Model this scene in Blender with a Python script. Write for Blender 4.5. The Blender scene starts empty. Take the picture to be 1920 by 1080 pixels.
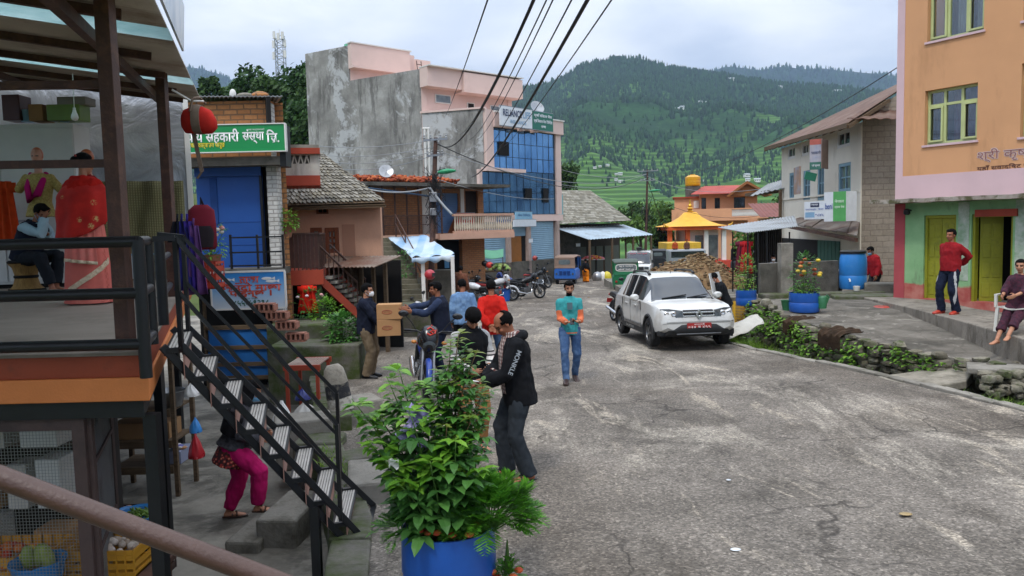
import bpy,bmesh,math,random
import numpy as np
from mathutils import Vector,Matrix
from mathutils import noise as mn
R=math.radians;PI=math.pi
rnd=random.Random(7)
S=bpy.context.scene;COL=S.collection
V=Vector
# -- camera
FPX=1450.0;CAMZ=2.45;TH=R(4.6);RO=R(1.4)
_r0=V((1,0,0));_f=V((0,math.cos(TH),-math.sin(TH)));_u0=V((0,math.sin(TH),math.cos(TH)))
_r=_r0*math.cos(RO)-_u0*math.sin(RO);_u=_r0*math.sin(RO)+_u0*math.cos(RO)
cam=bpy.data.cameras.new('camera');camo=bpy.data.objects.new('camera',cam);COL.objects.link(camo)
camo.matrix_world=Matrix(((_r.x,_u.x,-_f.x,0),(_r.y,_u.y,-_f.y,0),(_r.z,_u.z,-_f.z,CAMZ),(0,0,0,1)))
cam.sensor_width=36;cam.lens=36*FPX/1920;cam.clip_end=30000;cam.clip_start=.05
S.camera=camo
CP=V((0,0,CAMZ))
def ray(px,py):
 d=_f+_r*((px-960)/FPX)+_u*((540-py)/FPX)
 return d/d.y
def at(px,py,d):return CP+ray(px,py)*d
def onz(px,py,z):
 r=ray(px,py);return CP+r*((z-CAMZ)/r.z)
def road_z(y):return 0.08-0.026*y
def onroad(px,py):
 r=ray(px,py);return CP+r*((0.08-CAMZ)/(r.z+0.026))
 # -- mesh helpers
class MB:
 def __init__(s):s.v=[];s.f=[];s.m=[];s.mi=0
 def add(s,vs,fs,mi=None):
  n=len(s.v);s.v.extend([tuple(p)for p in vs]);k=s.mi if mi is None else mi
  for f in fs:s.f.append([i+n for i in f]);s.m.append(k)
  return s
 def box(s,x0,x1,y0,y1,z0,z1,mi=None,T=None):
  if x0>x1:x0,x1=x1,x0
  if y0>y1:y0,y1=y1,y0
  if z0>z1:z0,z1=z1,z0
  vs=[V((x,y,z))for z in(z0,z1)for y in(y0,y1)for x in(x0,x1)]
  if T:vs=[T@p for p in vs]
  return s.add(vs,[(0,2,3,1),(4,5,7,6),(0,1,5,4),(2,6,7,3),(0,4,6,2),(1,3,7,5)],mi)
 def bar(s,p,q,w,h=None,up=(0,0,1),mi=None):
  p=V(p);q=V(q);h=h or w;d=(q-p);L=d.length;d.normalize();up=V(up)
  if abs(d.dot(up))>.98:up=V((0,1,0))
  x=d.cross(up).normalized();z=x.cross(d)
  T=Matrix(((x.x,d.x,z.x,p.x),(x.y,d.y,z.y,p.y),(x.z,d.z,z.z,p.z),(0,0,0,1)))
  return s.box(-w/2,w/2,0,L,-h/2,h/2,mi,T)
 def tube(s,pts,r,n=8,cap=True,mi=None,el=None):
  pts=[V(p)for p in pts];m=len(pts);rs=r if isinstance(r,(list,tuple))else[r]*m
  vs=[];prev=None
  for i,p in enumerate(pts):
   d=(pts[min(i+1,m-1)]-pts[max(i-1,0)]).normalized()
   if prev is None:
    a=V((0,0,1))if abs(d.z)<.9 else V((0,1,0));x=d.cross(a).normalized()
   else:
    x=prev-d*prev.dot(d);x=x.normalized()if x.length>1e-6 else d.orthogonal().normalized()
   prev=x;y=d.cross(x)
   for k in range(n):
    a=2*PI*k/n;vs.append(p+(x*math.cos(a)+y*math.sin(a))*rs[i])
  fs=[(i*n+k,i*n+(k+1)%n,(i+1)*n+(k+1)%n,(i+1)*n+k)for i in range(m-1)for k in range(n)]
  if cap:fs+=[tuple(reversed(range(n))),tuple(range((m-1)*n,m*n))]
  return s.add(vs,fs,mi)
 def lathe(s,prof,c=(0,0,0),n=16,mi=None,T=None,cap=True):
  c=V(c);vs=[];m=len(prof)
  for(r,z)in prof:
   for k in range(n):
    a=2*PI*k/n;vs.append(c+V((r*math.cos(a),r*math.sin(a),z)))
  if T:vs=[T@p for p in vs]
  fs=[(i*n+k,i*n+(k+1)%n,(i+1)*n+(k+1)%n,(i+1)*n+k)for i in range(m-1)for k in range(n)]
  if cap:fs+=[tuple(reversed(range(n))),tuple(range((m-1)*n,m*n))]
  return s.add(vs,fs,mi)
 def prism(s,poly,z0,z1,mi=None):
  n=len(poly);z0s=z0 if isinstance(z0,(list,tuple))else[z0]*n;z1s=z1 if isinstance(z1,(list,tuple))else[z1]*n
  vs=[(p[0],p[1],a)for p,a in zip(poly,z0s)]+[(p[0],p[1],a)for p,a in zip(poly,z1s)]
  return s.add(vs,[tuple(reversed(range(n))),tuple(range(n,2*n))]+[(k,(k+1)%n,n+(k+1)%n,n+k)for k in range(n)],mi)
 def ext(s,poly,y0,y1,mi=None):
  n=len(poly);vs=[(p[0],y0,p[1])for p in poly]+[(p[0],y1,p[1])for p in poly]
  return s.add(vs,[tuple(range(n)),tuple(reversed(range(n,2*n)))]+[(n+k,n+(k+1)%n,(k+1)%n,k)for k in range(n)],mi)
 def ell(s,c,r,nu=12,nv=8,mi=None,M=None):
  c=V(c);r=(r,r,r)if isinstance(r,(int,float))else r;vs=[]
  for j in range(1,nv):
   t=PI*j/nv
   for k in range(nu):
    a=2*PI*k/nu;p=V((r[0]*math.sin(t)*math.cos(a),r[1]*math.sin(t)*math.sin(a),r[2]*math.cos(t)));vs.append(c+(M@p if M else p))
  for z in(r[2],-r[2]):
   p=V((0,0,z));vs.append(c+(M@p if M else p))
  T=(nv-1)*nu
  fs=[(j*nu+k,(j+1)*nu+k,(j+1)*nu+(k+1)%nu,j*nu+(k+1)%nu)for j in range(nv-2)for k in range(nu)]
  fs+=[(T,k,(k+1)%nu)for k in range(nu)]+[(T+1,(nv-2)*nu+(k+1)%nu,(nv-2)*nu+k)for k in range(nu)]
  return s.add(vs,fs,mi)
 def cap(s,p,q,r1,r2,n=10,mi=None):
  p=V(p);q=V(q);d=(q-p);L=d.length;d=d/L if L>1e-6 else V((0,0,1));pts=[];rs=[]
  for a in(-80,-50,-20):pts.append(p+d*(r1*math.sin(R(a))));rs.append(r1*math.cos(R(a)))
  for a in(20,50,80):pts.append(q+d*(r2*math.sin(R(a))));rs.append(r2*math.cos(R(a)))
  return s.tube(pts,rs,n,True,mi)
 def loft(s,secs,n=16,mi=None,cap=True,pw=1.0):
  vs=[];m=len(secs)
  for(c,X,Y,rx,ry)in secs:
   c=V(c);X=V(X);Y=V(Y)
   for k in range(n):
    a=2*PI*k/n;ca,sa=math.cos(a),math.sin(a)
    ca=math.copysign(abs(ca)**pw,ca);sa=math.copysign(abs(sa)**pw,sa)
    vs.append(c+X*(rx*ca)+Y*(ry*sa))
  fs=[(i*n+k,i*n+(k+1)%n,(i+1)*n+(k+1)%n,(i+1)*n+k)for i in range(m-1)for k in range(n)]
  if cap:fs+=[tuple(reversed(range(n))),tuple(range((m-1)*n,m*n))]
  return s.add(vs,fs,mi)
 def grid(s,fn,nu,nv,mi=None):
  vs=[fn(i/nu,j/nv)for j in range(nv+1)for i in range(nu+1)]
  return s.add(vs,[(j*(nu+1)+i,j*(nu+1)+i+1,(j+1)*(nu+1)+i+1,(j+1)*(nu+1)+i)for j in range(nv)for i in range(nu)],mi)
 def slab(s,fn,nu,nv,t,mi=None):
  n0=(nu+1)*(nv+1);a=[V(fn(i/nu,j/nv))for j in range(nv+1)for i in range(nu+1)]
  t=V((0,0,-t))if isinstance(t,(int,float))else V(t)
  q=lambda i,j:j*(nu+1)+i
  fs=[(q(i,j),q(i+1,j),q(i+1,j+1),q(i,j+1))for j in range(nv)for i in range(nu)]
  fs+=[tuple(reversed([k+n0 for k in f]))for f in fs]
  for i in range(nu):fs+=[(q(i,0),q(i,0)+n0,q(i+1,0)+n0,q(i+1,0)),(q(i+1,nv),q(i+1,nv)+n0,q(i,nv)+n0,q(i,nv))]
  for j in range(nv):fs+=[(q(0,j+1),q(0,j+1)+n0,q(0,j)+n0,q(0,j)),(q(nu,j),q(nu,j)+n0,q(nu,j+1)+n0,q(nu,j+1))]
  return s.add(a+[p+t for p in a],fs,mi)
 def build(s,name,mats,parent=None,smooth=None,bev=0,loc=None):
  me=bpy.data.meshes.new(name);me.from_pydata(s.v,[],s.f)
  for m in(mats if isinstance(mats,(list,tuple))else[mats]):me.materials.append(m)
  if any(s.m):me.polygons.foreach_set('material_index',s.m)
  if smooth is not None:
   me.polygons.foreach_set('use_smooth',[True]*len(s.f))
   if smooth<170:me.set_sharp_from_angle(angle=R(smooth))
  me.update();o=bpy.data.objects.new(name,me);COL.objects.link(o)
  if parent:o.parent=parent
  if loc is not None:o.location=loc
  if bev:
   b=o.modifiers.new('b','BEVEL');b.width=bev;b.segments=2;b.limit_method='ANGLE';b.angle_limit=R(50)
  return o
def B1(name,mats,parent,*boxes,bev=0):
 m=MB()
 for b in boxes:m.box(*b)
 return m.build(name,mats,parent,bev=bev)
def tag(o,label,cat,group=None):
 o['label']=label;o['category']=cat
 if group:o['group']=group
 return o
def kind(o,k):o['kind']=k;return o
def thing(name,label,cat,loc=(0,0,0),rz=0,group=None):
 o=bpy.data.objects.new(name,None);COL.objects.link(o);o.location=loc;o.rotation_euler=(0,0,rz);o.empty_display_size=.1
 return tag(o,label,cat,group)
def dup(root,loc,rz=0,label=None,group=None,sc=None):
 def cp(o,par):
  c=o.copy();COL.objects.link(c);c.parent=par
  for ch in list(o.children):cp(ch,c)
  return c
 c=cp(root,root.parent);c.location=loc;c.rotation_euler=(0,0,rz)
 if sc:c.scale=(sc,sc,sc)if isinstance(sc,(int,float))else sc
 if label:c['label']=label
 if group:c['group']=group
 return c
def wallmesh(m,x0,x1,z0,z1,y0,y1,ops,mi=0):
 xs=sorted({x0,x1,*[min(max(a,x0),x1)for o in ops for a in(o[0],o[2])]});zs=sorted({z0,z1,*[min(max(a,z0),z1)for o in ops for a in(o[1],o[3])]})
 def solid(i,j):
  if i<0 or j<0 or i>=len(xs)-1 or j>=len(zs)-1:return False
  cx=(xs[i]+xs[i+1])/2;cz=(zs[j]+zs[j+1])/2
  return not any(o[0]<cx<o[2]and o[1]<cz<o[3]for o in ops)
 for i in range(len(xs)-1):
  for j in range(len(zs)-1):
   if not solid(i,j):continue
   a,b,c,d=xs[i],xs[i+1],zs[j],zs[j+1]
   m.add([(a,y0,c),(b,y0,c),(b,y0,d),(a,y0,d)],[(0,1,2,3)],mi);m.add([(a,y1,c),(b,y1,c),(b,y1,d),(a,y1,d)],[(3,2,1,0)],mi)
   if not solid(i-1,j):m.add([(a,y0,c),(a,y0,d),(a,y1,d),(a,y1,c)],[(0,1,2,3)],mi)
   if not solid(i+1,j):m.add([(b,y0,c),(b,y0,d),(b,y1,d),(b,y1,c)],[(3,2,1,0)],mi)
   if not solid(i,j-1):m.add([(a,y0,c),(b,y0,c),(b,y1,c),(a,y1,c)],[(3,2,1,0)],mi)
   if not solid(i,j+1):m.add([(a,y0,d),(b,y0,d),(b,y1,d),(a,y1,d)],[(0,1,2,3)],mi)
 return m
class Fac:
 def __init__(s,name,label,cat,p0,p1,z0,group=None):
  p0=V((p0[0],p0[1],0));p1=V((p1[0],p1[1],0));d=p1-p0;s.w=d.length;rz=math.atan2(d.y,d.x)
  s.root=thing(name,label,cat,(p0.x,p0.y,z0),rz,group)
  s.M=Matrix.Translation((p0.x,p0.y,z0))@Matrix.Rotation(rz,4,'Z');s.I=s.M.inverted()
 def lc(s,px,py,off=0):
  o=s.I@CP;d=s.I.to_3x3()@ray(px,py);t=(off-o.y)/d.y;p=o+d*t;return p.x,p.z
 def rect(s,px0,py0,px1,py1,off=0):
  a=s.lc(px0,py0,off);b=s.lc(px1,py1,off);return min(a[0],b[0]),min(a[1],b[1]),max(a[0],b[0]),max(a[1],b[1])
 def w2l(s,p):return s.I@V(p)
 # -- materials
_MC={}
def lin(c):
 if isinstance(c,str):
  c=[int(c[i:i+2],16)/255 for i in(0,2,4)];c=[x/12.92 if x<.04045 else((x+.055)/1.055)**2.4 for x in c]
 return(c[0],c[1],c[2],1)
class NT:
 def __init__(s,name):
  s.m=bpy.data.materials.new(name);s.m.use_nodes=True;s.t=s.m.node_tree;s.t.nodes.clear();s.out=s.n('ShaderNodeOutputMaterial')
 def n(s,t,**k):
  x=s.t.nodes.new(t)
  for a,b in k.items():setattr(x,a,b)
  return x
 def l(s,a,b):s.t.links.new(a,b)
 def coord(s,kind='Object',scale=(1,1,1)):
  tc=s.n('ShaderNodeTexCoord');mp=s.n('ShaderNodeMapping');mp.inputs['Scale'].default_value=scale;s.l(tc.outputs[kind],mp.inputs[0]);return mp.outputs[0]
 def noise(s,vec,scale,detail=4,rough=.6,dist=0):
  x=s.n('ShaderNodeTexNoise');x.inputs['Scale'].default_value=scale;x.inputs['Detail'].default_value=detail;x.inputs['Roughness'].default_value=rough;x.inputs['Distortion'].default_value=dist
  if vec:s.l(vec,x.inputs['Vector'])
  return x.outputs['Fac']
 def ramp(s,fac,stops):
  x=s.n('ShaderNodeValToRGB');e=x.color_ramp.elements
  while len(e)<len(stops):e.new(.5)
  for q,(p,c)in zip(e,stops):
   q.position=p;q.color=c if isinstance(c,tuple)and len(c)==4 else((c,c,c,1)if isinstance(c,(int,float))else lin(c))
  s.l(fac,x.inputs[0]);return x.outputs[0]
 def mix(s,fac,a,b,mode='MIX'):
  x=s.n('ShaderNodeMix',data_type='RGBA',blend_type=mode)
  for sock,v in((x.inputs[0],fac),(x.inputs[6],a),(x.inputs[7],b)):
   if hasattr(v,'links')or isinstance(v,bpy.types.NodeSocket):s.l(v,sock)
   else:sock.default_value=v
  return x.outputs[2]
 def math(s,op,a,b=0.):
  x=s.n('ShaderNodeMath',operation=op)
  for sock,v in((x.inputs[0],a),(x.inputs[1],b)):
   if isinstance(v,bpy.types.NodeSocket):s.l(v,sock)
   else:sock.default_value=v
  return x.outputs[0]
 def bump(s,h,strength,dist=.02):
  b=s.n('ShaderNodeBump');b.inputs['Strength'].default_value=strength;b.inputs['Distance'].default_value=dist;s.l(h,b.inputs['Height']);return b.outputs[0]
 def bsdf(s,col,rough=.8,metal=0,bump=None,spec=.5,**k):
  p=s.n('ShaderNodeBsdfPrincipled')
  for nm,v in(('Base Color',col),('Roughness',rough),('Metallic',metal),('Specular IOR Level',spec),*k.items()):
   if isinstance(v,bpy.types.NodeSocket):s.l(v,p.inputs[nm])
   else:p.inputs[nm].default_value=v
  if bump:s.l(bump,p.inputs['Normal'])
  s.l(p.outputs[0],s.out.inputs[0]);return p
def sc3(c,k):c=lin(c);return(min(c[0]*k,1),min(c[1]*k,1),min(c[2]*k,1),1)
def pm(name,col,rough=.8,var=.18,scale=2.5,dirt=None,damt=.45,dscale=1.3,bump=.15,bscale=60,stretch=(1,1,1),metal=0,spec=.4,streak=False,**k):
 """painted / plastered / fabric surface: noisy tone, optional stains of their own colour, fine bump"""
 if name in _MC:return _MC[name]
 t=NT(name);v=t.coord('Object',stretch);n=t.noise(v,scale,5)
 c=t.ramp(n,[(.3,sc3(col,1-var)),(.7,sc3(col,1+var))])
 if dirt:
  v2=t.coord('Object',(1,1,.25)if streak else(1,1,1));d=t.ramp(t.noise(v2,dscale,7,.68),[(1-damt-.12,0),(1-damt+.12,1)]);c=t.mix(d,c,lin(dirt))
 b=t.bump(t.noise(v,bscale,3),bump)if bump else None
 t.bsdf(c,rough,metal,b,spec,**k);_MC[name]=t.m;return t.m
def brick(name,c1,c2,mortar,w=.22,h=.07,gap=.012,rough=.9,stain=None):
 if name in _MC:return _MC[name]
 t=NT(name);tc=t.n('ShaderNodeTexCoord');sx=t.n('ShaderNodeSeparateXYZ');t.l(tc.outputs['Object'],sx.inputs[0])
 cx=t.n('ShaderNodeCombineXYZ');t.l(t.math('ADD',sx.outputs[0],sx.outputs[1]),cx.inputs[0]);t.l(sx.outputs[2],cx.inputs[1])
 dn=t.n('ShaderNodeTexNoise');dn.inputs['Scale'].default_value=5;t.l(cx.outputs[0],dn.inputs['Vector'])
 ad=t.n('ShaderNodeVectorMath',operation='MULTIPLY_ADD');t.l(dn.outputs['Color'],ad.inputs[0]);ad.inputs[1].default_value=(.03,.03,0);t.l(cx.outputs[0],ad.inputs[2])
 b=t.n('ShaderNodeTexBrick');t.l(ad.outputs[0],b.inputs['Vector']);b.inputs['Color1'].default_value=lin(c1);b.inputs['Color2'].default_value=lin(c2);b.inputs['Mortar'].default_value=lin(mortar)
 b.inputs['Scale'].default_value=1;b.inputs['Brick Width'].default_value=w;b.inputs['Row Height'].default_value=h;b.inputs['Mortar Size'].default_value=gap;b.inputs['Mortar Smooth'].default_value=.3
 v=t.coord();n=t.noise(v,14,5);c=t.mix(.5,b.outputs['Color'],t.ramp(n,[(.25,.25),(.75,.95)]),'MULTIPLY')
 c=t.mix(.28,c,lin(c1),'ADD')
 if stain:c=t.mix(t.ramp(t.noise(v,1.1,6,.7),[(.5,0),(.7,.7)]),c,lin(stain))
 h_=t.math('ADD',t.math('MULTIPLY',b.outputs['Fac'],-1.),t.math('MULTIPLY',n,.5))
 t.bsdf(c,rough,0,t.bump(h_,.6,.015));_MC[name]=t.m;return t.m
def metal(name,col,rough=.35,dirt=None,damt=.4,var=.1):
 return pm(name,col,rough,var,3,dirt,damt,3,.05,90,metal=.85)
def corr(name,col,rust=None,damt=.5,rough=.5,met=.6):
 return pm(name,col,rough,.14,1.2,rust,damt,.9,.05,50,metal=met,stretch=(1,1,1))
def glass(name,col=(.02,.03,.035),rough=.06):
 if name in _MC:return _MC[name]
 t=NT(name);v=t.coord();n=t.noise(v,2.2,3);t.bsdf(t.ramp(n,[(.3,sc3(col,.6)),(.7,sc3(col,1.5))]),rough,0,t.bump(t.noise(v,1.2,2),.04,.05),1.0);_MC[name]=t.m;return t.m
def wood(name,c1,c2,rough=.7,ax=2,dirt=None):
 if name in _MC:return _MC[name]
 t=NT(name);st=[14,14,14];st[ax]=1.2;v=t.coord('Object',tuple(st));n=t.noise(v,2,6,.65,1.0);c=t.ramp(n,[(.3,c1),(.7,c2)])
 if dirt:c=t.mix(t.ramp(t.noise(t.coord(),2,5),[(.5,0),(.68,.8)]),c,lin(dirt))
 t.bsdf(c,rough,0,t.bump(n,.3,.01),.3);_MC[name]=t.m;return t.m
def leafm(name,c1,c2,rough=.45,tr=.25):
 if name in _MC:return _MC[name]
 t=NT(name);g=t.n('ShaderNodeNewGeometry');v=t.coord();n=t.noise(v,9,3)
 r=t.math('ADD',t.math('MULTIPLY',g.outputs['Random Per Island'],.65),t.math('MULTIPLY',n,.35));c=t.ramp(r,[(.1,c1),(.85,c2)])
 p=t.bsdf(c,rough,0,None,.4)
 tl=t.n('ShaderNodeBsdfTranslucent');t.l(c,tl.inputs[0]);mx=t.n('ShaderNodeMixShader');mx.inputs[0].default_value=tr
 t.l(p.outputs[0],mx.inputs[1]);t.l(tl.outputs[0],mx.inputs[2]);t.l(mx.outputs[0],t.out.inputs[0]);_MC[name]=t.m;return t.m
def multi(name,cols,rough=.6,bump=.1,spec=.4):
 if name in _MC:return _MC[name]
 t=NT(name);g=t.n('ShaderNodeNewGeometry');k=len(cols)
 c=t.ramp(g.outputs['Random Per Island'],[(i/k,lin(x))for i,x in enumerate(cols)])
 c=t.mix(.35,c,t.ramp(t.noise(t.coord(),25,3),[(.3,.4),(.7,1.)]),'MULTIPLY')
 t.bsdf(c,rough,0,t.bump(t.noise(t.coord(),40,2),bump),spec);_MC[name]=t.m;return t.m
def text(name,body,w,h,mat,parent,x,z,y=-.004,ext=.002,rot=None,weight=0):
 """raised lettering centred at local x,z, fitted into w by h, facing -y"""
 cu=bpy.data.curves.new(name,'FONT');cu.body=body;cu.align_x='LEFT';cu.offset=weight;o=bpy.data.objects.new(name,cu);COL.objects.link(o)
 bpy.context.view_layer.update();dg=bpy.context.evaluated_depsgraph_get();me=bpy.data.meshes.new_from_object(o.evaluated_get(dg));bpy.data.objects.remove(o)
 if len(me.vertices)==0:return None
 co=np.empty(len(me.vertices)*3,np.float32);me.vertices.foreach_get('co',co);co=co.reshape(-1,3);lo=co.min(0);hi=co.max(0);c=(lo+hi)/2
 q=np.zeros_like(co);q[:,0]=(co[:,0]-c[0])*w/(hi[0]-lo[0]);q[:,2]=(co[:,1]-c[1])*h/(hi[1]-lo[1]);q[:,1]=-ext if ext else 0
 me.vertices.foreach_set('co',q.ravel());me.materials.clear();me.materials.append(mat);me.update()
 ob=bpy.data.objects.new(name,me);COL.objects.link(ob);ob.parent=parent;ob.location=(x,y,z)
 if rot:ob.rotation_euler=rot
 return ob
M={}
M['black']=pm('black_paint','17181a',.4,.2,8,'3a322c',.25,4,.08)
M['rubber']=pm('rubber','1b1b1c',.85,.2,10,'55504a',.3,6)
M['rust']=pm('rusty_brown_steel','4a332b',.6,.25,5,'6b4a38',.4,7,.2)
M['conc']=pm('concrete','8b867c',.9,.2,1.5,'5b574d',.45,1.8,.4,30)
M['concdark']=pm('concrete_dark','5f5b53',.92,.25,1.5,'3c3b33',.45,2,.5,25)
M['white']=pm('white_paint','d8d6d0',.6,.06,2,'a8a59b',.3,2)
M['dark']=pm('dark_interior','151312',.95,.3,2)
M['glass']=glass('window_glass')
M['chrome']=metal('chrome','c8cacc',.15)
M['steel']=metal('steel','9a9c9e',.35,'6a665f',.35)
M['bluebarrel']=pm('blue_plastic','1f56a8',.38,.12,3,'3f6a9c',.3,2.5,.05,40,spec=.5)
M['soil']=pm('soil','3b2d22',.95,.4,12,bump=.8)
M['terra']=pm('terracotta','9a6a52',.85,.15,5,'6e5a4a',.35,4)
M['skin']=pm('skin','935d43',.55,.12,12,bump=.05,spec=.35)
M['skin2']=pm('skin_fair','ad7a5e',.55,.12,12,bump=.05,spec=.35)
M['hair']=pm('black_hair','0a0808',.8,.4,40,bump=.6,bscale=120,spec=.12)
# -- setting
def interp(pts,y):
 if y<=pts[0][1]:return pts[0][0]
 for(x0,y0),(x1,y1)in zip(pts,pts[1:]):
  if y<=y1:return x0+(x1-x0)*(y-y0)/(y1-y0)
 return pts[-1][0]
RL=[(-1.0,-6),(-1.0,4.5),(-1.3,6.5),(-2.1,9),(-3.2,13),(-4.3,17),(-5.2,22),(-6.5,30),(-9,40),(-9,60),(-2,110)]
RR=[(7.4,-6),(6.75,10.2),(6.19,13.2),(5.04,16.8),(4.7,19.5),(5.2,23),(8.5,30),(9,60),(12,110)]
def asphalt():
 t=NT('worn_asphalt');v=t.coord()
 c=t.ramp(t.noise(v,.7,6,.65),[(.3,'5c564e'),(.7,'857d73')])
 pv=t.n('ShaderNodeTexCoord');mp=t.n('ShaderNodeMapping');mp.inputs['Rotation'].default_value=(0,0,R(-28));mp.inputs['Scale'].default_value=(1.0,.42,1);t.l(pv.outputs['Object'],mp.inputs[0])
 pn=t.noise(mp.outputs[0],.62,9,.72,.6);pm_=t.ramp(pn,[(.52,0),(.64,.85)]);c=t.mix(pm_,c,lin('b0a798'))
 dn=t.noise(mp.outputs[0],1.1,8,.7);c=t.mix(t.ramp(dn,[(.54,0),(.68,.75)]),c,lin('4a443c'));c=t.mix(t.ramp(t.noise(v,.23,5,.6,.4),[(.5,0),(.6,.5)]),c,lin('564d43'));c=t.mix(t.ramp(t.noise(t.coord('Object',(1.6,.35,1)),.8,8,.75,.8),[(.57,0),(.63,.7)]),c,lin('a89d8c'))
 vo=t.n('ShaderNodeTexVoronoi');vo.inputs['Scale'].default_value=55;t.l(v,vo.inputs['Vector'])
 g=t.n('ShaderNodeSeparateColor');t.l(vo.outputs['Color'],g.inputs[0])
 c=t.mix(.75,c,t.ramp(g.outputs[0],[(.0,.38),(.45,.88),(.8,1.08),(1.,1.95)]),'MULTIPLY')
 fs=t.noise(v,22,4,.7);c=t.mix(.8,c,t.ramp(fs,[(.3,.66),(.5,1.),(.72,1.35)]),'MULTIPLY')
 dv=t.n('ShaderNodeVectorMath',operation='MULTIPLY_ADD');nn=t.n('ShaderNodeTexNoise');nn.inputs['Scale'].default_value=2.5;nn.inputs['Detail'].default_value=5;t.l(v,nn.inputs['Vector'])
 t.l(nn.outputs['Color'],dv.inputs[0]);dv.inputs[1].default_value=(.7,.7,0);t.l(v,dv.inputs[2])
 ve=t.n('ShaderNodeTexVoronoi',feature='DISTANCE_TO_EDGE');ve.inputs['Scale'].default_value=.75;t.l(dv.outputs[0],ve.inputs['Vector'])
 cm=t.ramp(ve.outputs['Distance'],[(.003,1.),(.018,0.)]);km=t.ramp(t.noise(v,.5,3),[(.46,0),(.6,1)]);cr=t.math('MULTIPLY',cm,km);c=t.mix(t.math('MULTIPLY',cr,.75),c,lin('302c28'))
 h=t.math('ADD',t.math('MULTIPLY',g.outputs[0],.35),t.math('ADD',fs,t.math('MULTIPLY',cr,-1.2)))
 t.bsdf(c,.88,0,t.bump(h,.55,.02),.3);return t.m
m=MB();ys=[];y=-6.
while y<112:ys.append(y);y+=.25 if y<20 else(.6 if y<40 else 2)
NX=40
def rpt(i,j):
 y=ys[j];a=interp(RL,y);b=interp(RR,y);x=a+(b-a)*i/NX
 x+=(.05*mn.noise((x,y*2.2,3))if i in(0,NX)else 0)
 return(x,y,road_z(y)+.025*mn.noise((x*.5,y*.5,0))+.008*mn.noise((x*2,y*2,5)))
vs=[rpt(i,j)for j in range(len(ys))for i in range(NX+1)]
m.add(vs,[(j*(NX+1)+i,j*(NX+1)+i+1,(j+1)*(NX+1)+i+1,(j+1)*(NX+1)+i)for j in range(len(ys)-1)for i in range(NX)])
kind(m.build('road',asphalt(),smooth=180),'structure')
def ground_z(x,y):
 r=math.hypot(x,y);z=-1.6-.028*max(y,-20)
 if r>80:z-=55*min(1,(r-80)/350)**1.2
 k=math.exp(-((x+38)/20)**2-((y-85)/28)**2);z+=12*k
 if r>9:z+=.25*mn.noise((x*.15,y*.15,1))
 return z
m=MB();rs=[.0];r=1.5
while r<9000:rs.append(r);r*=1.085
NA=120
m.add([(0,0,ground_z(0,0))]+[(r*math.cos(2*PI*k/NA),r*math.sin(2*PI*k/NA),ground_z(r*math.cos(2*PI*k/NA),r*math.sin(2*PI*k/NA)))for r in rs[1:]for k in range(NA)],[(0,1+k,1+(k+1)%NA)for k in range(NA)]+[(1+j*NA+k,1+(j+1)*NA+k,1+(j+1)*NA+(k+1)%NA,1+j*NA+(k+1)%NA)for j in range(len(rs)-2)for k in range(NA)])
t=NT('earth_and_grass');v=t.coord();c=t.ramp(t.noise(v,.3,7,.65),[(.35,'3c4423'),(.55,'4b5a2c'),(.7,'5e533c')]);t.bsdf(c,.95,0,t.bump(t.noise(v,3,5),.6,.1),.2)
kind(m.build('ground',t.m,smooth=180),'structure')
YZ=-.74
def yard_mat():
 t=NT('yard_concrete');v=t.coord();c=t.ramp(t.noise(v,1.1,7,.65),[(.35,'5f5a50'),(.62,'8d877b')])
 c=t.mix(t.ramp(t.noise(v,.8,6,.7,.5),[(.5,0),(.6,.8)]),c,lin('413d35'));c=t.mix(t.ramp(t.noise(v,1.7,5),[(.58,0),(.7,.6)]),c,lin('a7a294'))
 t.bsdf(c,.75,0,t.bump(t.noise(v,18,5),.35,.02),.4);return t.m
M['yard']=yard_mat()
m=MB();m.slab(lambda u,w:(-14+u*(interp(RL,1+w*29)-.25+14),1+w*29,YZ+(.0 if w<.55 else 0)+.02*mn.noise((u*9,w*20,2))),30,40,.5)
kind(m.build('yard',M['yard'],smooth=30),'structure')
M['moss']=pm('mossy_stone','66625a',.95,.3,2,'3e4a1e',.5,2.2,.8,12,streak=False)
m=MB()
for i in range(60):
 y0=1+i*.5;y1=y0+.48;h=.0
 a0=interp(RL,y0);a1=interp(RL,y1);zt=road_z(y0)+.05+rnd.uniform(-.02,.03)
 m.add([(a0-.3,y0,-1.2),(a0+.02,y0,-1.2),(a1+.02,y1,-1.2),(a1-.3,y1,-1.2),(a0-.27+rnd.uniform(-.03,.03),y0,zt),(a0+.05,y0,zt),(a1+.05,y1,zt),(a1-.27,y1,zt)],[(0,1,5,4),(1,2,6,5),(2,3,7,6),(3,0,4,7),(4,5,6,7)])
tag(m.build('retaining_wall',M['moss'],bev=.02),'low mossy concrete retaining wall along the left edge of the road above the yard','wall')
TE=[(8.6,11.2),(7.35,13.2),(6.75,14.6),(6.3,16.0),(6.15,17.6),(6.2,19.2),(6.6,21.5)]
def terr_z(x,y):return .02+.36*min(1,max(0,(y-13)/5.5))+.02*mn.noise((x*.8,y*.8,4))
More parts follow.
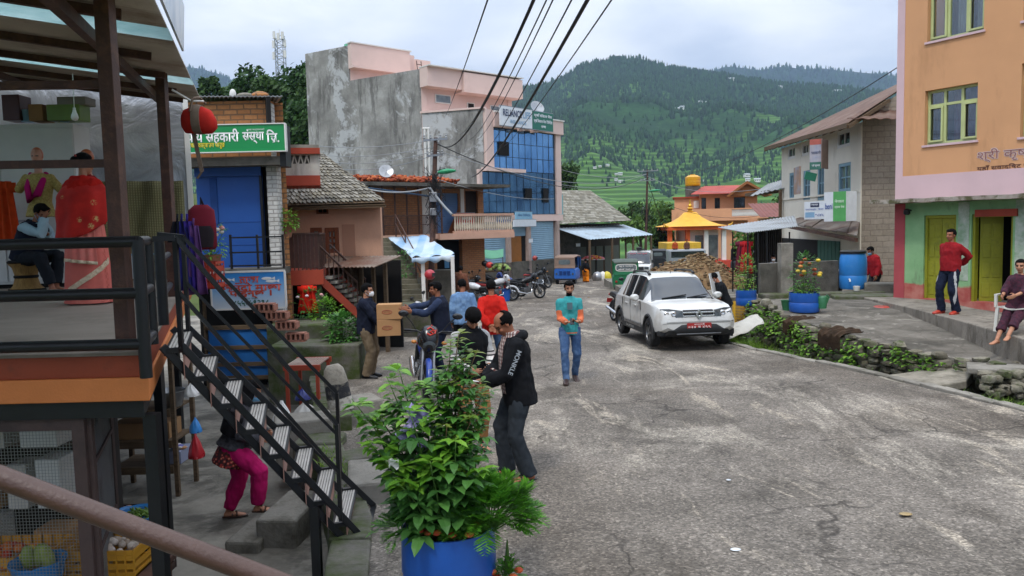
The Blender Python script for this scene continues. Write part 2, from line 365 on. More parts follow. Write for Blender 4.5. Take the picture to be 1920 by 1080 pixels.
def terr_mat():
 t=NT('stone_paving');v=t.coord();c=t.ramp(t.noise(v,1.3,7,.68),[(.3,'4c473f'),(.65,'7a746a')])
 c=t.mix(t.ramp(t.noise(v,2.2,7,.7,.8),[(.56,0),(.64,.7)]),c,lin('a09a8e'));c=t.mix(t.ramp(t.noise(v,.9,5),[(.55,0),(.7,.75)]),c,lin('35332b'))
 vo=t.n('ShaderNodeTexVoronoi',feature='DISTANCE_TO_EDGE');vo.inputs['Scale'].default_value=2.4;t.l(v,vo.inputs['Vector']);c=t.mix(t.ramp(vo.outputs['Distance'],[(.01,.3),(.05,0)]),c,lin('3e3a30'))
 t.bsdf(c,.85,0,t.bump(t.noise(v,9,6,.7),.7,.04),.35);return t.m
M['terr']=terr_mat()
m=MB();m.slab(lambda u,w:((lambda y,e:(e+(13.5-e)*u,y,terr_z(e+(13.5-e)*u,y)))(11.2+w*10.3,interp(TE,11.2+w*10.3))),34,44,1.3)
kind(m.build('terrace',M['terr'],smooth=30),'structure')
m=MB();m.slab(lambda u,w:(5.2+14*u,21.5+22*w,.30-.95*min(1,w*1.5)+.03*mn.noise((u*20,w*20,0))),20,20,.8)
kind(m.build('side_yard',M['yard'],smooth=30),'structure')
m=MB();m.slab(lambda u,w:((lambda y:(interp(RR,y)+.1+u*(max(interp(TE,y),interp(RR,y)+.4)-interp(RR,y)),y,road_z(y)-.75+.6*u*u+.06*mn.noise((u*3,y*3,0))))(4+w*18)),8,50,.3)
kind(m.build('ditch',pm('ditch_mud','39342a',.95,.4,3,'2c3516',.5,3,.8,12),smooth=40),'structure')
m=MB()
for i in range(50):
 y0=2+i*.36;y1=y0+.355;a0=interp(RR,y0);a1=interp(RR,y1);z=road_z(y0)+.035+rnd.uniform(-.012,.012);j=rnd.uniform(-.02,.02)
 m.add([(a0+j,y0,z-.8),(a0+.17+j,y0,z-.8),(a1+.17+j,y1,z-.8),(a1+j,y1,z-.8),(a0+j,y0,z),(a0+.17+j,y0,z),(a1+.17+j,y1,z),(a1+j,y1,z)],[(0,1,5,4),(1,2,6,5),(2,3,7,6),(3,0,4,7),(4,5,6,7)])
kind(m.build('kerb',M['conc'],bev=.015),'structure')
# -- hills
def fbm(p,o=5):
 return mn.fractal(p,1.0,2.0,o,noise_basis='PERLIN_ORIGINAL')
def ridged(p,o=4):
 a=0;k=1;q=V(p)
 for i in range(o):a+=k*(1-abs(mn.noise(q))*2);q=q*2.03+V((5.2,1.3,0));k*=.5
 return a
def skyz(sk,px,D):
 for(x0,y0),(x1,y1)in zip(sk,sk[1:]):
  if px<=x1 or(x1,y1)==sk[-1]:
   u=min(1,max(0,(px-x0)/(x1-x0)));u2=u*u*(3-2*u);py=y0+(y1-y0)*(u*.5+u2*.5);break
 r=ray(px,py);return CAMZ+D*r.z/math.hypot(r.x,1),math.atan2(r.x,1)
SK1=[(-300,330),(300,260),(600,215),(900,178),(965,166),(1010,162),(1062,142),(1092,122),(1125,115),(1160,110),(1200,110),(1228,118),(1262,128),(1302,134),(1345,140),(1400,150),(1470,158),(1560,164),(1680,176),(1900,190),(2300,230)]
SK2=[(-300,190),(100,150),(300,116),(352,126),(372,128),(405,137),(440,152),(500,168),(600,185),(900,190),(1250,150),(1325,138),(1360,125),(1395,127),(1420,132),(1442,129),(1475,124),(1500,130),(1540,128),(1580,133),(1640,138),(1672,143),(1760,150),(1900,175),(2300,200)]
def hillh(sk,px,tt,D,r0,z0,amp,seed):
 zr,az=skyz(sk,px,D);r=r0+(D-r0)*tt
 if tt<=1:prof=.34*tt+.66*tt**1.75;z=z0+(zr-z0)*prof
 else:z=zr-(zr-z0)*(tt-1)*1.6
 x=r*math.sin(az);y=r*math.cos(az);e=max(0,min(1,tt*3))*max(0,1-tt)**.7
 z+=amp*e*(ridged((x/620+seed,y/900,0))-1.0)+amp*.35*e*fbm((x/140,y/140,seed))
 return x,y,z
def hill_mat(name,dark,mid,field,fields):
 t=NT(name);v=t.coord();n1=t.noise(v,.012,8,.62);c=t.mix(.8,t.ramp(n1,[(.35,dark),(.65,mid)]),t.ramp(t.noise(v,.13,4,.7),[(.3,.45),(.5,1.),(.7,1.6)]),'MULTIPLY')
 if fields:
  sx=t.n('ShaderNodeSeparateXYZ');t.l(v,sx.inputs[0])
  w=t.n('ShaderNodeTexWave',wave_type='BANDS',bands_direction='Z');w.inputs['Scale'].default_value=.06;w.inputs['Distortion'].default_value=11;w.inputs['Detail'].default_value=3;w.inputs['Detail Scale'].default_value=.03;t.l(v,w.inputs['Vector'])
  fc=t.ramp(w.outputs['Fac'],[(.05,'3a5422'),(.4,field),(.8,'466a2c'),(1.,'5a7838')])
  zr=t.n('ShaderNodeMapRange');zr.inputs['From Min'].default_value=150;zr.inputs['From Max'].default_value=20;t.l(sx.outputs[2],zr.inputs[0])
  k=t.math('ADD',t.math('MULTIPLY',zr.outputs[0],.34),t.noise(v,.0055,7,.62));c=t.mix(t.ramp(k,[(.52,0),(.62,1)]),c,fc)
  c=t.mix(t.ramp(t.noise(v,.02,6,.7),[(.66,0),(.72,.6)]),c,lin('6a5a40'))
 t.bsdf(c,.95,0,None,.1);return t.m
def hill(name,sk,D,r0,z0,amp,seed,mat,na,nr):
 m=MB();P0,P1=-250,2250
 vs=[hillh(sk,P0+(P1-P0)*i/na,(j/nr)*1.25,D,r0,z0,amp,seed)for j in range(nr+1)for i in range(na+1)]
 m.add(vs,[(j*(na+1)+i,j*(na+1)+i+1,(j+1)*(na+1)+i+1,(j+1)*(na+1)+i)for j in range(nr)for i in range(na)])
 return kind(m.build(name,mat,smooth=180),'structure')
H1=dict(D=1900,r0=130,z0=-62,amp=95,seed=2.3);H2=dict(D=3600,r0=1700,z0=60,amp=120,seed=7.7)
hill('hills',SK1,mat=hill_mat('hill_green','1a3014','2c4a22','3b5a26',True),na=260,nr=150,**H1)
hill('far_hills',SK2,mat=hill_mat('far_hill_green','16261a','203423','3a5a2a',False),na=200,nr=50,**H2)
def forest(name,sk,n,t0,t1,hmin,hmax,H,seed,p0=-200,p1=2200,cut=.0):
 rg=random.Random(seed);vs=[];fs=[]
 k=0
 while k<n:
  px=rg.uniform(p0,p1);tt=t0+(t1-t0)*rg.random()**.85
  x,y,z=hillh(sk,px,tt,H['D'],H['r0'],H['z0'],H['amp'],H['seed']);k+=1
  dens=.9*mn.noise((x/210,y/210,3))+.6*mn.noise((x/60,y/60,8))+(tt-.47)*1.8+cut
  if dens<rg.uniform(-.3,.3):continue
  h=rg.uniform(hmin,hmax)*(.3+.7*min(1,tt/.8));w=h*rg.uniform(.16,.3);a0=rg.random()*6.28;b=len(vs);ns=5
  con=rg.random()<.6
  rings=[(0.0,.7),(.45,1.0),(.8,.55)]if not con else[(.05,1.),(.4,.62),(.7,.34)]
  for(q,s_)in rings:
   for i in range(ns):a=a0+2*PI*i/ns;rr=w*s_*rg.uniform(.75,1.25);vs.append((x+rr*math.cos(a),y+rr*math.sin(a),z+h*(q+rg.uniform(-.05,.05))))
  vs.append((x,y,z+h))
  for j in range(2):
   for i in range(ns):fs.append((b+j*ns+i,b+j*ns+(i+1)%ns,b+(j+1)*ns+(i+1)%ns,b+(j+1)*ns+i))
  for i in range(ns):fs.append((b+2*ns+i,b+2*ns+(i+1)%ns,b+3*ns))
 m=MB();m.v=vs;m.f=fs;m.m=[0]*len(fs);return kind(m.build(name,leafm(name+'_green','0f210d','2d4f22',.9,0.0)),'stuff')
forest('forest',SK1,60000,.08,1.04,5.5,13,H1,5,250,1950)
forest('far_forest',SK2,9000,.35,1.02,13,24,H2,6,250,1950,.3)
# -- sky, sun, air
w=bpy.data.worlds.new('World');S.world=w;w.use_nodes=True;nt=w.node_tree;nt.nodes.clear()
SUN_EL,SUN_AZ=R(58),R(205)
t=NT.__new__(NT);t.t=nt;t.out=nt.nodes.new('ShaderNodeOutputWorld')
sk=t.n('ShaderNodeTexSky',sky_type='NISHITA');sk.sun_disc=False;sk.sun_elevation=SUN_EL;sk.sun_rotation=SUN_AZ
tc=t.n('ShaderNodeTexCoord');sx=t.n('ShaderNodeSeparateXYZ');t.l(tc.outputs['Generated'],sx.inputs[0])
zz=t.math('ADD',t.math('MAXIMUM',sx.outputs[2],0.),.16);cx=t.n('ShaderNodeCombineXYZ');t.l(t.math('DIVIDE',sx.outputs[0],zz),cx.inputs[0]);t.l(t.math('DIVIDE',sx.outputs[1],zz),cx.inputs[1]);cx.inputs[2].default_value=.9
n1=t.noise(cx.outputs[0],1.15,8,.52,.25);n2=t.noise(cx.outputs[0],.55,4,.5)
sh=t.math('ADD',t.math('MULTIPLY',n1,.6),t.math('MULTIPLY',n2,.4))
cc=t.ramp(sh,[(.38,(.42,.48,.60,1)),(.47,(.55,.61,.72,1)),(.54,(.70,.745,.82,1)),(.63,(.90,.915,.94,1))])
sv=t.n('ShaderNodeVectorMath',operation='SCALE');t.l(t.math('ADD',t.math('MULTIPLY',t.math('POWER',t.math('MAXIMUM',sx.outputs[2],0.),1.3),20.),7.5),sv.inputs[3]);t.l(cc,sv.inputs[0])
cm=t.mix(t.ramp(n2,[(.2,.82),(.5,.95)]),sk.outputs[0],sv.outputs[0])
bg=t.n('ShaderNodeBackground');bg.inputs[1].default_value=.1;t.l(cm,bg.inputs[0]);t.l(bg.outputs[0],t.out.inputs[0])
sl=bpy.data.lights.new('sun','SUN');so=bpy.data.objects.new('sun',sl);COL.objects.link(so);sl.energy=1.5;sl.angle=R(10);sl.color=(1,.96,.9)
d=V((math.sin(SUN_AZ)*math.cos(SUN_EL),math.cos(SUN_AZ)*math.cos(SUN_EL),math.sin(SUN_EL)));so.rotation_euler=d.to_track_quat('Z','Y').to_euler()
HZ=MB();HZ.box(-9500,9500,-9500,9500,-420,950)
t=NT('air');pv=t.n('ShaderNodeVolumePrincipled');pv.inputs['Color'].default_value=(.5,.7,1,1);pv.inputs['Density'].default_value=.00013;t.l(pv.outputs[0],t.out.inputs['Volume'])
kind(HZ.build('haze',t.m),'stuff')
S.view_settings.view_transform='Standard';S.view_settings.look='None';S.view_settings.exposure=.45;S.view_settings.gamma=1
try:S.cycles.volume_bounces=0;S.cycles.max_bounces=6;S.cycles.transparent_max_bounces=8;S.cycles.use_denoising=True;S.cycles.caustics_reflective=False;S.cycles.caustics_refractive=False
except Exception:pass
# -- left shop on its platform
FZ=CAMZ-.74
UX,UY=-.354,.935
def U(k):return V((-2.33+UX*k,4.85+UY*k))
M['floor']=pm('shop_floor','8d8377',.7,.12,1.2,'6f675c',.4,1.4,.15,40,stretch=(.4,2,1))
M['redband']=pm('red_oxide_paint','8c3d22',.6,.12,3,'5f2e1e',.3,3)
M['orband']=pm('orange_paint','c9783f',.6,.1,3,'9a5b35',.25,2.5)
plat=thing('shop_platform','raised concrete shop platform with red and orange painted edge on the left','platform')
fp=[(-9.5,4.85),tuple(U(0)),tuple(U(11)),(-12.5,15.1)]
def inset(k):return[(-9.5,4.85+k),(U(0).x-k*1.1,4.85+k),(U(11).x-k*1.1,15.1-k),(-12.5,15.1-k)]
m=MB();m.prism(inset(.0),FZ-.02,FZ);m.build('floor',M['floor'],plat)
m=MB();m.prism(inset(.004),FZ-.16,FZ-.02);m.build('red_band',M['redband'],plat,bev=.005)
m=MB();m.prism(inset(-.02),FZ-.31,FZ-.16);m.build('orange_band',M['orband'],plat,bev=.008)
m=MB();m.prism(inset(.05),FZ-.43,FZ-.31);m.build('edge_beam',M['black'],plat)
m=MB();p=at(282,735,5.0);m.bar((p.x,p.y,YZ),(p.x,p.y,FZ-.43),.085);m.build('support_post',M['black'],plat)
m=MB();p=U(3.4);m.bar((p.x-.2,p.y,YZ),(p.x-.2,p.y,FZ-.43),.085);m.build('support_post',M['black'],plat)
m=MB();p=U(6.8);m.bar((p.x-.2,p.y,YZ),(p.x-.2,p.y,FZ-.43),.085);m.build('support_post',M['black'],plat)
rl=thing('pipe_railing','black three-bar pipe railing along the front edge of the left shop platform','railing',(-2.3,4.7,FZ))
def rel(p):return V(p)-V((-2.3,4.7,FZ))
c0=V((-2.27,4.72,0));c1=U(.38);c2=V((U(.38).x+.02,U(.38).y,0));c3=V((U(1.55).x+.02,U(1.55).y,0))
m=MB();m.tube([rel((c0.x,c0.y,FZ-.14)),rel((c0.x,c0.y,FZ+.71))],.038,10);m.build('post',M['black'],rl,40)
m=MB();m.tube([rel((c2.x,c2.y,FZ)),rel((c2.x,c2.y,FZ+.70))],.038,10);m.build('post',M['black'],rl,40)
m=MB();m.tube([rel((c3.x,c3.y,FZ)),rel((c3.x,c3.y,FZ+.72))],.042,10);m.build('post',M['black'],rl,40)
for z in(.70,.385,.07):
 m=MB();m.tube([rel((-9,4.7,FZ+z)),rel((c0.x,c0.y,FZ+z))],.036,10);m.build('rail',M['black'],rl,40)
 m=MB();m.tube([rel((c0.x,c0.y,FZ+z)),rel((c2.x,c2.y,FZ+z))],.034,10);m.build('rail',M['black'],rl,40)
k1,k2=V((*U(1.6),0)),V((*U(3.0),0))
for z in(.52,.22):
 m=MB();m.tube([rel((k1.x,k1.y,FZ+z)),rel((k2.x,k2.y,FZ+z+.02))],.03,8);m.build('rail',M['black'],rl,40)
st=thing('steel_stairs','black steel stairs with slatted treads going down from the shop platform to the road','stairs')
N0=at(340,650,5.25);F0=at(353,613,6.25);NB=at(684,1003,6.15);FB=at(700,920,6.95)
NB.z=road_z(6.2)-.01;FB.z=NB.z;N0.z=FZ-.02;F0.z=FZ-.02
L0=at(298,650,5.2);L0.z=FZ-.03
def lerp(a,b,t):return a+(b-a)*t
dn=(NB-N0)
back=V((L0.x-N0.x,L0.y-N0.y,0))*.85
for nm,a,b in(('stringer',N0,NB),('stringer',F0,FB)):
 m=MB();m.bar(a,b,.03,.05);m.build(nm,M['black'],st,bev=.004)
 m=MB();m.bar(a+back,b+back*.85+V((0,0,-.05)),.03,.055);m.build(nm,M['black'],st,bev=.004)
M['slat']=pm('worn_grey_slats','b8b3aa',.6,.15,6,'6f6a62',.25,5,.2)
M['riser']=pm('pinkish_primer','a37c6e',.7,.15,4,'6f5248',.35,4)
NS=8
for i in range(NS):
 t=i/NS*1.0+.012
 a=lerp(N0,NB,t);b=lerp(F0,FB,t);z=a.z-.01
 bk=back*.95
 p=[V((a.x,a.y,z)),V((b.x,b.y,z)),V((b.x+bk.x,b.y+bk.y,z)),V((a.x+bk.x,a.y+bk.y,z))]
 m=MB();n=5
 for k in range(n):
  u0=(k+.06)/n;u1=(k+.78)/n
  A,B_,C_,D_=lerp(p[0],p[3],u0),lerp(p[1],p[2],u0),lerp(p[1],p[2],u1),lerp(p[0],p[3],u1)
  m.add([A,B_,C_,D_]+[q+V((0,0,-.02))for q in(A,B_,C_,D_)],[(0,1,2,3),(7,6,5,4),(0,4,5,1),(1,5,6,2),(2,6,7,3),(3,7,4,0)])
 tr=m.build('tread',M['slat'],st)
 m=MB();m.bar(p[0],p[3],.03,.035);m.bar(p[1],p[2],.03,.035);m.bar(p[0]+V((0,0,-.02)),p[1]+V((0,0,-.02)),.03,.03);m.bar(p[3]+V((0,0,-.02)),p[2]+V((0,0,-.02)),.03,.03);m.build('tread_frame',M['black'],tr)
 if i<NS-0:
  dz=dn.z/NS;m=MB();q0=p[0]+V((.0,.0,-.03));q1=p[1]+V((0,0,-.03));q0=p[3]+V((0,0,-.03))-bk*.97;q1=p[2]+V((0,0,-.03))-bk*.97
  e=V((0,0,dz*.8));th=V((-.006,0,0));m.add([q0,q1,q1+e,q0+e,q0+th,q1+th,q1+e+th,q0+e+th],[(0,1,2,3),(7,6,5,4),(0,4,5,1),(2,6,7,3),(0,3,7,4),(1,5,6,2)]);m.build('riser',M['riser'],st)
tn,tf=.845,.80
bn,bf=lerp(N0,NB,tn),lerp(F0,FB,tf);h1=V((0,0,.735));hm=V((0,0,.37))
for a,b in((N0,bn),(F0,bf)):
 for p in(a,b):
  m=MB();m.bar(p+V((0,0,-.05)),p+h1,.03);m.build('baluster',M['black'],st)
 m=MB();m.bar(a+h1,b+h1,.03);m.build('handrail',M['black'],st)
 m=MB();m.bar(a+hm,b+hm*.92,.026);m.build('mid_rail',M['black'],st)
m=MB();m.bar(N0+h1,L0+V((0,0,.74)),.038);m.build('handrail',M['black'],st)
m=MB();m.bar(F0+h1,V((c3.x,c3.y,FZ+.74)),.038);m.build('handrail',M['black'],st)
m=MB();q=NB+V((.0,0,-.0));m.bar(q+V((.02,0,.02)),q+V((.02,0,-.32)),.06);m.bar(q+V((0,0,-.02)),FB+V((0,0,-.02)),.05,.05);m.build('foot_bar',M['black'],st)
m=MB();q=lerp(N0,NB,.78)+back;m.bar((q.x,q.y,YZ),q,.07);m.build('support_post',M['black'],st)
E0=at(290,0,5.2);E1=at(377,188,12.6);ED=(E1-E0)/7.4;WV=V((.935,.354,-.10))
def RP(a,b,dz=0):return E0+ED*(b-5.2)-WV*a+V((0,0,dz))
roof=thing('tin_roof','corrugated tin roof with two clear strips over the left shop, on rusty posts','roof')
def sheet(m,a0,a1,b0,b1,mi=0):
 nb=int((b1-b0)/.0127);m.slab(lambda u,w:RP(a0+(a1-a0)*u,b0+(b1-b0)*w,.012*math.sin((b0+(b1-b0)*w)/.076*2*PI)),3,nb,.0015,mi)
M['tinunder']=corr('weathered_tin','b8aea2','7d6858',.42,.6,.1)
tt=NT('clear_roof_sheet');c=tt.ramp(tt.noise(tt.coord(),1.5,5),[(.3,'b9d4d4'),(.7,'e2efee')]);tl=tt.n('ShaderNodeBsdfTranslucent');tt.l(c,tl.inputs[0]);df=tt.n('ShaderNodeBsdfDiffuse');tt.l(c,df.inputs[0]);mx=tt.n('ShaderNodeMixShader');mx.inputs[0].default_value=.75;tt.l(df.outputs[0],mx.inputs[1]);tt.l(tl.outputs[0],mx.inputs[2]);tt.l(mx.outputs[0],tt.out.inputs[0]);M['clear']=tt.m
for(b0,b1,k)in((2.6,6.15,0),(6.15,6.75,1),(6.75,9.5,0),(9.5,10.25,1),(10.25,12.7,0)):
 m=MB();sheet(m,0,7.5,b0,b1);m.build('clear_sheet'if k else 'roof_sheet',M['clear']if k else M['tinunder'],roof,smooth=180)
for b in(5.6,7.6,9.1,10.9,12.3):
 m=MB();m.bar(RP(.25,b,-.06),RP(7.4,b,-.06),.05,.07);m.build('purlin',M['rust'],roof)
for a,b0,b1 in((.55,2.6,12.4),(2.35,2.6,12.4),(5,2.6,12.4)):
 m=MB();m.bar(RP(a,b0,-.14),RP(a,b1,-.14),.07,.09);m.build('rafter',M['rust'],roof)
for px,py,d in((238,660,5.05),(327,557,9.2)):
 p=at(px,py,d);m=MB();m.bar((p.x,p.y,FZ-(.16 if d<6 else 0)),(p.x,p.y,FZ+3.1 if d<6 else at(302,124,9.2).z),.095 if d<6 else .105);m.build('post',M['rust'],roof,bev=.004)
for a_,b_ in(((-20,437,6.6),(232,158,5.06)),):
 pass
p1=at(238,658,5.06)
for py in(158,306):
 z=at(215,py,5.06).z;m=MB();m.bar((-5.4,5.0,z+.02),(p1.x-.04,5.06,z),.045,.05);m.build('cross_bar',M['rust'],roof)
m=MB();a=RP(-.02,3.6,.03);b=RP(-.02,7.6,.03);m.add([a,b,b+V((.03,.0,.42)),a+V((.03,0,.42)),a+V((.02,0,0)),b+V((.02,0,0)),b+V((.05,0,.42)),a+V((.05,0,.42))],[(0,1,2,3),(7,6,5,4),(0,4,5,1),(1,5,6,2),(2,6,7,3),(3,7,4,0)])
tag(m.build('banner',pm('printed_flex_banner','9db4c8',.3,.3,1.5,'d8dee2',.5,1.2)),'pale blue printed flex banner along the right edge of the tin roof','banner')
fw=Fac('shop_wall','crumpled silver foil sheet forming the back wall of the left shop','wall',at(350,300,13)-V((8*.94,8*.35,0)),at(352,300,13),FZ)
t=NT('silver_foil');v=t.coord();n=t.noise(v,1.3,6,.6,.8);t.bsdf(t.ramp(n,[(.3,'8a8b8e'),(.7,'c4c6c9')]),.34,.6,t.bump(n,.5,.12));
m=MB();m.grid(lambda u,w:(fw.w*u,.05*mn.noise((u*9,w*3,0)),3.2*w),60,24);m.build('foil_sheet',t.m,fw.root,smooth=180)
B1('frame',M['white'],fw.root,(fw.w-.03,fw.w+.05,-.05,.05,0,3.1))
t=NT('woven_green_cloth');v=t.coord();ck=t.n('ShaderNodeTexWave',bands_direction='X');ck.inputs['Scale'].default_value=9;ck.inputs['Distortion'].default_value=.6;t.l(v,ck.inputs[0]);c2=t.n('ShaderNodeTexWave',bands_direction='Z');c2.inputs['Scale'].default_value=12;c2.inputs['Distortion'].default_value=.6;t.l(v,c2.inputs[0])
wv=t.math('MULTIPLY',ck.outputs['Fac'],c2.outputs['Fac']);t.bsdf(t.ramp(t.math('ADD',t.math('MULTIPLY',wv,.6),t.math('MULTIPLY',t.noise(v,1.5,4),.5)),[(.2,'5b5636'),(.7,'8f8a62')]),.95,0,t.bump(wv,.5,.02))
x0,z0,x1,z1=fw.rect(205,342,355,535,-.45);m=MB();m.slab(lambda u,w:(x0-.6+(x1-x0+.6)*u,-.45+.05*math.sin(u*24+mn.noise((u*4,w*2,0))*3),.02+(z1)*w),50,12,(0,.01,0));o=m.build('hanging_cloth',t.m,None,smooth=180);o.matrix_world=fw.M;tag(o,'coarse woven olive cloth hung along the lower part of the foil wall','cloth')
M['cabinet']=pm('cabinet_white','cfcfcb',.45,.06,2,'7a7670',.25,3,.05)
ca=Fac('cabinet','tall white steel cabinet against the back wall of the left shop','cabinet',at(-260,400,11.2),at(148,400,11.4),FZ)
hz=ca.lc(145,231)[1]
B1('carcass',M['cabinet'],ca.root,(0,ca.w,0,.5,.06,hz),bev=.01)
for k in range(3):
 a=ca.w-(k+1)*1.05;o=B1('door',M['cabinet'],ca.root,(a+.01,a+1.04,-.02,-.002,.1,hz-.06),bev=.006);B1('handle',M['steel'],o,(a+.1,a+.13,-.06,-.02,hz*.42,hz*.5),(a+.1,a+.3,-.05,-.03,hz*.405,hz*.42))
B1('plinth',M['dark'],ca.root,(0,ca.w,.03,.5,0,.06))
def bucket(name,px,py,d,r,h,mt,label,cat='bucket',rim=None):
 p=at(px,py,d);b=thing(name,label,cat,p);m=MB();m.lathe([(r*.8,0),(r*.84,.01),(r,h),(r*.96,h),(r*.78,.02)],n=18,cap=True);m.build('body',mt,b,smooth=40);m=MB();m.lathe([(r*1.0,h-.02),(r*1.06,h-.02),(r*1.06,h),(r,h)],n=18,cap=False);m.build('rim',rim or mt,b,smooth=40);return b
pl=lambda n,c:pm('plastic_'+n,c,.4,.08,4,None,0,1,0,spec=.5)
bucket('bucket',52,229,11.6,.1,.17,pl('sky','7fa9c6'),'pale blue tub on top of the white cabinet')
bucket('bucket',122,229,11.6,.08,.15,pl('sky','7fa9c6'),'small grey-blue tub with lid on the white cabinet, right of the boxes')
M['card']=pm('cardboard','9a7650',.85,.1,3,'7e5f40',.3,3,.1)
for(a,b,c,d_,mt,lb)in((100,160,198,228,pl('lime','6f8f3a'),'green and white goods carton on the white cabinet'),(18,50,180,228,pl('maroon','4b2222'),'dark red bundle stacked on the left of the white cabinet'),(66,92,198,229,M['card'],'tilted brown carton on the white cabinet'),(118,170,184,199,pl('greybox','85807a'),'grey flat carton lying on the green one on the cabinet')):
 p=at((a+b)/2,d_,11.6);q=at((a+b)/2,c,11.6);w_=(b-a)/1450*11.6;o=MB().box(-w_/2,w_/2,-.15,.15,0,q.z-p.z).build('carton',mt,None,bev=.01,loc=p);tag(o,lb,'carton')
p=at(140,216,9.6);b=thing('light_bulb','white light bulb hanging on a cord in the left shop','light bulb',p);m=MB();m.lathe([(.001,-.07),(.03,-.06),(.043,-.03),(.038,0),(.022,.04),(.02,.06),(.001,.06)],n=14,cap=False);m.build('globe',pl('bulbwhite','e6e4de'),b,smooth=60);m=MB();m.tube([(0,0,.05),(0,0,.09)],.018,8);m.tube([(0,0,.09),(.01,0,.5)],.005,5);m.build('cord',M['white'],b)
# -- basement shop behind wire mesh
bs=thing('basement_shop','dark open basement store under the shop platform','store room')
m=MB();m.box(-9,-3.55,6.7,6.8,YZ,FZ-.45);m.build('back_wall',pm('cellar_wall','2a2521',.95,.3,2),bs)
for k,(x,z,w_,h_)in enumerate(((-3.75,.28,.2,.4),(-4.0,.28,.16,.36),(-4.3,.28,.3,.3),(-3.8,.78,.3,.28),(-4.2,.78,.25,.3),(-3.75,-.5,.3,.6),(-4.4,-.3,.4,.5))):tag(MB().box(x-w_/2,x+w_/2,6.05,6.3,z,z+h_).build('carton',[M['cabinet'],M['slat'],M['card']][k%3],None,bev=.01),'stored carton on the dim shelves behind the mesh door','carton','stored cartons')
for z in(.25,.75,1.15):
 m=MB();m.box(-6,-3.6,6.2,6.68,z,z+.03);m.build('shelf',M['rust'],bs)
md=thing('mesh_door','square wire mesh door in a brown frame closing the basement store','door')
d0=4.98;X1=at(150,900,d0).x
M['frame']=pm('brown_frame','4b3b37',.6,.15,4,'2f2624',.4,4)
def vb(m,px,d,w=.07,z0=YZ,z1=FZ-.44):p=at(px,900,d);m.box(p.x-w/2,p.x+w/2,d-.03,d+.03,z0,z1)
m=MB();vb(m,157,d0,.085);m.box(-4.2,X1,d0-.025,d0+.025,FZ-.52,FZ-.44);m.box(-4.2,X1,d0-.025,d0+.025,-.62,-.55);m.build('frame',M['frame'],md,bev=.004)
m=MB()
for k in range(52):x=X1-.03-k*.0215;m.box(x-.0011,x+.0011,d0-.002,d0+.0,-.55,FZ-.5)
for k in range(88):z=FZ-.53-k*.0215;m.box(X1-1.15,X1-.01,d0,d0+.0022,z-.0011,z+.0011)
m.build('wire_mesh',M['steel'],md)
sp=thing('mesh_panel','narrow diagonal wire mesh panel beside the basement door','mesh panel')
A=V((at(176,900,5.0).x,5.0,0));Bp=V((at(214,900,5.9).x,5.9,0));dd=(Bp-A)
m=MB()
for q in(0,1):p=lerp(A,Bp,q);m.bar((p.x,p.y,-.7),(p.x,p.y,FZ-.44),.035)
for z in(-.3,.35,.95):m.bar((A.x,A.y,z),(Bp.x,Bp.y,z),.03)
m.build('frame',M['frame'],sp)
m=MB()
for k in range(-60,110):
 for s_ in(1,-1):
  z0=-.7+k*.022;a0,b0=(0,z0),(1,z0+s_*.75)
  pts=[]
  for u in np.linspace(0,1,7):
   z=z0+s_*.75*u
   if-.7<z<FZ-.45:pts.append((A.x+dd.x*u,A.y+dd.y*u,z))
  if len(pts)>1:m.bar(pts[0],pts[-1],.0028)
m.build('wire_mesh',M['steel'],sp)
def crate(name,loc,w,d,h,mt,label,rz=0,group=None):
 c=thing(name,label,'crate',loc,rz,group);m=MB();t_=.012;m.box(-w/2,w/2,-d/2,d/2,0,.015)
 for z in(0,h*.32,h*.64,h-.03):
  hh=h*.2 if z<h-.04 else .03
  m.box(-w/2,w/2,-d/2,-d/2+t_,z,z+hh);m.box(-w/2,w/2,d/2-t_,d/2,z,z+hh);m.box(-w/2,-w/2+t_,-d/2+t_,d/2-t_,z,z+hh);m.box(w/2-t_,w/2,-d/2+t_,d/2-t_,z,z+hh)
 m.build('slatted_sides',mt,c)
 m=MB()
 for k in range(9):
  x=-w/2+w*k/8;m.box(max(x-.006,-w/2-.003),min(x+.006,w/2+.003),-d/2-.003,-d/2+t_,0,h);m.box(max(x-.006,-w/2-.003),min(x+.006,w/2+.003),d/2-t_,d/2+.003,0,h)
 m.build('ribs',mt,c);return c
def pile(name,loc,rx,ry,hz,n,r,mt,label,cat,el=(1,1,1)):
 m=MB();rg=random.Random(hash(name+label)%9999 if False else len(label)*31+n)
 for k in range(n):
  a=rg.random()*6.28;q=math.sqrt(rg.random());x,y=rx*q*math.cos(a),ry*q*math.sin(a);z=hz*(1-q*q)+rg.uniform(-.01,.01);rot=Matrix.Rotation(rg.random()*6.28,3,'Z')@Matrix.Rotation(rg.uniform(-.4,.4),3,'X');k_=r*rg.uniform(.8,1.2);m.ell((x,y,z),(k_*el[0],k_*el[1],k_*el[2]),8,6,M=rot)
 return tag(m.build(name,mt,None,smooth=180,loc=loc),label,cat)
def sheetbag(name,loc,r,h,mt,label,cat='bag',seed=1,flare=1.25,op=True):
 m=MB()
 def fn(u,w):
  a=u*2*PI;k=r*(.8+.25*math.sin(w*2.2))*(1+(flare-1)*max(0,w-.75)*3)if flare>=1 else r*max(.1,1-w**1.7)*(.9+.2*math.sin(a*7+w*4)*w)*(1+.12*mn.noise((math.cos(a)*2,math.sin(a)*2,w*3+seed)));return(k*math.cos(a),k*math.sin(a),h*w+.02*mn.noise((math.cos(a)*3,math.sin(a)*3,seed))*w)
 m.slab(fn,26,10,(0,0,.004));m.lathe([(r*.8,.004),(.001,.004)],n=20,cap=False);return tag(m.build(name,mt,None,smooth=180,loc=loc),label,cat)
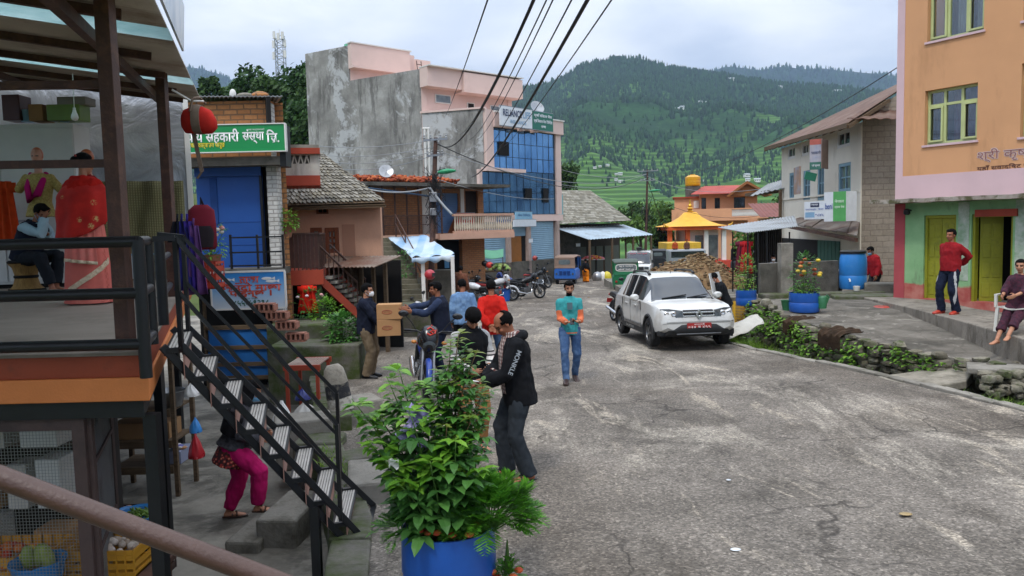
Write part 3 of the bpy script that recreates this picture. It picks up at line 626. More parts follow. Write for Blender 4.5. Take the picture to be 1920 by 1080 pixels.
tbl=thing('produce_table','low wooden stand holding the vegetable crates behind the mesh door','table',(-3.4,5.45,YZ));B1('top',M['rust'],tbl,(-.85,.78,-.35,.3,.72,.76));[B1('leg',M['rust'],tbl,(x,x+.05,y,y+.05,0,.72))for x in(-.8,.7)for y in(-.3,.22)]
tz=YZ+.76
yl=pl('cratey','c08a2a');crate('crate',(-3.65,5.45,tz),.62,.42,.2,yl,'yellow plastic crate of tomatoes behind the mesh door');pile('tomatoes',(-3.65,5.42,tz+.12),.27,.17,.08,60,.03,multi('tomato',['b03a20','c25a28','a02e1c','c9752f']),'heap of red tomatoes in the yellow crate','vegetables')
crate('crate',(-2.98,5.5,tz),.5,.36,.2,yl,'yellow plastic crate of garlic behind the mesh door');pile('garlic_bulbs',(-2.98,5.48,tz+.13),.2,.14,.07,46,.03,multi('garlic',['b8a79b','cfc2b5','a3917f']),'heap of pale garlic bulbs in the crate behind the mesh','vegetables')
sheetbag('plastic_bag',(-3.32,5.18,tz+.01),.15,.2,pl('bagblue','2f7fc0'),'open blue plastic bag holding squashes behind the mesh door',seed=3)
pile('squashes',(-3.3,5.16,tz+.2),.12,.08,.05,6,.05,multi('squash',['8f9a4a','9fae5c','7c8c3f']),'three pale green squashes sticking out of the blue bag','vegetables',(.9,.9,1.7))
pile('lemons',(-3.4,5.3,tz+.2),.1,.06,.03,8,.034,multi('lemon',['b9a52c','c8b840']),'few yellow lemons between the tomatoes and the squashes','fruit')
b0=at(258,1040,5.6);crate('crate',(b0.x,5.6,YZ+.35),.3,.3,.3,pl('crateblue','2b6aa5'),'blue plastic crate with purple onions in a bag below the pipe handrail')
crate('crate',(b0.x-.05,5.65,YZ),.36,.36,.33,pl('cratedark','2a2522'),'dark plastic crate at the bottom of the stack by the black post')
sheetbag('plastic_bag',(b0.x,5.6,YZ+.52),.13,.22,pl('bagblue2','3585c9'),'blue plastic bag with purple onions in the lower crate',seed=5);pile('onions',(b0.x-.06,5.56,YZ+.72),.07,.07,.02,8,.032,multi('onion',['4b2836','5f3344','3a2030']),'purple onions in the blue bag below the pipe handrail','vegetables')
b1=at(262,975,6.5)
crate('crate',(b1.x,6.5,b1.z-.5),.42,.36,.28,pl('cratemaroon','3a2621'),'dark brown crate carrying the bag of green chillies')
sheetbag('plastic_bag',(b1.x,6.46,b1.z-.22),.19,.3,pl('bagblue','2f7fc0'),'wide blue plastic bag full of green chillies beside the black post',seed=8);pile('chillies',(b1.x,6.46,b1.z+.04),.14,.14,.04,60,.02,multi('chilli',['4d6a22','6b8a2e','3f5a1c']),'heap of green chillies in the blue bag','vegetables',(.5,3,.5))
b2=at(245,945,7.4);crate('crate',(b2.x,7.4,YZ+.25),.42,.34,.25,pl('cratemaroon','3a2621'),'dark brown slatted crate of ginger behind the green chillies');pile('ginger',(b2.x-.05,7.4,YZ+.45),.15,.12,.05,22,.03,multi('ginger',['7e5c42','94714f']),'pieces of ginger in the dark crate behind the chillies','vegetables')
crate('crate',(b2.x,7.42,YZ),.42,.34,.25,pl('cratedark','2a2522'),'empty black crate under the ginger crate')
M['oldwood']=wood('old_plank','4a3c2e','6f5c46',.85,0)
rk=thing('rack','old wooden rack with pots and boxes standing in the lower yard','rack')
ra,rb=at(214,905,9.3),at(345,905,9.4)
m=MB();
for x in(ra.x,rb.x):
 for y in(9.2,9.75):B1('leg',M['oldwood'],rk,(x-.025,x+.025,y,y+.05,YZ,1.0 if y<9.5 else 1.2))
for z in(.3,-.08,-.4):B1('shelf',M['oldwood'],rk,(ra.x+.025,rb.x-.025,9.2,9.8,z,z+.025));B1('bar',M['oldwood'],rk,(ra.x+.025,rb.x-.025,9.18,9.2,z-.05,z+.04))
def basin(px,d,z,r,h,mt,label,cat='basin'):
 p=at(px,700,d);m=MB();m.lathe([(r*.7,0),(r*.75,.005),(r,h),(r*1.05,h),(r*1.05,h-.01),(r*.97,h-.015),(r*.7,.015),(.001,.015)],n=22,cap=True);return tag(m.build(name_for(cat),mt,None,smooth=50,loc=(p.x,d,z)),label,cat)
def name_for(c):return c.replace(' ','_')
basin(244,9.45,.326,.21,.14,pl('basinblue','2b6fae'),'round blue plastic basin on the top shelf of the yard rack');basin(315,9.45,.326,.19,.2,M['steel'],'big aluminium pot on the top shelf of the yard rack','cooking pot')
for px,w_,z,h,mt,lb in((275,.72,-.054,.2,M['card'],'long brown carton on the second shelf of the yard rack'),(325,.3,-.374,.16,pl('packs','8a8fa5'),'pale printed packets on the lowest shelf of the yard rack')):
 p=at(px,800,9.5);tag(MB().box(-w_/2,w_/2,-.18,.18,0,h).build('carton',mt,None,bev=.008,loc=(p.x,9.5,z)),lb,'carton')
p=at(325,830,9.45);pile('packets',(p.x,9.4,-.2),.13,.1,.04,9,.06,multi('packets',['b8432e','3f6fb8','c98b35','d8d2c8']),'colourful snack packets lying on the rack in the yard','packets',(1.2,.7,.4))
p=at(368,850,9.0);sheetbag('plastic_bag',(p.x,9.0,-.2),.1,.28,pl('bagred','b01f28'),'red plastic bag hanging at the right end of the yard rack',seed=2,flare=.5)
p=at(364,815,9.05);sheetbag('plastic_bag',(p.x,9.1,.08),.08,.17,pl('bagblue2','3585c9'),'small blue plastic bag above the red one at the rack',seed=6,flare=.5)
p=at(350,745,9.3);sheetbag('plastic_bag',(p.x+.1,9.2,.5),.1,.15,M['white'],'white plastic bag on the corner of the yard rack',seed=9,flare=.6)
def stone(px,py,d,wx,wy,h,label,mt='moss',rz=0.,name='stone_step',cat='step',zb=None):
 p=at(px,py,d);zt=p.z;zb=YZ-.05 if zb is None else zb;m=MB();m.box(-wx/2,wx/2,-wy/2,wy/2,0,zt-zb);o=m.build(name,M[mt],None,bev=.03,loc=(p.x,p.y,zb));o.rotation_euler=(0,0,rz);return tag(o,label,cat)
M['slabst']=pm('grey_slab_stone','7d786e',.85,.2,2,'4a463b',.45,2.2,.5,25)
stone(432,1015,7.8,.36,.6,.3,'lowest stone slab step in the yard under the woman in pink trousers','slabst',.15)
stone(480,990,7.8,.36,.7,.5,'long stone slab step under the stairs, above the lowest one','slabst',-.1)
stone(547,945,8.0,.42,.9,.7,'highest stone slab step under the steel stairs','slabst',-.1)
stone(700,880,7.4,.5,.8,.3,'flat concrete block at the road edge beside the stair foot','conc',.2,'concrete_block','concrete block')
stone(620,770,10.2,.55,.6,.5,'square mossy concrete block behind the stair rails','moss',.2,'concrete_block','concrete block',-.3)
stone(675,745,10.6,.5,.5,.5,'pale rubble block next to the striped stone post','conc',.5,'concrete_block','concrete block',-.3)
stone(600,820,9.2,.55,.5,.5,'low square kerb block between the stairs and the rubble','moss',0,'concrete_block','concrete block',-.5)
stone(665,850,8.6,.4,.4,.4,'small rounded stone at the road edge by the leafy planter','moss',.7,'kerb_stone','stone',-.4)
stone(568,780,9.6,.7,.5,.4,'broken concrete slab lying behind the stair treads','conc',.3,'concrete_block','concrete block',-.5)
p=at(640,768,10.3);bo=thing('stone_bollard','weathered black and white painted stone post leaning by the road edge','bollard',(p.x,p.y,p.z));bo.rotation_euler=(R(-4),R(-8),.3)
m=MB();sec=[(.0,.17,.13),(.2,.165,.125),(.42,.155,.12),(.56,.13,.1),(.62,.08,.06)];m.loft([((0,0,z),(1,0,0),(0,1,0),a,b)for z,a,b in sec],16,pw=.6)
t=NT('bollard_paint');v=t.coord();s_=t.n('ShaderNodeSeparateXYZ');t.l(v,s_.inputs[0]);zz_=t.math('ADD',s_.outputs[2],t.math('MULTIPLY',t.noise(v,9,5),.08));c=t.ramp(zz_,[(.2,'b9b4a8'),(.21,'26272a'),(.40,'26272a'),(.41,'8d877b')]);c.node.color_ramp.interpolation='LINEAR';c=t.mix(t.ramp(t.noise(v,14,6,.7),[(.5,0),(.62,.7)]),c,lin('6f695e'));t.bsdf(c,.9,0,t.bump(t.noise(v,20,5),.6,.02));m.build('post',t.m,bo,smooth=50)
m=MB();a=at(-60,872,1.65);b=at(560,1106,1.75);m.tube([a,lerp(a,b,.5),b],.0245,16);o=m.build('handrail_pipe',pm('brown_enamel','4c362d',.4,.12,14,'4f3c34',.3,25,.15,90,spec=.5),None,smooth=60);tag(o,'brown painted pipe handrail slanting across the lower left corner','handrail')
# -- brick building with blue shutter
bb=Fac('brick_building','brick shop building with blue steel shutter and white painted brick pier','building',at(356,400,15.8),at(533,400,15.8),YZ)
def LB(f,name,mt,px0,py0,px1,py1,y0,y1,parent=None,off=0,bev=0):
 a=f.rect(px0,py0,px1,py1,off);return B1(name,mt,parent or f.root,(a[0],a[2],y0,y1,a[1],a[3]),bev=bev)
M['brick']=brick('orange_brick','bb8150','9c6338','5f5040',.27,.105,.016);M['wbrick']=brick('whitewashed_brick','c2c0ba','aaa8a2','77736c',.2,.085,.012,stain='8a857a')
M['shutblue']=pm('blue_shutter','1d4d94',.45,.08,1.5,'3a68a8',.25,2,.03,spec=.5)
gz=bb.lc(440,502)[1];tz_=bb.lc(440,190)[1]
x0,_,x1,_=bb.rect(362,300,497,500);xe=bb.w
LB(bb,'brick_wall',M['brick'],340,192,511,300,0,.25)
LB(bb,'white_quoin',M['wbrick'],504,193,513,300,-.015,.22)
LB(bb,'lintel',M['concdark'],350,300,535,311,-.35,.2)
a=bb.rect(499,311,533,620);B1('pier',M['wbrick'],bb.root,(a[0],a[2],-.02,.3,.0,a[3]))
sh=bb.rect(362,311,497,502);o=B1('shutter',M['shutblue'],bb.root,(sh[0],sh[2],.1,.13,gz,sh[3]))
B1('shutter_box',M['shutblue'],o,(sh[0],sh[2],.03,.1,sh[3]-.22,sh[3]));B1('shutter_rail',M['black'],o,(sh[2]-.05,sh[2],.05,.1,gz,sh[3]));B1('seam',pm('blue_seam','173f7c'),o,*[(sh[0],sh[2]-.05,.094,.1,gz+k,gz+k+.012)for k in(.45,.92)],(sh[0]+.28,sh[0]+.42,.08,.1,gz+.9,sh[3]-.25))
B1('ledge',M['concdark'],bb.root,(x0-.3,xe,-.7,.25,gz-.14,gz))
SK=UX/UY
m=MB();m.prism([(xe-.27,.32),(xe-.02,.32),(xe-.02+SK*4,4.3),(xe-.27+SK*4,4.3)],0,tz_);m.build('side_wall',M['brick'],bb.root);m=MB();m.prism([(x0,.4),(xe-.3,.4),(xe-.3+SK*3.6,4),(x0+SK*3.6,4)],0,tz_-.1);m.build('back_mass',M['dark'],bb.root)
m=MB();a=bb.rect(335,186,536,194);m.slab(lambda u,w:(a[0]+(a[2]-a[0])*u+SK*4.4*w,-.22+4.4*w,a[3]+.03-.05*u+.25*w+.01*math.sin(u*160)),100,2,.02);m.build('tin_roof',corr('grey_tin','8a8c8c','5b4a3e',.35),bb.root)
m=MB();m.prism([(a[2]-.28,-.35),(a[2]-.2,-.35),(a[2]-.2+SK*4,3.6),(a[2]-.28+SK*4,3.6)],tz_-.55,tz_+.02);m.build('shaded_gable',M['dark'],bb.root)  # near-black colour stands in for the shade under the roof overhang
lo=bb.rect(395,575,505,702);
for(c0_,c1_,y)in((611,645,0),(650,676,0),(681,704,0)):
 r_=bb.rect(398,c0_,519,c1_);B1('blue_board',pm('blue_board','1f63a8',.5,.1,2,'2f5580',.3,3),bb.root,(r_[0],r_[2],-.22,-.2,r_[1],r_[3]))
m=MB()
for py in(611,648,679,704):r_=bb.rect(392,py-2,523,py+2);m.box(r_[0],r_[2],-.26,-.16,r_[1],r_[3])
for px in(394,521):r_=bb.rect(px-3,560,px+3,706);m.box(r_[0],r_[2],-.275,-.15,0,r_[3])
m.build('board_frame',M['oldwood'],bb.root)
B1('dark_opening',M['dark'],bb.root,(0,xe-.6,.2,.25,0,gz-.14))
m=MB()
for py in(442,470,495):a=bb.rect(430,py,528,py+3,-.65);m.box(a[0],a[2],-.67,-.63,a[1],a[1]+.03)
for px in(430,480,528):a=bb.rect(px,440,px+3,500,-.65);m.box(a[0],a[0]+.035,-.675,-.625,gz,a[3])
tag(m.build('balcony_railing',M['black'],None),'black three-bar railing on the ledge before the blue shutter','railing').matrix_world=bb.M
for px,w_,h,lb,mt in((437,.12,.18,'small pale water jar standing on the tin roof of the brick shop','white'),(460,.3,.1,'grey stone lying on the tin roof of the brick shop','conc'),(488,.3,.12,'brown brick lying on the tin roof of the brick shop','brick')):
 p=at(px,187,16.2);m=MB();m.ell((0,0,h*.4),(w_*.6,w_*.4,h*.65),12,8);tag(m.build('roof_stone'if mt!='white'else 'jar',M[mt],None,smooth=180,loc=(p.x,p.y,tz_+YZ+.13)),lb,'stone'if mt!='white'else 'jar')
sg=Fac('signboard','green cooperative signboard with white lettering above the blue shutter','sign',at(350,260,15.3),at(536,260,15.35),0)
a=sg.rect(350,236,535,282);gm=pm('green_sign','178a4a',.4,.05,1,spec=.5,bump=0)
B1('panel',gm,sg.root,(a[0]-.1,a[2],0,.1,a[1],a[3]));B1('frame',M['white'],sg.root,(a[0]-.1,a[2]+.02,-.02,.1,a[3],a[3]+.02),(a[2],a[2]+.025,-.02,.1,a[1],a[3]),(a[0]-.1,a[2]+.02,-.02,.1,a[1]-.02,a[1]))
wp=pl('lettering_white','e8e8e4');yp=pl('lettering_yellow','d8c22a')
def sgn(f,name,s_,px0,py0,px1,py1,mt,wgt=0,y=-.006):
 q=f.rect(px0,py0,px1,py1);return text(name,s_,q[2]-q[0],q[3]-q[1],mt,f.root,(q[0]+q[2])/2,(q[1]+q[3])/2,y,weight=wgt)
sgn(sg,'lettering','थाय सहकारी',348,243,449,269,wp,.02);sgn(sg,'lettering','संस्था',454,243,496,269,wp,.02);sgn(sg,'lettering','िल.',499,243,524,267,wp,.02);sgn(sg,'lettering','प्रधान कार्यालय पालुङ',349,269,422,279,yp,.02);sgn(sg,'lettering','शाखा कार्यालयको',462,241,496,245,wp)
B1('bracket',M['black'],sg.root,(a[2]-.14,a[2]-.02,.1,.5,a[1]-.3,a[3]))
fs=Fac('signboard','hand painted blue fish signboard hung below the balcony behind the stair rails','sign',at(396,545,13.2),at(536,545,13.3),0)
a=fs.rect(396,513,535,575)
t=NT('blue_fading_paint');v=t.coord();s_=t.n('ShaderNodeSeparateXYZ');t.l(v,s_.inputs[0]);mr=t.n('ShaderNodeMapRange');mr.inputs['From Min'].default_value=a[1];mr.inputs['From Max'].default_value=a[3];t.l(t.math('ADD',s_.outputs[2],t.math('MULTIPLY',t.noise(v,6,4),.06)),mr.inputs[0]);t.bsdf(t.ramp(mr.outputs[0],[(.1,'c3cdd6'),(.5,'8fb8dc'),(.95,'2d86cc')]),.5)
B1('panel',t.m,fs.root,(a[0],a[2],0,.03,a[1],a[3]));B1('frame',M['white'],fs.root,(a[0]-.02,a[2]+.02,-.01,.035,a[3],a[3]+.03),(a[0]-.02,a[2]+.02,-.01,.035,a[1]-.03,a[1]),(a[0]-.03,a[0],-.01,.035,a[1],a[3]),(a[2],a[2]+.03,-.01,.035,a[1],a[3]))
rp=pl('lettering_red','b8452e');gp=pl('lettering_green','1f5a4a')
sgn(fs,'lettering','ताजा',448,519,486,530,rp,.03);sgn(fs,'lettering','िजउँदो माछा',409,531,528,545,rp,.03);sgn(fs,'lettering','पाइन्छ ।',430,546,510,558,rp,.03);sgn(fs,'lettering','९८५५०५९२३८',430,564,505,573,gp,.03);sgn(fs,'lettering','सम्पर्क नम्बर',452,559,484,562,gp)
m=MB();
for px,py in((424,525),(500,522),(508,527)):q=fs.lc(px,py);m.ell((q[0],-.004,q[1]),(.09,.003,.025),12,6);m.ext([(q[0]+.08,q[1]),(q[0]+.14,q[1]+.03),(q[0]+.14,q[1]-.03)],-.006,-.001)
m.build('painted_fish',wp,fs.root)
# -- red and white parapet, slate roofed house
pp=Fac('parapet_block','small whitewashed roof parapet with red bands and triangle openings beside the green sign','parapet',at(524,320,17),at(600,320,17.2),0)
a=pp.rect(524,289,600,330);M['redpaint']=pm('red_paint','9c3e28',.7,.12,3,'6d3426',.3,2.5)
q=lambda px,py:pp.lc(px,py)
m=MB();m.prism([(a[0],.06),(a[2],.06),(a[2]+SK*1.2,1.2),(a[0]+SK*1.2,1.2)],a[1],a[3]);m.build('core',M['concdark'],pp.root)
tri=lambda x0,x1,z0,z1:None
x0_,z0_=q(526,330);x1_,z1_=q(599,289);zo0=q(560,307)[1];zo1=q(560,291)[1]
m=MB();m.box(x0_,x1_,0,.055,z0_,zo0);m.box(x0_,x1_,0,.055,zo1,z1_);xa=q(546,300)[0];xb=q(581,300)[0];m.box(x0_,xa,0,.055,zo0,zo1);m.box(xb,x1_,0,.055,zo0,zo1);n=3;ww=(xb-xa)/n
for k in range(n):
 l=xa+k*ww;m.ext([(l,zo0),(l+.03,zo0),(l+ww/2+.015,zo1),(l+ww/2-.015,zo1)],.005,.05);m.ext([(l+ww-.03,zo0),(l+ww,zo0),(l+ww/2+.015,zo1),(l+ww/2-.015,zo1)],.006,.049)
m.build('white_face',pm('stained_whitewash','b8b5ac',.9,.1,2,'5e5a52',.42,2,.2,streak=True),pp.root)
LB(pp,'red_band',M['redpaint'],520,278,600,289,-.1,1.2);LB(pp,'red_band',M['redpaint'],518,330,601,348,-.12,1.2);LB(pp,'slate_coping',M['conc'],527,272,598,278,-.1,1.1)
def slates(m,A,B,C,D,rows,cols,rg,mi=0,pointed=True):
 A,B,C,D=V(A),V(B),V(C),V(D);nrm=(B-A).cross(D-A).normalized()
 if nrm.z<0:nrm=-nrm
 for r in range(rows):
  v0=r/rows;v1=min(1,(r+1.7)/rows)
  a0=lerp(A,D,v0);b0=lerp(B,C,v0);a1=lerp(A,D,v1);b1=lerp(B,C,v1);L=(b0-a0).length;nc=max(1,int(round(cols*L/(B-A).length)))
  for c in range(nc+1):
   u0=(c-(r%2)*.5)/nc;u1=u0+1/nc;j=rg.uniform(-.12,.12)/nc;u0=max(0,u0+j);u1=min(1,u1+j+.06/nc)
   if u1-u0<.2/nc:continue
   h=nrm*(.035+rg.uniform(-.008,.015));um=(u0+u1)/2;uq=(u1-u0)
   p=lambda u,k,e:lerp(lerp(a0,b0,u),lerp(a1,b1,u),k)+nrm*e
   j2=rg.uniform(-.06,.06);e=.035+rg.uniform(0,.02)
   pts=[p(u0+uq*.1,.28+j2,e),p(um,.02+j2,e),p(u1-uq*.1,.28+j2,e),p(u1,1,.006),p(u0,1,.006)]if pointed else[p(u0,.03+j2,e),p(u0+uq*.5,-.02+j2,e),p(u1,.05-j2,e),p(u1,1,.006),p(u0,1,.006)]
   n=len(m.v);lo_=[q_-nrm*.02 for q_ in pts];m.add(pts+lo_,[(0,1,2,3,4),(5,6,1,0),(6,7,2,1),(7,8,3,2),(9,5,0,4)],mi)
M['slate']=multi('slate',['8d897e','7a766c','9f9b90','6a665d','857f70'],.85,.5,.2)
M['pinkwall']=pm('pink_plaster','c79a80',.9,.1,1.5,'a07a66',.35,1.3,.25,25,streak=True)
ph=Fac('slate_house','pink plastered house with grey diamond slate roof and brown wooden windows','house',at(522,480,19),at(716,480,19),YZ)
wz=ph.lc(620,372)[1]
wins=[ph.rect(582,427,606,480),ph.rect(609,427,637,474),ph.rect(593,386,616,401)]
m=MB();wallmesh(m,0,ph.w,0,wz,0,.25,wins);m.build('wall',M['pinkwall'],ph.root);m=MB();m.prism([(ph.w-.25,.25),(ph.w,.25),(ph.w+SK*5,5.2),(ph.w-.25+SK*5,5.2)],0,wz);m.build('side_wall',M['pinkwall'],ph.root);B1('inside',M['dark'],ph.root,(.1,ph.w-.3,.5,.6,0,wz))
M['brownwood']=wood('brown_window_wood','5f3421','83492e',.6,2)
def woodwin(f,r_,nc=2,nr=3,fr=.07,y0=-.03,y1=.12,mt='brownwood',gl='glass',parent=None,name='window'):
 x0,z0,x1,z1=r_;m=MB();m.box(x0,x0+fr,y0,y1,z0,z1);m.box(x1-fr,x1,y0,y1,z0,z1);m.box(x0+fr,x1-fr,y0,y1,z0,z0+fr);m.box(x0+fr,x1-fr,y0,y1,z1-fr,z1)
 iw=(x1-x0-2*fr);ih=z1-z0-2*fr;b=fr*.45
 for k in range(1,nc):x=x0+fr+iw*k/nc;m.box(x-b/2,x+b/2,y0+.02,y1-.02,z0+fr,z1-fr)
 for k in range(1,nr):z=z0+fr+ih*k/nr;m.box(x0+fr,x1-fr,y0+.025,y1-.025,z-b/2,z+b/2)
 o=m.build(name,M[mt],parent or f.root,bev=.004);B1('pane',M[gl],o,(x0+fr*.5,x1-fr*.5,(y0+y1)/2+.0,(y0+y1)/2+.008,z0+fr*.5,z1-fr*.5));return o
M['palepane']=pm('pale_glass','9aa0a0',.2,.15,3,spec=.8,bump=0)
woodwin(ph,wins[0],1,3,.09,gl='palepane');woodwin(ph,wins[1],2,3,.1,gl='palepane');woodwin(ph,wins[2],2,1,.04,gl='dark')
B1('sill',M['pinkwall'],ph.root,*[(w_[0]-.08,w_[2]+.08,-.07,0,w_[1]-.06,w_[1])for w_ in wins])
LB(ph,'door_recess',pm('pink_door_panel','a97c65',.9,.1,1.5,'8a6655',.3),641,421,668,500,-.015,0)
m=MB();rg=random.Random(4);A,B_,C_,D_=at(512,386,18.5),at(722,379,18.5),at(602,287,21.6),at(500,283,21.6)
I=ph.I;A,B_,C_,D_=[I@p for p in(A,B_,C_,D_)];slates(m,A,B_,C_,D_,17,26,rg);bk=B_+V((SK*6,6,0));slates(m,B_,bk,C_+V((.02,.3,0)),C_,17,24,rg)
m.build('roof',M['slate'],ph.root);m=MB();m.add([A,B_,bk,C_,D_],[(0,1,3,4),(1,2,3)]);m.add([p+V((0,0,-.06))for p in(A,B_,bk,C_,D_)],[(4,3,1,0),(3,2,1)]);m.build('roof_boards',M['oldwood'],ph.root)
m=MB();m.bar(A+V((0,.05,-.08)),B_+V((0,.05,-.08)),.06,.08);m.build('eave_board',M['oldwood'],ph.root)
ls=Fac('timber_shed','timber lean-to with a tin awning at the foot of the pink slate house','shed',at(612,540,18),at(722,540,17.6),YZ)
zs=ls.lc(660,492)[1];m=MB();m.slab(lambda u,w:(-.1+(ls.w+.3)*u,-.9+1.5*w,zs-.06+.18*w+.012*math.sin(u*120)),80,2,.012);m.build('tin_awning',corr('rusty_awning','8f8779','6d4a36',.55),ls.root)
for k in range(6):x=ls.w*k/5;B1('post',M['oldwood'],ls.root,(x-.04,x+.04,0,.08,0,zs))
m=MB()
for k in range(9):x=ls.w*(k+.1)/16;m.box(x,x+ls.w/17,.1,.13,0,zs)
m.build('plank_wall',M['oldwood'],ls.root);B1('dark_back',M['dark'],ls.root,(0,ls.w,.9,.95,0,zs))
rb_=Fac('red_balcony','small balcony with brown sheet railing and thick red edge beside the blue shutter','balcony',at(530,520,16.4),at(607,520,16.5),0)
a=rb_.rect(530,508,607,533);B1('slab',M['redpaint'],rb_.root,(a[0],a[2],-.02,1.3,a[1],a[3]));gz2=a[3]
c=rb_.rect(534,441,598,505);o=B1('sheet_railing',pm('brown_sheet','4f3029',.5,.12,4,'6b4336',.35,3),rb_.root,(c[0],c[2],.02,.035,gz2+.05,c[3]));m=MB()
for k in range(9):x=c[0]+(c[2]-c[0])*k/8;m.box(x-.012,x+.012,.0,.02,gz2,c[3])
m.box(c[0]-.05,c[2]+.05,-.01,.04,c[3],c[3]+.04);m.build('rail_bars',M['rust'],rb_.root)
B1('side_rail',M['rust'],rb_.root,*[(c[2],c[2]+.03,.05+k*.15,.07+k*.15,gz2,c[3])for k in range(8)],(c[2],c[2]+.03,.05,1.15,c[3],c[3]+.03))
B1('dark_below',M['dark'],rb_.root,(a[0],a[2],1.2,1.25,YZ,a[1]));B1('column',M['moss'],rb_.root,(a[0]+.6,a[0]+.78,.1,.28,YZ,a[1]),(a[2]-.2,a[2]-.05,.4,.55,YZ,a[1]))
rs_=thing('red_stairs','red concrete stairs with thin pipe railings going down beside the pink house','stairs');s0=at(600,525,16.6);s1=at(672,592,17.2);m=MB();m.bar(s0,s1,.12,.16);m.bar(s0+V((.15,1.0,0)),s1+V((.15,1.0,0)),.12,.16);m.build('stringer',M['redpaint'],rs_)
for k in range(8):
 p=lerp(s0,s1,(k+.5)/8);m=MB();m.box(p.x-.08,p.x+.2,p.y+.06,p.y+.95,p.z+.06,p.z+.12);m.build('tread',M['conc'],rs_)
for off in(0,1.0):
 m=MB();o0=V((0,off,0));m.tube([s0+o0+V((0,0,.75)),s1+o0+V((0,0,.75))],.025,6)
 for k in range(9):p=lerp(s0,s1,k/8)+o0;m.tube([p,p+V((0,0,.75))],.012,5)
 m.build('railing',M['rust'],rs_)
for(px,py,d,wx,wy,lb)in((585,602,15.6,1.5,1.2,'mossy stone ledge with plants below the red balcony'),(600,640,14.6,1.7,1.1,'lower mossy stone ledge in front of the red balcony'),(730,575,22,3.0,2.5,'low stone plinth at the foot of the concrete stairs')):
 stone(px,py,d,wx,wy,.4,lb,'moss',0,'stone_ledge','ledge')
 # -- brick house with orange heap on the roof, concrete stairs
bh=Fac('brick_house','two storey bare brick house with blue and orange shutter behind the concrete stairs','house',at(664,440,31),at(908,440,35),-.9)
r1=bh.lc(760,352)[1];f1=bh.lc(760,440)[1]
M['brick2']=brick('old_brick','ad7850','96623c','6a5848',.26,.09,.014,stain='86705c')
dr=[bh.rect(689,365,701,438),bh.rect(817,362,861,410),bh.rect(872,358,897,412),bh.rect(818,446,868,510),bh.rect(700,446,760,510)]
dr[1]=(*dr[1][:1],f1+.02,*dr[1][2:]);dr[2]=(dr[2][0],f1+.02,*dr[2][2:])
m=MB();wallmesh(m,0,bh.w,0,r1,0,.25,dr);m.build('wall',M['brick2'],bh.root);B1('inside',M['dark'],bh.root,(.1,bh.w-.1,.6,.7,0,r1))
a=bh.rect(790,355,815,440);B1('white_panel',M['white'],bh.root,(a[0],a[2],-.04,0,f1,a[3]));a=bh.rect(862,352,871,440);B1('white_pier',M['white'],bh.root,(a[0],a[2],-.05,0,f1,r1))
x0,z0,x1,z1=dr[1];t=NT('two_tone_shutter');v=t.coord();s_=t.n('ShaderNodeSeparateXYZ');t.l(v,s_.inputs[0]);k=t.math('ADD',t.math('SUBTRACT',s_.outputs[0],(x0+x1)/2),t.math('MULTIPLY',t.math('SUBTRACT',s_.outputs[2],(z0+z1)/2),-.55));wv=t.n('ShaderNodeTexWave',bands_direction='Z');wv.inputs['Scale'].default_value=4;t.l(v,wv.inputs[0])
t.bsdf(t.ramp(k,[(.49,'5a7fae'),(.51,'a5673f')]),.5,0,t.bump(wv.outputs['Fac'],.4,.02));B1('shutter',t.m,bh.root,(x0,x1,.1,.13,z0,z1))
B1('dark_door',wood('dark_door','1d1512','2c211c',.6,2),bh.root,(dr[2][0],dr[2][2],.12,.16,dr[2][1],dr[2][3]))
ax=bh.rect(655,342,925,352);B1('roof_slab',M['concdark'],bh.root,(-.5,bh.w*.62,-1.3,5,r1,r1+.14),(bh.w*.62,bh.w+.3,-1.6,4,r1-.02,r1+.1))
xa_,xb_=bh.lc(850,430,-1.2)[0],bh.lc(962,430,-1.2)[0];B1('floor_slab',pm('peach_paint','c8a08a',.85,.1,2,'9c7c6c',.35,2),bh.root,(bh.w*.5,xb_,-1.3,0,f1-.25,f1),(0,bh.w*.5,-1.2,0,f1-.2,f1))
m=MB();m.bar((-.4,-1.2,r1-.05),(bh.w*.45,-1.5,r1-.45),.5,.015);m.build('tarp_edge',pm('blue_tarp','4b7094',.5,.2,3),bh.root)
m=MB()
for k in range(7):x=bh.w*.03+k*bh.w*.085;m.box(x-.03,x+.03,-1.1,-1.05,f1,r1)
m.build('thin_posts',M['rust'],bh.root)
m=MB()
for k in range(56):x=bh.w*.02+k*bh.w*.48/55;m.box(x-.008,x+.008,-1.15,-1.13,f1,f1+.75)
m.box(0,bh.w*.5,-1.16,-1.12,f1+.75,f1+.79);m.box(0,bh.w*.5,-1.16,-1.12,f1+.38,f1+.41);m.build('grill_railing',M['rust'],bh.root)
a=bh.rect(862,406,962,440,-1.2);br=B1('balustrade_rail',pm('peach_paint','c09078'),bh.root,(xa_,xb_,-1.28,-1.12,f1+.72,f1+.82),(xa_,xb_,-1.26,-1.14,f1,f1+.1))
m=MB()
for k in range(26):x=xa_+.1+k*(xb_-xa_-.2)/25;m.lathe([(.03,0),(.06,.15),(.025,.4),(.045,.62)],(x,-1.2,f1+.1),8)
m.build('balusters',pm('cream_paint','c9bca8',.8),bh.root,smooth=60)
m=MB();rg=random.Random(3)
for k in range(1100):
 u=rg.random();y=rg.uniform(-1.2,1.5);h=.32*(1-abs(y)/2)*(1+.3*mn.noise((u*20,y,0)));rot=Matrix.Rotation(rg.random()*6.28,3,'Z')@Matrix.Rotation(rg.uniform(-.6,.6),3,'X');m.ell((u*bh.w*.68,y,r1+.15+h*rg.random()**.5),(.05,.14,.05),6,4,M=rot)
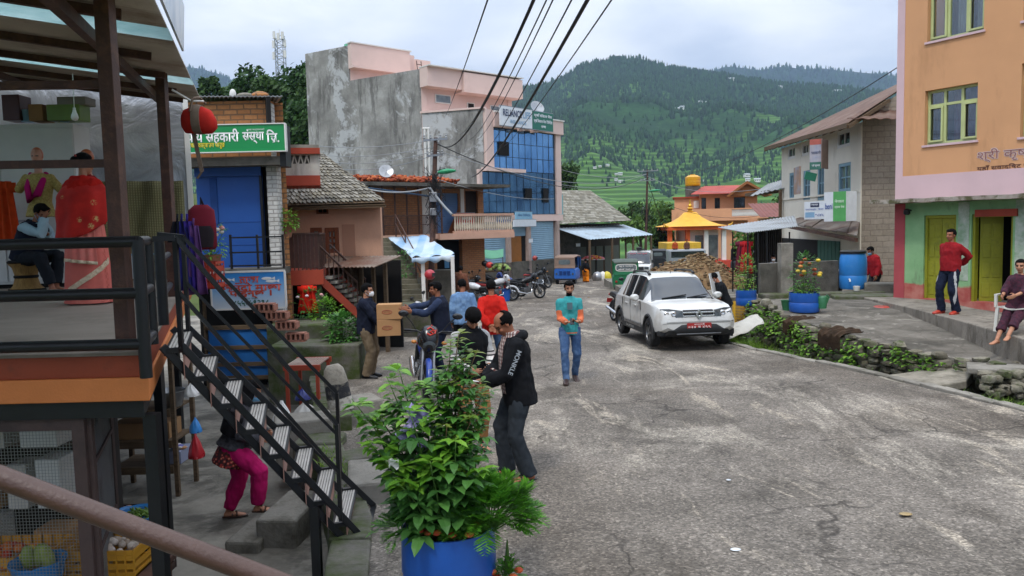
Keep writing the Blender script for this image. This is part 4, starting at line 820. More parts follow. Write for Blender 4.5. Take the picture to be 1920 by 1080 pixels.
tag(m.build('maize_heap',multi('maize',['b4582c','9a4624','c86f38','a8502e','8a3c20'],.8),None,smooth=180),'long heap of orange maize cobs drying on the roof slab of the brick house','heap').matrix_world=bh.M
p=at(724,322,31);m=MB();M_=Matrix.Rotation(R(-55),4,'X');m.lathe([(.001,0),(.25,.02),(.45,.09),(.47,.1),(.44,.1),(.25,.03),(.001,.012)],n=24,cap=False);ds=thing('satellite_dish','grey satellite dish lying on the roof slab over the brick house','dish',p);ds.scale=(.62,)*3;o=m.build('reflector',M['steel'],ds,smooth=60);o.rotation_euler=(R(60),R(25),0);m=MB();m.tube([(0,0,0),(.1,-.4,.1)],.015,6);m.tube([(0,0,0),(0,.2,-.3)],.03,6);m.build('arm',M['steel'],ds)
cs=thing('concrete_stairs','worn concrete outdoor stairs with pipe handrails climbing to the brick house','stairs')
b0=at(772,562,27);t0=at(716,446,30.5);NSt=14;M['stepc']=pm('mossy_step','76705f',.9,.25,3,'40402a',.45,3,.5,20)
m=MB()
for k in range(NSt):
 p=lerp(b0,t0,k/(NSt-1));m.box(p.x-.7,p.x+.6,p.y-.16,p.y+.9,-1.2+.001*k,p.z)
m.build('steps',M['stepc'],cs,bev=.015)
for off,n_ in((-.66,2),(.56,2)):
 m=MB();a=b0+V((off,-.1,0));b=t0+V((off,0,0))
 for h in(.9,.55):m.tube([a+V((0,0,h)),b+V((0,0,h))],.025,6)
 for q in(0,.33,.66,1):p=lerp(a,b,q);m.tube([p+V((0,0,-.1)),p+V((0,0,.92))],.028,6)
 m.build('handrail',M['rust'],cs)
def tarp_mat():
 t=NT('striped_tarp');v=t.coord();wv=t.n('ShaderNodeTexWave',bands_direction='X');wv.inputs['Scale'].default_value=.42;t.l(v,wv.inputs[0]);t.bsdf(t.mix(.6,t.ramp(wv.outputs['Fac'],[(.55,'b9cad6'),(.75,'5f9ac8')]),t.ramp(t.noise(v,.9,5),[(.3,'86aed0'),(.6,'cbd6dd')])),.45,0,t.bump(t.noise(v,3,4),.3,.05));return t.m
A,B_,C_,D_=at(772,484,26),at(852,478,26.5),at(800,441,30),at(728,445,30)
m=MB();m.slab(lambda u,w:lerp(lerp(A,B_,u),lerp(D_,C_,u),w)+V((0,0,-.18*math.sin(u*PI)*math.sin(w*PI)+.06*math.sin(u*14+w*5)*(1-w)+.05*mn.noise((u*5,w*5,0)))),24,16,.006);m.slab(lambda u,w:lerp(A,B_,u)+V((0,.0,-.18*w+.05*math.sin(u*20)*w)),24,2,(0,.005,0))
o=m.build('tarpaulin',tarp_mat(),None,smooth=180);tag(o,'sagging pale blue striped tarpaulin shading the stall by the pole','tarpaulin')
for px,lb in((792,'white painted post under the left part of the blue tarpaulin'),(848,'white painted post under the right corner of the blue tarpaulin')):
 p=at(px,480,26.3);tag(B1('stall_post',M['white'],None,(p.x-.06,p.x+.06,p.y,p.y+.1,-.9,p.z-.02)),lb,'post')
sb=thing('stall','low plastered stall counter in the shade of the blue tarpaulin','stall',(0,0,0));a=at(812,500,27);b=at(845,500,27);B1('counter',M['concdark'],sb,(a.x,b.x,27,27.6,-.9,at(820,507,27).z));B1('poster',pl('poster_blue','4f86b0'),sb,(a.x+.35,b.x-.1,27.62,27.64,at(820,505,27).z,at(820,487,27).z))
# -- tall grey building and the glass fronted one
t=NT('stained_cement');v=t.coord();n=t.noise(v,.55,8,.68);c=t.ramp(n,[(.32,'6e6c68'),(.5,'8b8984'),(.66,'a8a6a1')])
v2=t.coord('Object',(1.6,1.6,.3));c=t.mix(t.ramp(t.noise(v2,1.0,8,.72),[(.5,0),(.6,.7)]),c,lin('565451'));c=t.mix(t.ramp(t.noise(v,.42,5,.75,.5),[(.54,0),(.6,.75)]),c,lin('bcbdbd'))
t.bsdf(c,.92,0,t.bump(t.noise(v,6,6),.5,.03),.3);M['cement']=t.m
M['palepink']=pm('pale_pink_paint','d6bcb2',.8,.05,1,'b39c94',.25,1.2,.05,streak=True)
A=V((-4.95,45.5));Bq=V((.2,50.0));Cq=V((-12.8,50.5));MID=V((-9.63,48.5));back=V((-1.6,10))
zt=CAMZ+9.08;ztw=CAMZ+11.25;gzb=-1.3
gb=thing('cement_building','tall building with bare stained grey cement side wall and pink front','building',(A.x,A.y,gzb))
W=lambda p:(p[0]-A.x,p[1]-A.y)
m=MB();m.prism([W(A),W(Bq),W(Bq+back),W(Cq+back),W(Cq)],0,zt-gzb);m.build('mass',M['palepink'],gb)
e=V((Cq.y-A.y,-(Cq.x-A.x))).normalized();e=-e if e.y>0 else e
def wallseg(p,q,z0,z1,off,mt,name,par,base,th=.06):
 d=(q-p).normalized();n=V((d.y,-d.x));m=MB();P=lambda a,o:(a.x+n.x*o-base[0],a.y+n.y*o-base[1])
 m.prism([P(p,off),P(q,off),P(q,off+th),P(p,off+th)],z0,z1);return m.build(name,mt,par)
wallseg(Cq,A,0,zt-gzb+.05,0,M['cement'],'cement_wall',gb,A,.08)
m=MB();m.prism([W(Cq),W(MID),W(MID+V((3.6,3.2))),W(Cq+V((3.6,3.2)))],zt-gzb,ztw-gzb);m.build('stair_tower',M['palepink'],gb)
wallseg(Cq,MID,zt-gzb+.05,ztw-gzb,0,M['cement'],'cement_wall',gb,A,.08)
gf=Fac('x','x','x',A,Bq,gzb);bpy.data.objects.remove(gf.root)
def gfb(name,mt,r_,y0,y1):o=B1(name,mt,gb,(r_[0],r_[2],y0,y1,r_[1],r_[3]));o.rotation_euler=(0,0,math.atan2(Bq.y-A.y,Bq.x-A.x));return o
zz0=zt-gzb
gfb('parapet',M['palepink'],(-.1,zz0-1.0,gf.w*.35,zz0+.1),-.75,.0);gfb('parapet',M['palepink'],(gf.w*.35,zz0-1.15,gf.w+.2,zz0+.0),-.95,.0);gfb('coping',M['white'],(-.12,zz0+.1,gf.w+.25,zz0+.16),-1.0,.05);gfb('corner_strip',M['palepink'],(-.05,0,.3,zz0-1.0),-.06,.02);gfb('corner_strip',M['palepink'],(gf.w-.3,0,gf.w+.05,zz0-1.15),-.06,.02)
M['greyglass']=glass('grey_window_glass',(.12,.15,.16),.12)
for(a,b,c,d_,g_)in((815,176,845,196,'greyglass'),(875,192,889,211,'dark'),(918,197,942,217,'greyglass')):
 r_=gf.rect(a,b,c,d_);o=gfb('window',M['white'],r_,-.06,.0);o2=gfb('pane',M[g_],(r_[0]+.06,r_[1]+.06,r_[2]-.06,r_[3]-.06),-.075,-.062);o2.parent=o;o2.rotation_euler=(0,0,0)
tfc=V((MID.x,MID.y));d_=(V((3.6,3.2))).normalized()
def twb(name,mt,x0,x1,y0,y1,z0,z1):o=B1(name,mt,gb,(x0,x1,y0,y1,z0,z1));o.location=(MID.x-A.x,MID.y-A.y,0);o.rotation_euler=(0,0,math.atan2(3.2,3.6));return o
zw=ztw-gzb;twb('parapet',M['palepink'],-.1,4.2,-.4,-.0,zw-1.25,zw+.1);twb('coping',M['white'],-.15,4.3,-.45,.05,zw+.1,zw+.17);twb('ledge',M['palepink'],-.1,4.6,-.6,0,zw-1.4,zw-1.25);twb('parapet_end',M['palepink'],5.2,6.4,.4,1.0,zw-1.3,zw-.1)
m=MB()
for s_ in(0,.35):m.tube([(5.0+s_,-.3,zw-2.7),(4.7+s_,-.4,zw-.4)],.03,5)
for k in range(5):m.tube([(5.0-.06*k,-.3,zw-2.4+.45*k),(5.35-.06*k,-.3,zw-2.4+.45*k)],.025,5)
o=m.build('ladder',M['rust'],gb);o.location=(MID.x-A.x,MID.y-A.y,0);o.rotation_euler=(0,0,math.atan2(3.2,3.6))
p=at(655,102,50.5);m=MB();m.lathe([(.55,0),(.58,.4),(.5,.75),(.2,.85)],n=16);tag(m.build('water_tank',pl('tankgreen','4f9a78'),None,smooth=40,loc=(p.x,p.y+1,ztw)),'green water tank on top of the grey building stair tower','water tank')
dp=thing('drain_pipe','white drain pipes running down the grey cement side wall','pipe');
for px in(796,803):
 p=at(px,240,44.6);m=MB();m.tube([(p.x,p.y,at(px,330,44.6).z),(p.x,p.y,p.z)],.06,8);m.build('pipe',M['white'],dp,smooth=60)
p=at(799,241,44.6);m=MB();m.tube([(p.x-.2,p.y,p.z),(p.x+.2,p.y,p.z)],.06,8);m.build('pipe',M['white'],dp,smooth=60)
A2=V((-1.37,44));B2=V((3.06,49.3));C2=V((-4.9,45.2));z2=CAMZ+6.55
gg=Fac('glass_building','pink framed building with blue mirror glass front and shutters below','building',A2,B2,gzb)
R2=lambda p:tuple((gg.I@V((p[0],p[1],0))).xy)
m=MB();m.prism([R2(A2),R2(B2),R2(B2+V((-2,6))),R2(C2+V((-.1,4))),R2(C2)],0,z2-gzb);m.build('mass',M['palepink'],gg.root)
m=MB();q0,q1=V(R2(C2)),V(R2(A2));d_=(q1-q0).normalized();n_=V((d_.y,-d_.x));m.prism([tuple(q0),tuple(q1-d_*.02),tuple(q1-d_*.02+n_*.07),tuple(q0+n_*.07)],0,z2-gzb+.02);m.build('cement_wall',M['cement'],gg.root)
m=MB();m.prism([tuple(q0-d_*.1-n_*.3),tuple(q1+d_*.1-n_*.3),tuple(q1+d_*.1+n_*.14),tuple(q0-d_*.1+n_*.14)],z2-gzb+.02,z2-gzb+.12);m.build('coping',M['palepink'],gg.root)
ga=gg.rect(918,238,1040,402);gx0,gz0_,gx1,gz1_=ga;gz1_=gg.lc(940,241)[1];gz0_=gg.lc(940,402)[1];gmid=gg.lc(940,320)[1]
t=NT('blue_mirror_glass');v=t.coord();s_=t.n('ShaderNodeSeparateXYZ');t.l(v,s_.inputs[0]);n=t.noise(t.coord('Object',(.7,1,.5)),.6,4);cc_=t.ramp(n,[(.35,'46749f'),(.65,'76a2c8')])
t.bsdf(cc_,.06,.82,t.bump(t.noise(v,.35,2),.12,.3),.8);M['blueglass']=t.m
t=NT('blue_glass_dark_reflection');v=t.coord();n=t.noise(v,.6,4);t.bsdf(t.ramp(n,[(.35,'2c4a64'),(.65,'54788f')]),.07,.75,t.bump(t.noise(v,.35,2),.1,.3),.8);M['blueglass2']=t.m  # lower panes: darker reflection is put into the tint of the same blue glass
M['mull']=pm('dark_blue_mullion','14263c',.4,.1,3)
def curtain(z0,z1,x0,x1,nx,nz,mt,name='curtain_wall'):
 m=MB();rg=random.Random(int(z0*10))
 for i in range(nx):
  for j in range(nz):
   a=x0+(x1-x0)*i/nx;b=x0+(x1-x0)*(i+1)/nx;c=z0+(z1-z0)*j/nz;d=z0+(z1-z0)*(j+1)/nz;y=-.06;ty=rg.uniform(-.008,.008);tz=rg.uniform(-.008,.008)
   m.add([(a,y,c),(b,y+ty,c),(b,y+ty+tz,d),(a,y+tz,d)],[(0,1,2,3)])
 o=m.build(name,M[mt],gg.root);m=MB()
 for i in range(nx+1):x=x0+(x1-x0)*i/nx;m.box(x-.014,x+.014,-.075,-.02,z0,z1)
 for j in range(nz+1):z=z0+(z1-z0)*j/nz;m.box(x0,x1,-.073,-.02,z-.015,z+.015)
 m.build('mullions',M['mull'],o)
curtain(gmid+.0,gz1_,gx0+.15,gx1,10,3,'blueglass');curtain(gz0_,gmid-.012,gx0-.9,gx1,11,2,'blueglass2')
for(a,b,c,d_)in((932,265,951,293),(981,353,994,374),(1015,353,1025,380)):r_=gg.rect(a,b,c,d_);B1('open_sash',M['dark'],gg.root,(r_[0],r_[2],-.16,-.125,r_[1],r_[3]));
[B1('pilaster',M['palepink'],gg.root,b_)for b_ in((0,gx0+.1,-.2,0,gmid,z2-gzb),(gx1+.02,gg.w+.15,-.18,0,gz0_,z2-gzb-.3),(gx0-1.2,gx0-.95,-.2,0,gz0_-.2,gmid))]
B1('parapet',M['palepink'],gg.root,(gx0+.1,gg.w+.3,-.3,.3,gz1_+.02,z2-gzb-.12));B1('coping',M['white'],gg.root,(gx0+.1,gg.w+.35,-.36,.36,z2-gzb-.12,z2-gzb-.04));B1('mid_band',M['palepink'],gg.root,(gx0-.9,gg.lc(974,320)[0],-.5,-.08,gmid-.1,gmid+.1));B1('sign_brackets',M['palepink'],gg.root,(gx0+2.1,gx0+2.35,-.7,-.3,gz1_-.1,gz1_+.2),(gx0+3.3,gx0+3.55,-.7,-.3,gz1_-.1,gz1_+.2))
B1('base_band',M['palepink'],gg.root,(gx0-1.2,gg.w+.15,-.25,0,gz0_-.42,gz0_-.03))
gzp=gg.lc(1010,487)[1];x00=gg.lc(886,440)[0];B1('plinth',M['concdark'],gg.root,(x00-.3,gg.lc(1034,440)[0],-.3,-.02,0,gzp))
M['shutpale']=pm('pale_blue_shutter','7d9db0',.5,.1,1.5,'5f7f92',.3,1.5,0,spec=.5)
for(a,b)in((893,946),(988,1036)):
 xa=gg.lc(a,440)[0];xb=gg.lc(b,440)[0];m=MB();n=40;z1=gz0_-.45;m.slab(lambda u,w:(xa+(xb-xa)*u,-.06-.02*abs(math.sin(w*n*PI/2)),gzp+(z1-gzp)*w),1,n*4,(0,.02,0));m.build('shutter',M['shutpale'],gg.root)
xa,xb=gg.lc(950,440)[0],gg.lc(984,440)[0];zz_=gg.lc(960,443)[1];B1('half_shutter',M['shutpale'],gg.root,(xa,xb,-.08,-.05,zz_,gz0_-.45));B1('wooden_door',pm('varnished_door','8f5a20',.5,.15,3),gg.root,(xa,xa+(xb-xa)*.75,-.05,-.02,gzp,zz_));B1('dark_gap',M['dark'],gg.root,(xa+(xb-xa)*.76,xb,-.05,-.02,gzp,zz_))
for a in(890,948,986,1040):x=gg.lc(a,440)[0];B1('pillar',pm('grubby_pale_pink','a8958c',.85,.1,2,'6f625b',.4,2,.1,streak=True),gg.root,(x-.13,x+.13,-.3,-.02,0,gz0_-.42))
def flat_sign(label,px0,py0,px1,py1,d0,d1,mt,rows,z=None,par=None,th=.06):
 f=Fac('signboard',label,'sign',at(px0,400,d0),at(px1,400,d1),0);a=f.lc(px0,(py0[0]if isinstance(py0,tuple)else py0));b=f.lc(px1,py1[1]if isinstance(py1,tuple)else py1);c=f.lc(px0,py1[0]if isinstance(py1,tuple)else py1)
 z1=a[1];z0=c[1];B1('panel',mt,f.root,(0,f.w,0,th,z0,z1));B1('frame',M['steel'],f.root,(-.03,f.w+.03,.01,th,z1,z1+.03),(-.03,f.w+.03,.01,th,z0-.03,z0))
 for(s_,u0,v0,u1,v1,m_)in rows:text('lettering',s_,(u1-u0)*f.w,(v1-v0)*(z1-z0),m_,f.root,(u0+u1)/2*f.w,z0+(v0+v1)/2*(z1-z0),-.012,.006,weight=.02)
 return f
navy=pl('lettering_navy','2b3a5c');pale=pl('sign_white','d5d9dc');greenb=pl('sign_green','1f6a55');pblue=pl('lettering_sky','7fa3bf')
rd=lambda f,a,b:None
P0=gg.M@V((gx0+.02,-.8,0));P1=gg.M@V((gx0+2.9,-.8,0));P2=gg.M@V((gx0+4.95,-.8,0))
def sign_on(label,P,Q,zlo,zhi,mt,rows,th=.08):
 f=Fac('signboard',label,'sign',P,Q,0);B1('panel',mt,f.root,(0,f.w,0,th,zlo,zhi));B1('frame',M['steel'],f.root,(-.03,f.w+.03,.01,th,zhi,zhi+.04),(-.03,f.w+.03,.01,th,zlo-.04,zlo))
 for(s_,u0,v0,u1,v1,m_)in rows:text('lettering',s_,(u1-u0)*f.w,(v1-v0)*(zhi-zlo),m_,f.root,(u0+u1)/2*f.w,zlo+(v0+v1)/2*(zhi-zlo),-.012,.006,weight=.02)
 return f
gs=gzb+gz1_
sign_on('white insurance signboard with navy lettering on top of the glass building',P0,P1,gs+.05,gs+1.12,pale,[('RELIANCE',.08,.5,.66,.86,navy),('LIFE',.7,.5,.94,.86,pblue),('INSURANCE',.3,.15,.8,.35,pblue)])
sign_on('dark green bank signboard with pale lettering right of the white insurance sign',P1+V((.02,.02,0)),P2,gs+.05,gs+1.1,greenb,[('कृषि विकास बैंक',.06,.66,.94,.9,pale),('कृषि िबकास बैंक िलिमटेड',.05,.34,.95,.6,pale),('शाखा',.4,.12,.62,.26,pale)])
flat_sign('red and blue poster hung on the balcony railing by the spiral stairs',856,400,890,436,33.5,34.2,pl('poster_red','b93a35'),[('सस्तो',.3,.6,.75,.85,pale),('मोबाइल',.25,.35,.8,.55,pale)])
flat_sign('dark blue shop banner with white lettering at the end of the balustrade',930,404,958,425,38,39,pl('banner_blue','2c4f86'),[('पालुङ बजार',.08,.5,.92,.85,pale),('सेवा केन्द्र',.1,.15,.9,.4,pl('lettering_pinkred','c98080'))])
flat_sign('pale blue shop board under the mirror glass',967,397,998,411,44,46.5,pl('board_sky','86b6cf'),[('बैंक िलिमटेड',.12,.4,.88,.75,pl('lettering_blue','3f6f9a'))])
flat_sign('white blank shop board below the pale blue one',963,412,1005,425,43.7,46.7,pale,[])
flat_sign('narrow teal hanging sign at the right corner of the glass building',1042,365,1056,405,49.5,50.2,pl('board_teal','7fb0b0'),[('शाखा',.2,.6,.8,.8,navy)])
flat_sign('small white notice pasted on the right hand shutter',992,448,998,455,45.4,45.9,pale,[])
p=at(1008,207,46);ds=thing('satellite_dish','white satellite dish on the roof of the glass building','dish',(p.x,p.y+1.5,z2));m=MB();m.lathe([(.001,0),(.25,.03),(.45,.12),(.43,.12),(.24,.045),(.001,.015)],n=20,cap=False);o=m.build('reflector',M['steel'],ds,smooth=60,loc=(0,0,.5));o.rotation_euler=(R(50),R(40),0);m=MB();m.tube([(0,0,0),(0,0,.5)],.04,6);m.build('mast',M['steel'],ds)
p=onroad(898,540);p=at(897,500,37);ps=thing('parking_sign','round white parking sign with a black P on a thin post','sign',(p.x,37,road_z(37)-.2));zc=at(897,459,37).z-road_z(37)+.2
m=MB();m.tube([(0,0,0),(0,0,zc)],.03,8);m.build('post',M['steel'],ps,smooth=60);m=MB();T=Matrix.Translation((0,-.04,zc))@Matrix.Rotation(R(90),4,'X');m.lathe([(.23,0),(.23,.02)],n=26,T=T);m.build('disc',pale,ps);text('lettering','P',.2,.28,M['black'],ps,0,zc,-.07,.004,weight=.04)
mg=thing('metal_stairs','white painted metal stairs going up to the balcony beside the red poster','stairs');a=at(880,505,35.5);b=at(838,425,36.5)
for k in range(9):p=lerp(a,b,k/8);m=MB();m.box(p.x-.2,p.x+.2,p.y-.4,p.y+.4,p.z,p.z+.04);m.build('tread',M['rust'],mg)
m=MB()
for k in range(9):p=lerp(a,b,k/8);m.tube([(p.x,p.y-.4,p.z),(p.x,p.y-.4,p.z+.9)],.022,5)
m.tube([a+V((0,-.4,.9)),b+V((0,-.4,.9))],.03,6);m.build('railing',pl('rail_cream','b7ab9e'),mg)
for px,w_ in((886,.3),(868,.22)):
 p=at(px,470,36);tag(B1('column',pm('grubby_white_column','b5b1a8',.85,.1,2,'7d776c',.35,2,.1),None,(p.x-w_/2,p.x+w_/2,p.y,p.y+w_,-1.2,at(px,440,36).z)),'grubby white column under the balcony '+('nearest the parking sign'if w_>.25 else 'left of the metal stairs'),'column')
 # -- slate roofed market house with awning
sh_=Fac('market_house','dark timber market house with rough stone slate roof and tin awning','house',at(1046,480,57),at(1168,480,62),-1.6)
I=sh_.I;A,B_,C_,D_=[I@p for p in(at(1042,421,56),at(1184,414,60),at(1106,357,64),at(1048,357,62))]
m=MB();slates(m,A,B_,C_,D_,20,26,random.Random(9),pointed=False);bk=B_+V((0,9,0));slates(m,B_,bk,C_+V((.02,.3,0)),C_,20,20,random.Random(8),pointed=False);m.build('roof',multi('stone_slate',['8a8678','9a968a','747064','a6a296','827d6f'],.9,.6,.1),sh_.root)
m=MB();m.add([A,B_,bk,C_,D_],[(0,1,3,4),(1,2,3)]);m.build('roof_boards',M['oldwood'],sh_.root)
B1('wall',wood('dark_timber','2e2620','4a3f34',.9,2),sh_.root,(0,sh_.w,.3,7,0,A.z));a=sh_.rect(1046,455,1092,500);B1('grey_front',M['concdark'],sh_.root,(0,a[2],.2,.3,0,A.z-.3))
A,B_,C_,D_=[I@p for p in(at(1104,449,52.5),at(1224,440,58),at(1168,421,61),at(1043,428,56.5))]
m=MB();m.slab(lambda u,w:lerp(lerp(A,B_,u),lerp(D_,C_,u),w)+V((0,0,.02*math.sin(u*140))),160,3,.02);m.build('tin_awning',corr('bright_tin','9fb0bb','7d858a',.4,.4,.5),sh_.root)
for u in(0.02,.35,.68,.98):p=lerp(A,B_,u);B1('awning_post',M['oldwood'],sh_.root,(p.x-.06,p.x+.06,p.y,p.y+.12,0,p.z-.04))
for k in range(5):a=.35*sh_.w+k*.13*sh_.w;B1('door',wood('grey_door','4e5048','6a6a5e',.8,2),sh_.root,(a,a+.1*sh_.w,.22,.29,.1,2.3))
p=at(1084,459,56);f=flat_sign('small white notice on the grey front of the market house',1080,457,1087,462,56,56.2,pale,[])
fs_=thing('fruit_stand','fruit stall table with bright fruit under the tin awning','stall',(0,0,0));p=at(1113,486,55);B1('table',M['slat'],fs_,(p.x-.8,p.x+.8,55,55.9,p.z-.06,p.z));[B1('leg',M['oldwood'],fs_,(p.x+s_*.75-.03,p.x+s_*.75+.03,55.1,55.16,-1.6,p.z-.06))for s_ in(-1,1)]
pile('fruit_heap',(p.x,55.4,p.z),.75,.4,.2,60,.09,multi('fruit',['d85a6a','e08a3a','d8a838','c84a4a','e88a98']),'heap of pink and orange fruit on the stall table','fruit')
for px,py,lb,mt,r in((1138,507,'bright yellow sack standing on the road by the fruit stall','ba',.3),(1120,506,'grey basin on the road in front of the fruit stall','st',.35),(1130,507,'white sack between the basin and the yellow sack','wh',.26)):
 q=at(px,py+4,50);m=MB();m.lathe([(r*.8,0),(r,.15),(r*.9,.4),(r*.5,.55),(.02,.6)],n=14);tag(m.build('sack'if mt!='st'else 'basin',{'ba':pl('sackyellow','c9b832'),'st':M['steel'],'wh':M['white']}[mt],None,smooth=60,loc=(q.x,q.y,road_z(50)-.02)),lb,'sack'if mt!='st'else 'basin')
 # -- orange house with red roof, temple, distant huts
M['peach']=pm('peach_plaster','d09a74',.85,.06,1,'a06f4f',.3,1,.05,streak=True)
oh=Fac('peach_house','peach coloured two storey house with red tin roof and white balustrade','house',at(1265,440,86),at(1432,440,84),-3.4)
zb_=oh.lc(1340,408)[1];zr_=oh.lc(1340,362)[1];xl=oh.lc(1312,400)[0];xr=oh.lc(1420,400)[0];z_l=oh.lc(1280,371)[1]
ws=[oh.rect(a,371,b,392)for a,b in((1315,1324),(1340,1350))]+[oh.rect(1376,370,1397,391)]
m=MB();wallmesh(m,xl,xr,zb_,zr_,0,.3,ws);m.build('upper_wall',M['peach'],oh.root);B1('inside',M['dark'],oh.root,(xl,xr,.5,.6,zb_,zr_));B1('side_mass',M['peach'],oh.root,(xl,xl+.3,.3,7,0,zr_),(xr-.3,xr,.3,7,0,zr_),(xl+.3,xr-.3,6.8,7,0,zr_+1))
B1('low_block',M['peach'],oh.root,(0,xl-.01,1,7,0,z_l));B1('coping',M['redpaint'],oh.root,(-.2,xl-.01,.7,7,z_l,z_l+.12));B1('lower_wall',M['peach'],oh.root,(0,oh.w,-.6,1,0,zb_-.3));B1('balcony_slab',M['peach'],oh.root,(-.3,oh.w+.3,-1.6,.0,zb_-.35,zb_));
B1('balcony_wall',M['peach'],oh.root,(-.3,xl+3.3,-1.6,-1.45,zb_,zb_+.95))
m=MB();xa=xl+3.3;xb=oh.w+.3
for k in range(34):x=xa+(xb-xa)*(k+.5)/34;m.lathe([(.04,0),(.08,.2),(.035,.5),(.06,.75)],(x,-1.5,zb_+.06),6)
m.build('balusters',M['white'],oh.root,smooth=60);B1('balustrade_rail',M['peach'],oh.root,(xa,xb,-1.6,-1.4,zb_+.81,zb_+.95),(xa,xb,-1.58,-1.42,zb_,zb_+.06))
for w_ in ws:woodwin(oh,w_,2,1,.1,.05,.2,'black','glass')
r_=oh.rect(1301,376,1311,390);B1('window',M['white'],oh.root,(r_[0],r_[2],.94,.995,r_[1],r_[3]))
RZ=oh.lc(1395,344)[1];xm=oh.lc(1395,344)[0];el=zr_-.1
m=MB();
def tinplane(m,a,b,c,d,amp=.025,n=70):m.slab(lambda u,w:lerp(lerp(V(a),V(b),u),lerp(V(d),V(c),u),w)+V((0,0,amp*math.sin(u*n*2))),n*3,2,.02)
tinplane(m,(xl-1.0,-1.2,el),(xm-1,-1.2,el),(xm+.5,3.5,RZ),(xl+.6,3.5,RZ));m.build('red_roof',corr('red_tin','a8483c','8a3a30',.35,.6,.1),oh.root)
m=MB();m.add([(xm-1.6,-1.3,el-.3),(xr+1.0,-1.3,el-.3),(xm+.2,-1.3,RZ)],[(0,1,2)]);m.ext([(xm-2.0,el-.35),(xm-1.7,el-.4),(xm+.2,RZ-.1),(xr+1.1,el-.4),(xr+1.4,el-.35),(xm+.2,RZ+.2)],-1.7,3.6);m.build('gable_roof',wood('gable_wood','7a4a28','a0683c',.7,0),oh.root)
p=at(1299,340,88);wt=thing('water_tank','yellow plastic water tank on a stand by the red roof','water tank',(p.x,p.y,at(1299,349,88).z));m=MB();m.lathe([(.78,0),(.85,.1),(.85,.3),(.8,.33),(.85,.36),(.85,.65),(.8,.68),(.85,.71),(.85,1.0),(.5,1.2),(.3,1.22),(.3,1.3),(.01,1.3)],n=20);m.build('tank',pl('tankyellow','d09a12'),wt,smooth=50);B1('stand',M['concdark'],wt,(-.7,.7,-.7,.7,-2.5,-.01))
tp=thing('temple','small orange shrine with a yellow curved roof and gold spire','temple',at(1294,470,76));tp.location.z=-2.6;tb=tp.location.copy()
tl_=lambda px,py,d=76:at(px,py,d)-tb
a,b=tl_(1242,430),tl_(1352,430);zr0=tl_(1294,424).z;orng=pm('temple_orange','c85a24',.7,.1,2);yel=pm('temple_yellow','d6a02c',.6,.1,2)
for x in(a.x+.3,a.x+2.0,b.x-2.0,b.x-.3):B1('pillar',orng if x<0 else M['white'],tp,(x-.2,x+.2,-2.2,-1.8,0,zr0-.3));B1('pillar',M['white'],tp,(x-.2,x+.2,1.8,2.2,0,zr0-.3))
B1('cornice',orng,tp,(a.x,b.x,-2.6,2.6,zr0-.35,zr0));B1('plinth',pm('temple_red','b8402c',.7,.1,2),tp,(a.x-.5,b.x+.3,-2.9,2.6,0,1.3));B1('white_wall',M['white'],tp,(a.x+1.9,b.x-.6,-1.2,1.6,1.3,zr0-.35));B1('door',M['greyglass'],tp,(.2,1.2,-1.25,-1.2,1.3,zr0-.9),(1.5,2.4,-1.25,-1.2,1.3,zr0-.9));B1('railing',yel,tp,(a.x-.5,a.x+2.8,-2.95,-2.9,1.0,1.9))
m=MB();cx=tl_(1294,424).x;h1_=tl_(1294,398).z
secs=[(cx,2.9,0),(cx,2.3,.12),(cx,1.5,.45),(cx,.9,.85),(cx,.5,1.3)]
m.loft([((c,0,zr0+z*(h1_-zr0)/1.3),(1,0,0),(0,1,0),r*1.15,r*1.0)for c,r,z in secs],24,pw=.55);m.build('curved_roof',yel,tp,smooth=35)
m=MB();m.lathe([(.3,0),(.36,.12),(.2,.25),(.32,.4),(.16,.55),(.22,.68),(.08,.85),(.1,.95),(.01,1.3)],(cx,0,h1_-.02),14);m.build('spire',metal('gold','c89a3a',.35),tp,smooth=60)
for x,y in((a.x,-2.6),(b.x,-2.6)):m=MB();m.tube([(x,y,zr0),(x+(.25 if x>cx else-.25),y-.1,zr0+.1),(x+(.4 if x>cx else-.4),y-.15,zr0+.35)],[.12,.09,.02],8);m.build('roof_horn',yel,tp,smooth=60)
bt=Fac('tin_house','low house with dull red tin roof between the peach and the white house','house',at(1420,430,74),at(1472,430,74),-2.5);a=bt.rect(1420,380,1472,410);m=MB();tinplane(m,(0,-1,a[1]+.2),(bt.w+1,-1,a[1]+.2),(bt.w+1,3,a[3]),(0,3,a[3]),.03,30);m.build('roof',corr('dull_red_tin','7a4a42','5f3a34',.4,.7,.1),bt.root);B1('wall',M['peach'],bt.root,(0,bt.w,.2,3,0,a[1]+.1))
m=MB();mm=thing('grey_tin_roof','grey corrugated tin roof slanting out beside the white house','roof');A,B_,C_,D_=at(1405,368,38),at(1470,352,36),at(1470,336,41),at(1440,345,41);tinplane(m,A,B_,C_,D_,.02,22);m.build('tin',corr('grey_tin','8a8c8c','5b4a3e',.35),mm);B1('beam',M['oldwood'],mm,(B_.x-.3,B_.x+.2,37,41,B_.z-.2,B_.z-.05));m=MB();m.bar(lerp(A,B_,.9)-V((0,0,.05)),(lerp(A,B_,.9).x,lerp(A,B_,.9).y,-1),.12);m.build('post',M['oldwood'],mm)
